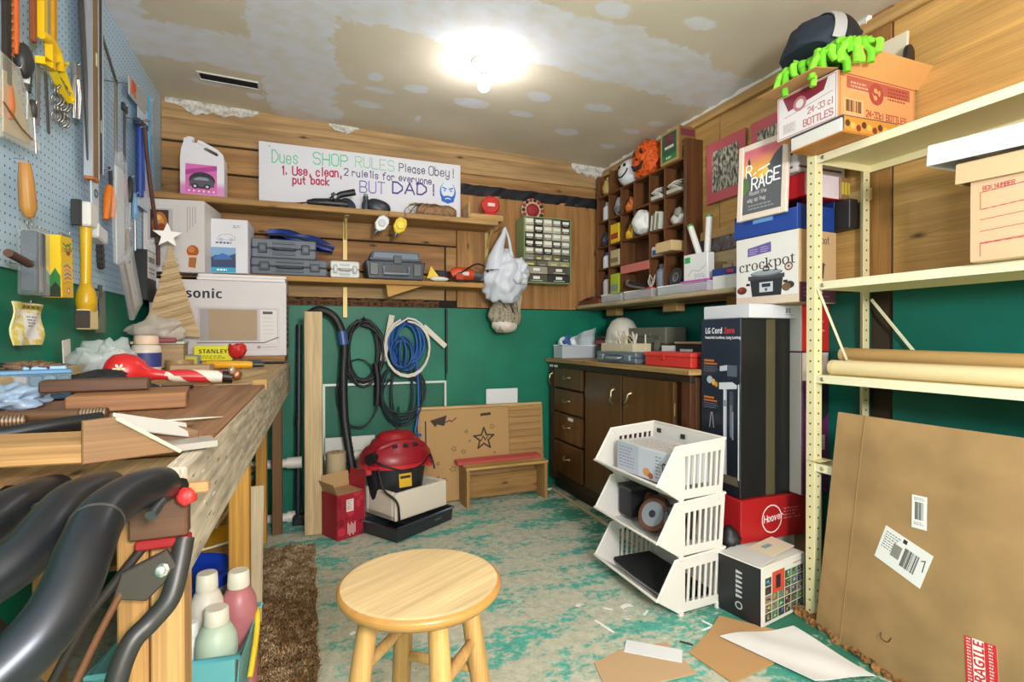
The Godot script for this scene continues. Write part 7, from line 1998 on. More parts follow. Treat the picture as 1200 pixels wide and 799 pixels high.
	face(cb, "black_side", d - 0.004, h - 0.004, pic(im, 0.35), V(-0.0006, h / 2, -d / 2), V(0, -90, 0))
	part(cb, "flap", bx(0.2, 0.003, 0.1, 0.001), rgb(222, 206, 178, 0.6), V(w * 0.62, h + 0.012, -d * 0.45), V(4, 0, 3))
	part(cb, "flap", bx(0.1, 0.003, d * 0.9, 0.001), rgb(206, 204, 200, 0.5), V(w * 0.2, h + 0.008, -d / 2), V(0, 0, 5))
	part(cb, "pale_label", bx(0.05, 0.001, 0.02, 0.0003), rgb(120, 166, 168, 0.5), V(w * 0.62, h + 0.016, -d * 0.5), V(4, 0, 3))
	# vacuum attachments between the bins and the shelf
	for k in 2:
		var t := thing("vacuum_nozzle", ["black vacuum attachment lying between bins and photo carton", "grey vacuum wand standing against the red vacuum carton"][k], "vacuum part", [V(1.62, 0.001, -1.7), V(1.985, 0.001, -1.6)][k])
		if k == 0:
			part(t, "body", blob(0.04, 0.05, 0.05, 0.3, 20.0, 4, 12), rgb(32, 32, 34, 0.5), V(0, 0.25, 0.0))
			part(t, "stem", tube([V(0, 0.0, 0), V(0, 0.24, 0)], 0.014, 10), rgb(44, 44, 46, 0.4))
		else:
			part(t, "wand", tube([V(-0.04, 0.02, 0.03), V(0.02, 0.42, -0.02)], 0.017, 12), rgb(70, 70, 74, 0.35, 0.5))
			part(t, "cuff", tube([V(-0.05, 0.0, 0.035), V(-0.03, 0.08, 0.024)], 0.022, 12), rgb(40, 40, 42, 0.45))
	# the big leaning cardboard
	build_cardboard()
	# rough wooden kerb at the base of the shelving
	var kr := sheet(func(u, v): return V(1.80 - 0.15 * u + 0.045 * v + 0.008 * sin(u * 41.0) * sin(u * 97.0), 0.012 + 0.01 * sin(u * 63.0 + v * 5.0) * sin(u * 29.0), -1.66 + 0.85 * u), 90, 5, 0.022)
	struct("trim_3", kr, mottle(hexc("a8743e"), 0.9, 9.0, 1.0, 9))
	# papers
	solo("cardboard_flat", "tan cardboard sheet lying flat on the floor at the lower right", "cardboard", prism(pv([0.0, -0.13, 0.16, -0.05, 0.17, 0.02, 0.05, 0.17, -0.06, 0.1, -0.22, 0.02, -0.2, -0.16]), 0.004, 0.0008), rgb(188, 146, 96, 0.8), V(1.43, 0.004, -1.43), V(-90, 0, 0))
	solo("cardboard_flat", "second paler cardboard piece on the floor in front of the stool's right side", "cardboard", prism(pv([-0.16, -0.1, 0.16, -0.12, 0.18, 0.06, 0.0, 0.08, -0.12, 0.05]), 0.003, 0.0006), rgb(196, 162, 122, 0.8), V(1.0, 0.003, -1.47), V(-90, 0, 0))
	solo("paper_sheet", "large white crumpled paper sheet lying over the floor cardboard", "paper", sheet(func(u, v): return V(-0.13 + 0.3 * u + 0.1 * v * (1 - u), 0.01 + 0.006 * sin(u * 7.0) * sin(v * 5.0 + 1.0), -0.16 + 0.3 * v + 0.05 * u), 14, 14, 0.002), rgb(228, 224, 220, 0.7), V(1.5, 0.002, -1.32))
	solo("paper_slip", "narrow white paper slip lying on the floor right of the stool", "paper", bx(0.19, 0.002, 0.075, 0.0005), rgb(228, 228, 228, 0.7), V(1.1, 0.006, -1.5), V(0, -40, 0))
	solo("wood_sliver", "small dark sliver lying beside the tan floor cardboard", "scrap", bx(0.045, 0.005, 0.006, 0.001), rgb(62, 46, 36, 0.7), V(1.24, 0.0035, -1.5), V(0, -50, 0))
	for k in 4: solo("paper_scrap", ["small white scrap nearest the white paper slip", "curled white scrap behind the stool", "white chip in the middle of the floor", "white scrap beside the brown rug"][k], "scrap", sheet(func(u, v): return V(0.05 * u, 0.006 * sin(u * 3.0 + k), 0.02 * v), 5, 3, 0.002), rgb(236, 234, 230, 0.7), [V(1.16, 0.004, -1.8), V(0.99, 0.004, -1.86), V(1.12, 0.004, -1.7), V(0.16, 0.004, -1.95)][k], V(0, 40 * k, 0))

func make_bin(label: String) -> Node3D:
	var t := thing("stacking_bin", label, "bin", Vector3.ZERO, Vector3.ZERO, "white stacking bins")
	var m := rgb(222, 216, 208, 0.4)
	var zl := 0.47
	var th := 0.006
	for s in 2:
		var z := -th / 2 if s == 0 else -zl + th / 2
		# each slotted end: solid front cheek, top band, base band, six bars and the rear stile
		var e := part(t, "end_cheek", prism(pv([0.0, 0.062, 0.084, 0.202, 0.13, 0.205, 0.13, 0.004, 0.1, 0.0]), th, 0.001), m, V(0, 0, z))
		part(e, "top_band", prism(pv([0.12, 0.165, 0.324, 0.18, 0.326, 0.222, 0.084, 0.202, 0.09, 0.19]), th * 1.3, 0.001), m)
		part(e, "base_band", prism(pv([0.12, 0.0, 0.308, 0.008, 0.31, 0.04, 0.12, 0.036]), th * 1.3, 0.001), m)
		for k in 6: part(e, "bar", bx(0.011, 0.15, th, 0.001), m, V(0.147 + k * 0.0275, 0.104 + 0.002 * k, 0), V(0, 0, -3))
		part(e, "rear_stile", bx(0.018, 0.2, th, 0.001), m, V(0.311, 0.108, 0), V(0, 0, -4))
		part(e, "rim", tube([V(0.0, 0.06, 0), V(0.084, 0.203, 0), V(0.327, 0.224, 0)], 0.0055, 8), rgb(236, 228, 216, 0.35))
		part(e, "foot", bx(0.022, 0.03, 0.016, 0.003), m, V(0.11, -0.004, 0))
		part(e, "foot", bx(0.022, 0.03, 0.016, 0.003), m, V(0.29, 0.0, 0))
	part(t, "base", bx(0.205, 0.005, zl - 0.012, 0.001), m, V(0.205, 0.008, -zl / 2))
	part(t, "front_lip", bx(0.122, 0.006, zl, 0.002), m, V(0.05, 0.031, -zl / 2), V(0, 0, -32))
	part(t, "lip_rim", tube([V(-0.002, 0.064, 0), V(-0.002, 0.064, -zl)], 0.006, 8), rgb(238, 230, 220, 0.35))
	part(t, "back_wall", bx(0.006, 0.215, zl - 0.012, 0.001), m, V(0.317, 0.112, -zl / 2), V(0, 0, -3))
	part(t, "back_rim", tube([V(0.327, 0.224, 0), V(0.327, 0.224, -zl)], 0.0055, 8), rgb(236, 228, 216, 0.35))
	for k in 2: part(t, "black_clip", bx(0.004, 0.02, 0.028, 0.001), rgb(34, 34, 36, 0.5), V(0.312, 0.19, -zl + 0.06 + 0.17 * k), V(0, 0, -3))
	return t

func card_at(u: float, v: float) -> Vector3:
	var tl := V(1.79, 0.812, -1.345)
	var tr := V(1.79, 0.812, -0.5)
	var bl := V(1.762, 0.006, -1.41)
	var br := V(1.635, 0.006, -0.56)
	var p := tl.lerp(tr, u).lerp(bl.lerp(br, u), v)
	return p + V(-0.006 * sin(u * 5.0), 0, 0)

func build_cardboard() -> void:
	var t := thing("cardboard_sheet", "huge flattened cardboard sheet with shipping labels leaning on the steel shelving", "cardboard")
	part(t, "sheet", sheet(card_at, 40, 24, 0.006), mottle(hexc("b8905e"), 0.85, 0.8, 0.12, 3))
	var crease := []
	for k in 12: crease.append(card_at(0.12 + 0.004 * k * 0.2, k / 11.0) + V(-0.0035, 0, 0))
	part(t, "crease", tube(crease, 0.0018, 5), rgb(156, 118, 74, 0.85))
	var im := img(80, 150, hexc("e6e2dc"))
	bars(im, 16, 30, 48, 80, hexc("38342f")); scribble(im, 12, 10, 56, 2, hexc("6a655e"), 8, 3); scribble(im, 12, 122, 50, 2, hexc("6a655e"), 8, 3)
	stick_label(t, "barcode_label", im, 0.044, 0.1, 3)
	im = img(220, 160, hexc("e8e4de"))
	bars(im, 110, 40, 66, 86, hexc("2f2c29")); scribble(im, 12, 20, 80, 7, hexc("5a564f"), 12, 4); rect(im, 92, 8, 18, 18, hexc("2a2826")); rect(im, 60, 50, 40, 60, hexc("8a847c")); line_poly(im, [186, 50, 200, 40, 204, 90], 4, hexc("2a2826"))
	stick_label(t, "shipping_label", im, 0.155, 0.115, -16)
	im = img(200, 260, hexc("cf2f2c"))
	rect(im, 50, 0, 74, 260, hexc("efe6e0"))
	for k in 2: scribble(im, [14, 150][k], 6, 30, 16, hexc("f0d0cc"), 16, 8)
	var fl := stick_label(t, "fragile_label", im, 0.078, 0.13, 8)
	lettering(fl, "FRAGILE", 0.026, rgb(206, 46, 44, 0.6), V(-0.004, 0, 0.0008), V(0, 0, 90), sansb, 0.86)
	part(t, "staple", tube(smooth_path([card_at(0.3, 0.86) + V(-0.006, 0.01, 0), card_at(0.3, 0.86) + V(-0.02, 0.0, 0.01), card_at(0.32, 0.85) + V(-0.014, -0.012, 0.01), card_at(0.34, 0.85) + V(-0.006, 0.004, 0)], 5), 0.0014, 5), rgb(70, 56, 44, 0.4, 0.6))

func stick_label(t: Node3D, called: String, im: Image, w: float, h: float, roll: float) -> MeshInstance3D:
	var u := 0.0
	var v := 0.0
	match called:
		"barcode_label":
			u = 0.37; v = 0.335
		"shipping_label":
			u = 0.335; v = 0.52
		_:
			u = 0.625; v = 0.775
	var p := card_at(u, v)
	var du := (card_at(u + 0.02, v) - card_at(u - 0.02, v)).normalized()
	var dv := (card_at(u, v - 0.02) - card_at(u, v + 0.02)).normalized()
	var n := du.cross(dv).normalized()
	dv = n.cross(du)
	var o := face(t, called, w, h, pic(im, 0.6), Vector3.ZERO)
	o.transform = Transform3D(Basis(du, dv, n) * Basis(Vector3.BACK, deg_to_rad(roll)), p + n * 0.0042)
	return o

# ---------------------------------------------------------------- tools on the pegboard; local x runs away from the viewer along the wall, z out of it
func peg(called: String, label: String, category: String, z: float, y: float, roll := 0.0, out := 0.0) -> Node3D:
	var t := thing(called, label, category, V(-0.758 + out, y, z), V(0, 90, roll))
	part(t, "hook", tube([V(0, 0, -0.014), V(0, 0.0, 0.012), V(0, 0.008, 0.014)], 0.0018, 6), rgb(160, 166, 170, 0.3, 1.0))
	return t

func build_pegboard() -> void:
	var steel := rgb(164, 168, 174, 0.3, 0.85)
	var dark := rgb(40, 40, 42, 0.45)
	# from the left edge of the picture
	var t := peg("wood_rasp", "dark toothed rasp with an orange handle at the far left of the pegboard", "rasp", -1.79, 2.12, 0, 0.01)
	part(t, "blade", bx(0.03, 0.34, 0.012, 0.003), rgb(52, 44, 40, 0.5, 0.4), V(0, -0.2, 0))
	for k in 12: part(t, "tooth", bx(0.012, 0.006, 0.01, 0.001), rgb(196, 120, 60, 0.4, 0.4), V(0.016, -0.06 - k * 0.022, 0.003))
	part(t, "handle", lathe([0, -0.46, 0.013, -0.455, 0.017, -0.42, 0.012, -0.37, 0, -0.365], 14), rgb(204, 112, 50, 0.5))
	t = peg("hacksaw", "orange framed saw with a black knob hanging at the pegboard's left", "saw", -1.845, 2.3, 0, 0.006)
	part(t, "frame", bx(0.018, 0.44, 0.014, 0.003), rgb(214, 104, 44, 0.45), V(0, -0.22, 0))
	part(t, "blade", bx(0.014, 0.44, 0.003, 0.001), rgb(206, 206, 206, 0.3, 0.7), V(-0.03, -0.22, 0))
	part(t, "knob", blob(0.032, 0.05, 0.022, 0.2, 20.0, 3, 12), dark, V(0.028, -0.44, 0.006))
	part(t, "knob_stem", lathe([0, -0.05, 0.01, -0.05, 0.014, 0.02, 0, 0.02], 12), dark, V(0.05, -0.47, 0.004))
	# yellow bar clamp
	t = peg("bar_clamp", "large yellow bar clamp with angled jaws on the pegboard", "clamp", -1.99, 2.36, 0, 0.012)
	var ye := rgb(236, 190, 24, 0.35)
	part(t, "rail", bx(0.03, 0.36, 0.02, 0.003), ye, V(-0.02, -0.2, 0.005))
	part(t, "rail", bx(0.028, 0.36, 0.02, 0.003), rgb(206, 150, 18, 0.4), V(0.045, -0.2, 0.005))
	part(t, "steel_bar", bx(0.028, 0.38, 0.01, 0.002), rgb(176, 176, 170, 0.3, 0.7), V(0.012, -0.2, 0.004))
	part(t, "backing", bx(0.02, 0.4, 0.012, 0.002), rgb(140, 72, 34, 0.5), V(-0.06, -0.22, 0))
	part(t, "head", tube(smooth_path([V(-0.04, -0.385, 0.01), V(0.0, -0.378, 0.014), V(0.05, -0.39, 0.014), V(0.085, -0.43, 0.012)], 6), [0.012, 0.012, 0.013, 0.014, 0.014, 0.014, 0.014, 0.014, 0.014, 0.014, 0.014, 0.014, 0.014, 0.014, 0.014, 0.014, 0.014, 0.012, 0.012], 10), ye)
	part(t, "jaw", prism(pv([-0.05, -0.452, 0.02, -0.438, 0.05, -0.418, 0.11, -0.402, 0.12, -0.386, 0.088, -0.424, 0.165, -0.49, 0.14, -0.512, 0.03, -0.458, -0.05, -0.474]), 0.024, 0.003), rgb(238, 204, 30, 0.35), V(0, 0, 0.012))
	part(t, "jaw_web", prism(pv([0.0, -0.385, 0.018, -0.385, 0.03, -0.46, 0.005, -0.46]), 0.02, 0.002), ye, V(0, 0, 0.012))
	# clear bag over a wooden handle
	var cb := clear(hexc("e2dccb"), 0.28, 0.35)
	t = peg("blade_bag", "clear plastic bag with a wide trowel blade hanging at the left", "bag", -1.83, 1.82, 0, 0.012)
	part(t, "film", prism(pv([-0.09, 0.0, 0.0, 0.0, 0.04, -0.05, 0.12, -0.19, 0.1, -0.2, -0.09, -0.22]), 0.012, 0.003), cb, V(0, 0, 0.004))
	part(t, "blade", prism(pv([-0.07, -0.04, -0.02, -0.03, 0.08, -0.185, -0.07, -0.2]), 0.003), rgb(210, 190, 150, 0.4, 0.2), V(0, 0, 0.002))
	part(t, "seam", tube([V(-0.09, -0.13, 0.012), V(0.0, -0.165, 0.012), V(0.06, -0.175, 0.012)], 0.0025, 6), rgb(120, 92, 66, 0.5))
	t = peg("chisel", "light wooden handled chisel hanging below the clear bag", "chisel", -1.845, 1.575, 9, 0.014)
	part(t, "handle", lathe([0, -0.16, 0.012, -0.156, 0.02, -0.13, 0.018, -0.06, 0.013, -0.01, 0, -0.008], 16), wood(hexc("d49a50"), "v", 0.5), V(0, 0, 0.01))
	part(t, "sleeve", bx(0.026, 0.07, 0.016, 0.003), rgb(206, 210, 214, 0.4), V(0.026, -0.05, 0.006), V(0, 0, 4))
	part(t, "ring", tube(ring_pts(0.014, 14), 0.002, 6, true), steel, V(0.0, -0.175, 0.01))
	# thin drivers and files
	var names := ["slim steel screwdriver hanging right of the clear bag", "second slim screwdriver with a kinked shaft", "flat grey file hanging above the chain wrench", "narrow dark file beside the flat grey file"]
	for k in 4:
		t = peg(["screwdriver", "screwdriver", "file", "file"][k], names[k], ["screwdriver", "screwdriver", "file", "file"][k], [-1.89, -1.925, -1.965, -2.01][k], [1.84, 1.76, 1.9, 1.9][k], [0, 8, -2, 6][k], 0.008)
		if k < 2:
			part(t, "shaft", tube([V(0, -0.03, 0.004), V(0, -0.14, 0.004)], 0.0035, 8), rgb(206, 208, 212, 0.25, 0.9))
			part(t, "grip", lathe([0, -0.04, 0.008, -0.038, 0.01, -0.01, 0.006, 0.01, 0, 0.012], 10), [rgb(224, 224, 224, 0.4), rgb(60, 54, 54, 0.5)][k], V(0, 0, 0.004))
		else:
			part(t, "blade", bx([0.024, 0.014][k - 2], 0.18, 0.004, 0.001), [rgb(150, 152, 156, 0.35, 0.7), rgb(86, 84, 80, 0.5, 0.5)][k - 2], V(0, -0.1, 0.002))
			part(t, "tang", bx(0.008, 0.03, 0.004, 0.001), steel, V(0, 0.0, 0.002))
	t = peg("chain", "short length of steel chain hung in a bunch under the yellow clamp", "chain", -2.1, 1.93, 0, 0.01)
	for s in 4:
		for k in 6:
			part(t, "link", tube(ring_pts(0.012, 10, 1.4), 0.003, 6, true), rgb(150, 144, 138, 0.3, 0.9), V(-0.035 + s * 0.024, -0.02 - k * 0.026 + 0.006 * (s % 2), 0.006), V(0, 90 * (k % 2), 6 * s))
	t = peg("pliers", "steel locking pliers hanging right of the yellow clamp", "pliers", -2.225, 2.02, 0, 0.012)
	part(t, "jaw", prism(pv([-0.02, 0.0, 0.025, 0.01, 0.03, -0.03, 0.012, -0.05, -0.016, -0.045]), 0.014, 0.003), steel)
	part(t, "handle", tube([V(-0.008, -0.04, 0), V(-0.02, -0.1, 0), V(-0.012, -0.19, 0)], [0.008, 0.01, 0.007], 8), rgb(190, 186, 186, 0.25, 0.9))
	part(t, "handle", tube([V(0.014, -0.04, 0), V(0.03, -0.1, 0), V(0.024, -0.18, 0)], [0.008, 0.009, 0.006], 8), rgb(206, 200, 200, 0.25, 0.9))
	# try square and levels
	t = peg("try_square", "long dark steel square blade hanging beside the wooden level", "square", -2.275, 2.4, 7, 0.008)
	part(t, "blade", bx(0.036, 0.72, 0.006, 0.001), rgb(74, 74, 72, 0.4, 0.5), V(-0.012, -0.36, 0.004))
	part(t, "inner_blade", bx(0.03, 0.66, 0.003, 0.001), rgb(168, 160, 172, 0.3, 0.5), V(0.024, -0.33, 0.002))
	t = peg("spirit_level", "long wooden spirit level edged in bright metal", "level", -2.362, 2.41, 0, 0.014)
	part(t, "beam", bx(0.056, 0.74, 0.024, 0.002), wood(hexc("a3835c"), "v", 0.6, 0.3), V(0, -0.37, 0))
	for s in [-1, 1]: part(t, "metal_edge", bx(0.006, 0.745, 0.028, 0.001), rgb(196, 202, 210, 0.3, 0.6), V(s * 0.031, -0.37, 0))
	part(t, "vial", bx(0.02, 0.05, 0.028, 0.003), rgb(214, 206, 160, 0.2), V(0.014, -0.3, 0))
	part(t, "end_cap", bx(0.06, 0.014, 0.03, 0.002), rgb(188, 110, 44, 0.5), V(0, -0.745, 0))
	t = peg("spirit_level", "slim dark metal level hanging directly right of the wooden level", "level", -2.45, 2.39, 0, 0.008)
	part(t, "beam", bx(0.03, 0.68, 0.016, 0.002), rgb(50, 54, 60, 0.4, 0.4), V(0, -0.34, 0))
	part(t, "edge", bx(0.006, 0.68, 0.02, 0.001), rgb(214, 220, 228, 0.3, 0.6), V(0.018, -0.34, 0))
	part(t, "vial", bx(0.012, 0.05, 0.018, 0.002), rgb(206, 212, 206, 0.2), V(0, -0.5, 0))
	t = peg("framing_square", "grey steel framing square with one leg slanting along the pegboard", "square", -2.64, 2.16, 0, 0.008)
	part(t, "tongue", prism(pv([0.0, 0.0, 0.0, -0.028, -0.175, 0.09, -0.175, 0.115]), 0.005, 0.001), rgb(108, 106, 104, 0.35, 0.7), V(0.02, 0, 0))
	part(t, "body", bx(0.026, 0.42, 0.005, 0.001), rgb(150, 144, 132, 0.35, 0.7), V(0.008, -0.21, 0))
	t = peg("chisel", "slim dark chisel hanging in front of the framing square", "chisel", -2.74, 2.09, 0, 0.012)
	part(t, "blade", bx(0.018, 0.28, 0.006, 0.001), rgb(84, 82, 84, 0.4, 0.5), V(0, -0.16, 0))
	part(t, "head", bx(0.05, 0.035, 0.014, 0.003), rgb(44, 44, 50, 0.4), V(0, -0.01, 0))
	t = peg("squeegee", "dark blue squeegee tool with a flat black head", "tool", -2.93, 2.08, 0, 0.014)
	part(t, "head", bx(0.13, 0.032, 0.03, 0.005), rgb(28, 36, 72, 0.4), V(0.0, 0.0, 0.01), V(0, 0, 6))
	part(t, "rod", tube([V(-0.02, -0.01, 0.01), V(-0.01, -0.34, 0.01)], 0.014, 10), rgb(36, 66, 150, 0.35))
	part(t, "rod", tube([V(0.025, -0.01, 0.01), V(0.03, -0.3, 0.01)], 0.01, 10), rgb(60, 100, 190, 0.35))
	t = peg("strap", "dark red brown strap hanging from the blue tool over the carton", "strap", -2.9, 2.06, 0, 0.035)
	part(t, "strap", tube(smooth_path([V(0, 0, 0.012), V(0.01, -0.1, 0.016), V(0.05, -0.24, 0.02), V(0.11, -0.4, 0.026), V(0.14, -0.5, 0.03), V(0.145, -0.62, 0.03)], 6), 0.009, 8), rgb(84, 50, 46, 0.6))
	part(t, "clip", bx(0.03, 0.04, 0.02, 0.004), rgb(60, 40, 40, 0.5), V(0.14, -0.5, 0.03))
	# tag, acrylic rule and pale sheet near the corner
	t = peg("tool_tag", "grey card with an orange emblem hanging by the corner of the pegboard", "tag", -2.95, 2.27, 0, 0.006)
	part(t, "card", prism(rrect(0.26, 0.085, 0.012), 0.006, 0.001), rgb(178, 180, 178, 0.5), V(0, -0.05, 0), V(0, 0, 2))
	part(t, "emblem", prism(pv([-0.035, 0.03, 0.03, 0.03, 0.03, 0.0, 0.01, -0.005, 0.03, -0.03, 0.012, -0.03, -0.012, -0.006, -0.02, -0.03, -0.035, -0.03]), 0.004), rgb(212, 92, 56, 0.5), V(-0.07, -0.048, 0.004))
	t = peg("plastic_rule", "clear blue edged plastic rule standing at the pegboard corner", "rule", -3.16, 2.3, 0, 0.01)
	part(t, "rule", bx(0.06, 0.4, 0.006, 0.001), clear(hexc("cfe4f4"), 0.5, 0.1), V(0, -0.2, 0))
	for s in [-1, 1]: part(t, "blue_edge", bx(0.01, 0.4, 0.008, 0.001), rgb(70, 168, 214, 0.25), V(s * 0.03, -0.2, 0))
	part(t, "pale_back", bx(0.2, 0.5, 0.003, 0.001), rgb(206, 222, 234, 0.4), V(-0.1, -0.34, -0.006))
	# row below: scraper, white plate tool, orange pliers, blister pack
	t = peg("scraper", "yellow handled scraper with a boxy white head", "scraper", -2.26, 1.53, 0, 0.016)
	part(t, "head", bx(0.075, 0.085, 0.05, 0.006), rgb(226, 226, 222, 0.4), V(0.0, -0.02, 0.012))
	part(t, "guard", bx(0.1, 0.055, 0.05, 0.006), rgb(206, 210, 214, 0.35), V(0.075, -0.07, 0.016), V(0, 0, -8))
	part(t, "head_back", bx(0.014, 0.09, 0.03, 0.003), dark, V(-0.044, -0.02, 0.0))
	part(t, "handle", tube([V(0, -0.06, 0.012), V(0.0, -0.18, 0.012), V(0.0, -0.27, 0.012)], [0.018, 0.016, 0.016], 12), rgb(220, 178, 26, 0.35))
	part(t, "socket", lathe([0, -0.36, 0.028, -0.355, 0.032, -0.32, 0.028, -0.29, 0.017, -0.26, 0, -0.258], 16), rgb(210, 168, 30, 0.35), V(0, 0, 0.012))
	part(t, "tip", bx(0.08, 0.07, 0.04, 0.003), rgb(232, 212, 160, 0.5), V(0.004, -0.385, 0.014))
	part(t, "tip_edge", bx(0.012, 0.06, 0.042, 0.002), rgb(60, 52, 44, 0.5), V(-0.04, -0.385, 0.014))
	t = peg("edging_plate", "white plastic edging plate with a round hole", "tool", -2.395, 1.69, 0, 0.012)
	part(t, "plate", bx(0.07, 0.25, 0.006, 0.002), rgb(200, 216, 228, 0.35), V(0, -0.12, 0), V(0, 0, 3))
	part(t, "hole_ring", tube(ring_pts(0.014, 16), 0.003, 6, true), rgb(80, 92, 104, 0.4), V(0.0, -0.07, 0.004))
	t = peg("utility_knife", "black handled knife hanging under the boxy white scraper head", "knife", -2.37, 1.47, 8, 0.03)
	part(t, "handle", bx(0.03, 0.13, 0.02, 0.006), rgb(34, 34, 36, 0.45), V(0.01, -0.07, 0))
	part(t, "collar", bx(0.026, 0.02, 0.018, 0.003), steel, V(0.01, 0.0, 0))
	for k in 4: part(t, "grip_rib", bx(0.032, 0.006, 0.022, 0.002), rgb(60, 60, 62, 0.5), V(0.01, -0.04 - k * 0.022, 0))
	t = peg("snips", "orange and black handled snips beside the blister pack", "snips", -2.5, 1.74, 0, 0.02)
	part(t, "blade", prism(pv([-0.01, 0.0, 0.012, 0.0, 0.03, -0.08, 0.0, -0.09]), 0.008, 0.002), dark, V(0.03, 0.02, 0))
	part(t, "grip", tube([V(0.02, -0.06, 0), V(-0.01, -0.11, 0.004), V(-0.03, -0.2, 0.004)], [0.012, 0.015, 0.01], 10), rgb(222, 118, 32, 0.4))
	part(t, "grip", tube([V(0.03, -0.06, 0), V(0.05, -0.11, 0.004), V(0.04, -0.18, 0.004)], [0.012, 0.014, 0.01], 10), rgb(232, 130, 38, 0.4))
	t = peg("blister_pack", "long clear blister pack with a white blade hanging over the bench", "pack", -2.61, 1.8, 0, 0.03)
	part(t, "card", bx(0.1, 0.4, 0.004, 0.001), rgb(226, 230, 236, 0.35), V(0.0, -0.22, 0), V(0, 0, 2))
	part(t, "film", prism(pv([-0.05, 0.03, 0.0, 0.05, 0.05, 0.02, 0.09, -0.2, 0.11, -0.42, -0.07, -0.42, -0.09, -0.2]), 0.016, 0.003), clear(hexc("e4ecf2"), 0.25, 0.3), V(0, 0, 0.004))
	t = peg("blister_pack", "clear tray pack tilted towards the wooden tree", "pack", -2.66, 1.4, 32, 0.04)
	part(t, "tray", bx(0.16, 0.28, 0.02, 0.005), clear(hexc("d8dee2"), 0.3, 0.3), V(0, -0.1, 0))
	part(t, "insert", bx(0.04, 0.24, 0.012, 0.002), rgb(140, 120, 110, 0.5), V(-0.05, -0.1, 0.0))
	part(t, "insert", bx(0.07, 0.24, 0.01, 0.002), rgb(206, 208, 210, 0.4), V(0.02, -0.1, 0.0))
	# crayon box in a wire holder, clear case
	t = peg("crayon_box", "yellow and green crayon carton standing in a clear holder on the pegboard", "box", -2.02, 1.395, 3, 0.03)
	part(t, "carton", bx(0.085, 0.19, 0.05, 0.002), rgb(236, 196, 20, 0.4), V(0, -0.095, 0))
	var im := img(120, 260, hexc("ecc61a"))
	fill_poly(im, [0, 200, 20, 186, 40, 204, 60, 188, 80, 204, 100, 188, 120, 204, 120, 260, 0, 260], hexc("e6ba18"))
	dot(im, 74, 54, 26, 26, hexc("b0224a")); dot(im, 74, 50, 18, 12, hexc("ecc61a"))
	line_poly(im, [24, 30, 50, 40, 84, 34, 104, 24], 8, hexc("2c8a4a"))
	for k in 5: line_poly(im, [30, 130 + k * 18, 60, 120 + k * 18, 96, 132 + k * 16], 7, [hexc("8a5ac0"), hexc("e07ab0"), hexc("5a78d0"), hexc("c05aa0"), hexc("e09030")][k])
	dot(im, 70, 232, 16, 16, hexc("e05a8a")); dot(im, 70, 232, 7, 7, hexc("f4e6b0"))
	face(t, "printed_face", 0.083, 0.186, pic(im), V(0, -0.095, 0.0256))
	im = img(60, 200, hexc("ecc61a"))
	fill_poly(im, [0, 130, 15, 105, 30, 130, 45, 105, 60, 130, 60, 200, 0, 200], hexc("2c7a3a"))
	fill_poly(im, [0, 170, 15, 150, 30, 170, 45, 150, 60, 170, 60, 200, 0, 200], hexc("20301e"))
	face(t, "printed_side", 0.048, 0.186, pic(im), V(-0.0432, -0.095, 0), V(0, -90, 0))
	lettering(t, "Crayola", 0.014, rgb(40, 120, 64), V(0.004, -0.04, 0.0262), V(0, 0, 6), serif)
	t = peg("wire_holder", "clear plastic holder with dark contents left of the crayon carton", "holder", -1.88, 1.39, 0, 0.03)
	part(t, "shell", bx(0.07, 0.19, 0.05, 0.004), clear(hexc("c4d0d6"), 0.1, 0.1), V(0, -0.095, 0))
	for k in 3: part(t, "content", bx(0.018, 0.17, 0.036, 0.003), [rgb(60, 66, 72, 0.4), rgb(120, 124, 126, 0.4), rgb(44, 46, 48, 0.4)][k], V(-0.022 + k * 0.02, -0.095, 0))
	t = peg("card_pack", "grey card with two white round windows hanging right of the crayon carton", "pack", -2.135, 1.42, 0, 0.012)
	part(t, "card", bx(0.075, 0.11, 0.012, 0.003), rgb(108, 112, 112, 0.4), V(0, -0.055, 0))
	for k in 2: part(t, "window", disc(0.019, 0.004, 20, 0.001), rgb(226, 226, 216, 0.4), V(0, -0.034 - 0.044 * k, 0.007), V(90, 0, 0))
	t = peg("seed_packet", "crumpled yellow and white seed packet pinned to the green wall", "packet", -1.9, 1.18, 0, 0.002)
	part(t, "packet", sheet(func(u, v): return V(-0.085 + 0.17 * u, -0.12 * v, 0.006 + 0.005 * sin(u * 9.0 + v * 7.0)), 10, 8, 0.004), pic(seed_print()), V(0, 0, 0))
	# row along the bottom
	t = peg("black_carton", "narrow black carton with a white printed label above the wooden tree", "box", -3.02, 1.5, 0, 0.02)
	part(t, "carton", bx(0.16, 0.24, 0.05, 0.002), rgb(30, 30, 32, 0.4), V(0, -0.12, 0))
	im = img(100, 80, hexc("dedede"))
	scribble(im, 10, 16, 76, 1, hexc("4a4a50"), 8, 16)
	scribble(im, 10, 48, 80, 2, hexc("6a6a70"), 12, 5)
	face(t, "label", 0.15, 0.13, pic(im), V(0, -0.07, 0.0256))
	t = peg("hook_knife", "curved dark hook knife hanging above the bench on the green wall", "knife", -2.31, 1.21, 0, 0.02)
	part(t, "blade", tube(smooth_path([V(0.06, 0.02, 0), V(0.055, -0.05, 0), V(0.02, -0.09, 0), V(-0.03, -0.075, 0)], 6), [0.012, 0.012, 0.012, 0.012, 0.013, 0.013, 0.013, 0.013, 0.013, 0.013, 0.013, 0.012, 0.01, 0.009, 0.008, 0.007, 0.006, 0.005, 0.002], 8, false, 0.4), rgb(70, 76, 80, 0.35, 0.7))
	t = peg("putty_knife", "wide grey putty blade hanging flat on the green wall", "putty knife", -2.47, 1.26, 0, 0.004)
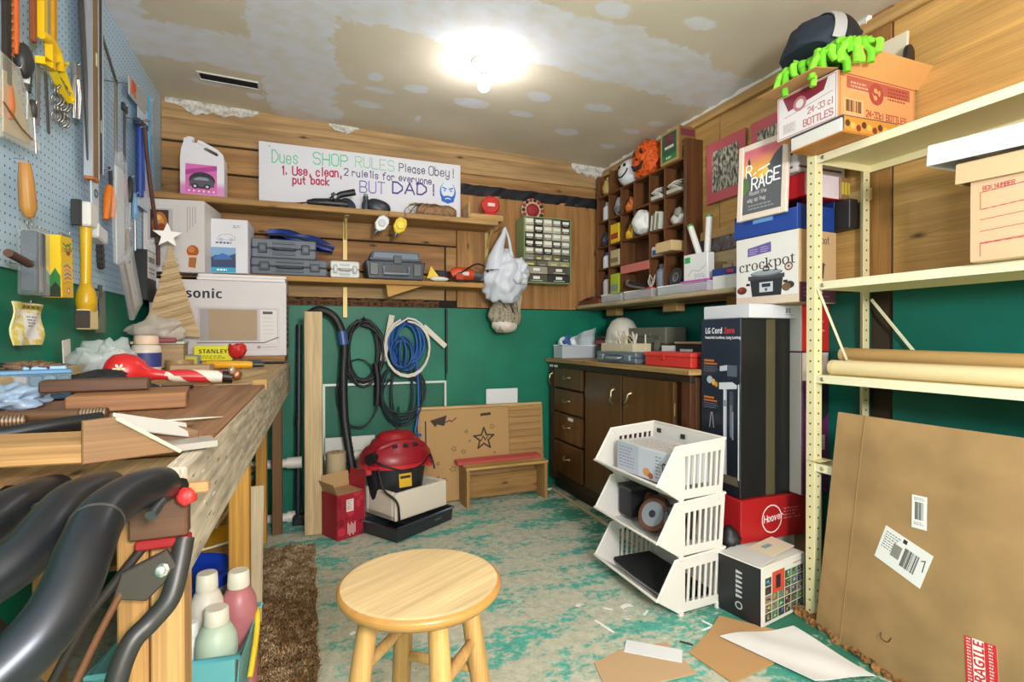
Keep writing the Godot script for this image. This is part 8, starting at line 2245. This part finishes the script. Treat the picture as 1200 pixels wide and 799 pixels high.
	part(t, "blade", bx(0.11, 0.16, 0.003, 0.001), rgb(104, 122, 116, 0.4, 0.4), V(0, -0.08, 0))
	part(t, "spine", bx(0.03, 0.05, 0.008, 0.002), rgb(80, 84, 84, 0.4, 0.5), V(0, 0.0, 0))
	t = peg("wire_loop", "bent wire holder sticking out near the top of the pegboard", "hook", -2.5, 2.09, 0, 0.0)
	part(t, "wire", tube(smooth_path([V(0, 0, 0), V(0.1, 0.04, 0.03), V(0.22, 0.09, 0.03), V(0.3, 0.12, 0.0)], 5), 0.0028, 6), rgb(132, 134, 136, 0.3, 0.9))
	part(t, "wire", tube(smooth_path([V(0.3, -0.03, 0), V(0.4, 0.0, 0.04), V(0.52, 0.04, 0.04), V(0.6, 0.08, 0.0)], 5), 0.0028, 6), rgb(132, 134, 136, 0.3, 0.9))
	t = peg("shelf_rod", "rusty brown rod sticking out from the wall at the far left", "rod", -1.84, 1.286, 0, 0.01)
	part(t, "rod", tube([V(-0.12, 0.012, 0.03), V(0.06, -0.005, 0.02)], 0.011, 10), rgb(92, 62, 50, 0.6, 0.3))
	part(t, "tip", tube([V(0.06, -0.005, 0.02), V(0.1, -0.008, 0.016)], [0.009, 0.002], 10), rgb(150, 140, 132, 0.4, 0.7))
	# more hand tools in the crowded corner
	var extra := [["long nose pliers with pink grips near the corner", -2.7, 1.78, "c4788a"], ["black handled screwdriver near the blue tool", -2.8, 1.8, "2a2a2e"], ["screwdriver with a pale blue handle by the strap", -2.86, 1.74, "7aa4d0"], ["brown handled chisel low in the corner behind the pack", -2.76, 1.56, "7a5238"]]
	for k in 4:
		var e: Array = extra[k]
		t = peg("screwdriver", e[0], "hand tool", e[1], e[2], [4, -3, 2, 0][k], 0.016)
		part(t, "grip", lathe([0, -0.12, 0.009, -0.116, 0.013, -0.08, 0.011, -0.02, 0.006, 0.0, 0, 0.002], 10), rgb(Color.html(e[3]).r8, Color.html(e[3]).g8, Color.html(e[3]).b8, 0.4))
		part(t, "shaft", tube([V(0, -0.11, 0), V(0, -0.26, 0)], 0.004, 8), rgb(190, 192, 196, 0.3, 0.9))
	var ws := solo("note", "small off white note standing behind the plastic bag at the wall", "paper", bx(0.06, 0.09, 0.003, 0.001), rgb(224, 220, 210, 0.7), V(-0.765, 1.03, -2.2), V(0, 90, 6))

func ring_pts(r: float, n: int, tall := 1.0) -> Array:
	var p := []
	for k in n: p.append(V(r * cos(TAU * k / n), r * tall * sin(TAU * k / n), 0))
	return p

func seed_print() -> Image:
	var im := img(120, 100, hexc("e8e0b0"))
	var f := noise(4, 0.04, 3)
	for y in 100:
		for x in 120: im.set_pixel(x, y, hexc("ece7d4").lerp(hexc("dcc84a"), clampf(0.4 + f.get_noise_2d(x, y) * 1.6, 0, 1)))
	rect(im, 34, 4, 80, 12, hexc("a89c40"))
	scribble(im, 44, 7, 60, 1, hexc("5a5420"), 8, 6)
	fill_poly(im, [44, 22, 104, 28, 100, 88, 38, 80], hexc("eeeeec"))
	scribble(im, 52, 32, 44, 4, hexc("8a8a90"), 7, 3)
	return im

# ---------------------------------------------------------------- cream steel shelving along the right wall
func build_steel_shelf() -> void:
	var cream := rgb(226, 212, 164, 0.42, 0.0)
	var lip := rgb(236, 226, 190, 0.4, 0.0)
	var u := thing("steel_shelving", "cream painted steel shelving with perforated posts along the plywood wall", "shelving", V(1.8, 0.0, -1.45))
	for p in [[0.0, 0.0, 1, 1], [0.3, 0.0, -1, 1], [0.0, 1.0, 1, -1], [0.3, 1.0, -1, -1]]:
		var post := part(u, "post", join([[bx(0.036, 1.79, 0.0025, 0.0006), V(p[2] * 0.018, 0.895, 0)], [bx(0.0025, 1.79, 0.036, 0.0006), V(0, 0.895, p[3] * -0.018)]]), cream, V(p[0], 0.001, p[1]))
		if p[1] > 0.5: continue
		var holes := []
		for k in 44:
			holes.append([disc(0.0042, 0.001, 8, 0.0002), V(p[2] * 0.018, 0.03 + k * 0.04, 0.0015), V(90, 0, 0)])
			holes.append([disc(0.0042, 0.001, 8, 0.0002), V(-p[2] * 0.0015, 0.03 + k * 0.04, -p[3] * 0.018), V(0, 0, 90)])
		var hm := part(post, "bolt_holes", join(holes), rgb(92, 82, 58, 0.8))
		hm.set_meta("kind", "stuff")
	for y in [1.772, 1.292, 0.938, 0.6]:
		var deep := 0.03
		var s := part(u, "shelf", bx(0.295, 0.003, 1.0, 0.0006), cream, V(0.152, y, 0.5))
		part(s, "front_lip", bx(0.003, deep, 1.0, 0.001), lip, V(-0.148, -deep / 2 + 0.0015, 0))
		part(s, "back_lip", bx(0.003, deep, 1.0, 0.001), cream, V(0.148, -deep / 2 + 0.0015, 0))
		part(s, "end_lip", bx(0.295, deep, 0.003, 0.001), cream, V(0, -deep / 2 + 0.0015, -0.499))
		for z in [-0.47, 0.47]: part(s, "bolt", disc(0.008, 0.006, 8, 0.002), rgb(176, 166, 130, 0.4, 0.6), V(-0.151, -0.013, z), V(0, 0, 90))
	part(u, "brace", bx(0.012, 0.34, 0.003, 0.001), lip, V(0.09, 1.12, 0.008), V(0, 0, 30))
	part(u, "brace", bx(0.003, 0.34, 0.012, 0.001), lip, V(0.29, 1.1, 0.12), V(-38, 0, 0))
	part(u, "foot_bracket", bx(0.07, 0.003, 0.05, 0.001), cream, V(0.02, 0.615, 0.01))
	# archive box with two lids
	var ab := thing("archive_box", "tan cardboard archive box with red printed lines on the middle shelf", "box", V(1.765, 1.2945, -0.93))
	part(ab, "body", bx(0.33, 0.235, 0.4, 0.003), rgb(214, 176, 138, 0.75), V(0.165, 0.118, 0.2))
	var im := img(400, 240, hexc("d6b08a"))
	var red := hexc("b4484a")
	line_poly(im, [24, 40, 150, 34, 150, 84, 24, 90, 24, 40], 2.5, red); write(im, "BOX NUMBER", 30, 24, 11, red, 2)
	for k in 3: line_poly(im, [24, 120 + k * 34, 390, 104 + k * 33], 2, red)
	line_poly(im, [24, 226, 24, 190, 390, 176, 390, 210], 2.5, red); line_poly(im, [150, 186, 150, 224], 2, red)
	dot(im, 250, 70, 34, 16, hexc("2a201a"))
	scribble(im, 170, 162, 90, 1, red, 8, 4)
	face(ab, "printed_face", 0.396, 0.23, pic(im, 0.75), V(-0.0006, 0.118, 0.2), V(0, -90, 0))
	var al := thing("box_cover", "tan cardboard lid sitting crooked on the archive box", "lid", V(1.75, 1.522, -0.96), V(2.5, 0, 0))
	part(al, "top", bx(0.36, 0.006, 0.45, 0.002), rgb(206, 168, 126, 0.75), V(0.18, 0.058, 0.225))
	for s in [0, 1]:
		part(al, "skirt", bx(0.005, 0.055, 0.45, 0.001), rgb(218, 180, 138, 0.75), V(0.0025 + s * 0.355, 0.03, 0.225))
		part(al, "skirt", bx(0.35, 0.055, 0.005, 0.001), rgb(202, 164, 122, 0.75), V(0.18, 0.03, 0.0025 + s * 0.445))
	var wl := thing("box_cover", "white cardboard box lid lying on top of the tan lid", "lid", V(1.74, 1.596, -1.03), V(3.5, 0, 0))
	part(wl, "top", bx(0.36, 0.006, 0.5, 0.002), rgb(220, 217, 216, 0.6), V(0.18, 0.06, 0.25))
	for s in [0, 1]:
		part(wl, "skirt", bx(0.005, 0.058, 0.5, 0.001), rgb(224, 221, 220, 0.6), V(0.0025 + s * 0.355, 0.031, 0.25))
		part(wl, "skirt", bx(0.35, 0.058, 0.005, 0.001), rgb(220, 217, 216, 0.6), V(0.18, 0.031, 0.0025 + s * 0.495))
	# mailing tubes
	var tan := rgb(196, 156, 96, 0.55)
	for k in 3:
		var t := thing("mailing_tube", ["upper tan mailing tube at the back of the steel shelf", "pale front mailing tube at the edge of the steel shelf", "tan mailing tube lying behind the pale front tube"][k], "tube", V([2.03, 1.86, 1.94][k], [1.012, 0.968, 0.968][k], -1.42))
		part(t, "tube", tube([V([0.02, 0, 0.01][k], 0, -0.1 if k == 0 else 0.0), V(-0.04 if k == 0 else 0.01, [-0.01, 0, 0][k], 0.85)], 0.028, 18), [tan, rgb(226, 204, 156, 0.5), tan][k])
		part(t, "end_cap", tube([V([0.02, 0, 0.01][k], 0, (-0.1 if k == 0 else 0.0) - 0.004), V([0.02, 0, 0.01][k], 0, (-0.1 if k == 0 else 0.0) + 0.012)], 0.0292, 18), rgb(214, 188, 140, 0.5))
	solo("teal_cap", "small teal plastic cap lying behind the tubes on the steel shelf", "cap", lathe([0, 0, 0.026, 0, 0.028, 0.014, 0.02, 0.03, 0, 0.034], 18), rgb(28, 132, 140, 0.4), V(2.075, 0.942, -1.17))
	# beer carton with gloves and cap on the top shelf
	var bk := thing("book", "thick yellowed book lying flat under the beer carton on the top shelf", "book", V(1.69, 1.775, -1.47), V(0, -3, 0))
	part(bk, "pages", bx(0.25, 0.05, 0.21, 0.003), rgb(226, 220, 212, 0.7), V(0.128, 0.029, 0.107))
	part(bk, "cover", bx(0.26, 0.006, 0.22, 0.002), rgb(190, 120, 44, 0.5), V(0.13, 0.003, 0.11))
	part(bk, "cover", bx(0.26, 0.006, 0.22, 0.002), rgb(84, 76, 70, 0.5), V(0.13, 0.057, 0.11))
	im = img(160, 40, hexc("c08434"))
	for k in 10: dot(im, 10 + k * 16, 18 + (k % 3) * 5, 7, 9, [hexc("4a3020"), hexc("d8a850"), hexc("7a2a20")][k % 3])
	face(bk, "spine", 0.25, 0.05, pic(im), V(0.13, 0.03, 0.2205))
	var bc := thing("beer_carton", "open beer bottle carton with red print on the top steel shelf", "box", V(1.70, 1.838, -1.535))
	var w := 0.405
	var h := 0.168
	var d := 0.25
	part(bc, "body", bx(w, h, d, 0.003), rgb(206, 150, 92, 0.7), V(w / 2, h / 2, d / 2))
	im = img(300, 210, hexc("e6dedd"))
	var pr := hexc("c07a7c")
	line_poly(im, [6, 6, 294, 6, 294, 204, 6, 204, 6, 6], 3, pr)
	fill_poly(im, [30, 10, 260, 10, 240, 60, 60, 84], hexc("8a2a3c")); dot(im, 120, 70, 34, 34, pr); dot(im, 120, 70, 20, 20, hexc("e6dedd"))
	line_poly(im, [40, 110, 280, 80], 3, pr)
	write(im, "24-33 cl", 160, 108, 28, pr, 5); write(im, "BOTTLES", 140, 158, 30, pr, 6)
	rect(im, 30, 140, 70, 50, hexc("d8ccc8")); scribble(im, 34, 146, 60, 4, hexc("b09898"), 10, 4)
	face(bc, "printed_face", d - 0.004, h - 0.004, pic(im), V(-0.0006, h / 2, d / 2), V(0, -90, 0))
	im = img(400, 170, hexc("d69a62"))
	var pb := hexc("a8443c")
	line_poly(im, [6, 6, 394, 6, 394, 164, 6, 164, 6, 6], 3, pb)
	rect(im, 40, 12, 330, 44, hexc("b05a48")); dot(im, 190, 56, 38, 40, pb); dot(im, 190, 50, 22, 20, hexc("d69a62")); rect(im, 176, 46, 26, 40, hexc("d69a62"))
	write(im, "S", 172, 30, 54, pb, 11)
	scribble(im, 250, 22, 120, 4, hexc("8e3a32"), 13, 6); scribble(im, 60, 30, 90, 3, hexc("d8a888"), 13, 6)
	rect(im, 26, 92, 100, 62, hexc("dca874")); bars(im, 36, 98, 80, 42, hexc("4a2c20"))
	write(im, "24-33cl BOTTLES", 138, 122, 23, pb, 4.5)
	face(bc, "printed_side", w - 0.004, h - 0.004, pic(im), V(w / 2, h / 2, d + 0.0006))
	part(bc, "flap", bx(0.11, 0.003, d, 0.001), rgb(200, 146, 92, 0.7), V(-0.052, h - 0.004, d / 2), V(0, 0, 9))
	part(bc, "flap", bx(w, 0.003, 0.085, 0.001), rgb(214, 158, 94, 0.7), V(w / 2 + 0.02, h + 0.03, d + 0.026), V(-52, 0, 0))
	part(bc, "inside", bx(w - 0.02, 0.004, d - 0.02, 0.001), rgb(120, 84, 50, 0.8), V(w / 2, h + 0.0005, d / 2))
	# bright green work gloves spilling over the corner
	for g in 3:
		var gv := thing("work_glove", ["bright green knit glove spilling over the carton's left side", "bright green knit glove hanging over the carton's near corner", "bright green knit glove lying highest beside the cap"][g], "glove", [V(1.725, 2.035, -1.43), V(1.735, 2.04, -1.33), V(1.77, 2.06, -1.31)][g], V(0, [-78, -50, -20][g], 0), "green gloves")
		part(gv, "palm", blob(0.075, 0.028, 0.06, 0.9, 22.0, 3 + g, 22), rgb(124, 204, 42, 0.85), V(0, 0.035, 0.01))
		part(gv, "cuff", blob(0.05, 0.035, 0.04, 0.8, 28.0, 7 + g, 16), rgb(108, 190, 38, 0.85), V(0.045, 0.055, -0.04))
		for k in 5:
			var a: float = -0.05 + k * 0.025
			var drop := 0.05 + 0.018 * sin(k * 2.1 + g * 1.3)
			part(gv, "finger", sheet(func(x, y): return V(a * (1.0 + 0.2 * y) + 0.024 * (x - 0.5) * (1.0 - 0.35 * y) + 0.008 * sin(y * 5.0 + k), 0.045 - drop * y * y * 1.6 + 0.006 * sin(y * 9.0 + k * 2.0), 0.03 + 0.05 * sin(minf(y * 2.2, 1.6)) + 0.007 * cos((x - 0.5) * 5.0) + 0.004 * sin(y * 14.0 + k)), 6, 14, 0.011), [rgb(138, 218, 54, 0.85), rgb(112, 194, 38, 0.85)][k % 2])
	# cap
	var cp := thing("baseball_cap", "dark navy cap with a pale grey stripe lying on the green gloves", "cap", V(1.765, 2.1, -1.42), V(6, 10, -16))
	var navy := rgb(34, 42, 56, 0.75)
	part(cp, "crown", blob(0.115, 0.135, 0.13, 0.16, 12.0, 6, 22, 1.0, -0.25), navy, V(0, 0.04, 0))
	var ax := V(0.93, 0, 0.36)
	var e1 := V(-0.36, 0, 0.93)
	for q in [["stripe_band", -0.42, -0.12, rgb(176, 174, 172, 0.7), 0.004], ["dark_panel", -0.08, 0.55, rgb(28, 28, 32, 0.8), 0.003]]:
		var band := func(x: float, y: float) -> Vector3:
			var off := lerpf(float(q[1]), float(q[2]), y)
			var a := lerpf(-0.15, 2.6, x)
			var c := ax * off + (e1 * cos(a) + Vector3.UP * sin(a)) * sqrt(1.0 - off * off)
			return V(c.x * 0.121, c.y * 0.141, c.z * 0.136)
		part(cp, q[0], sheet(band, 26, 5, q[4]), q[3], V(0, 0.04, 0))
	part(cp, "button", blob(0.01, 0.006, 0.01, 0, 1, 1, 8), navy, V(0, 0.176, 0))
	part(cp, "brim", sheet(func(x, y): return V(0.04 + 0.13 * x, 0.03 - 0.05 * pow(x * 2.0 - 1.0, 2.0), 0.08 + y * (0.085 - 0.05 * pow(x * 2.0 - 1.0, 2.0))), 14, 6, 0.005), rgb(40, 44, 52, 0.75))
	solo("black_disc", "round black lid standing behind the beer carton against the plywood", "lid", disc(0.075, 0.014, 28), rgb(28, 28, 30, 0.5), V(2.085, 2.09, -1.29), V(90, 20, 0))
	solo("pale_board", "pale board leaning behind the beer carton under the ceiling", "board", bx(0.012, 0.22, 0.26, 0.002), rgb(226, 214, 186, 0.6), V(2.085, 2.12, -1.43), V(0, 0, -4))

func arc_pts(rx: float, ry: float, rz: float, deg: float) -> Array:
	var p := []
	for k in 13:
		var a := PI * k / 12.0
		p.append(V(rx * cos(a) * cos(deg_to_rad(deg)), ry * sin(a), rz * cos(a) * sin(deg_to_rad(deg))))
	return p
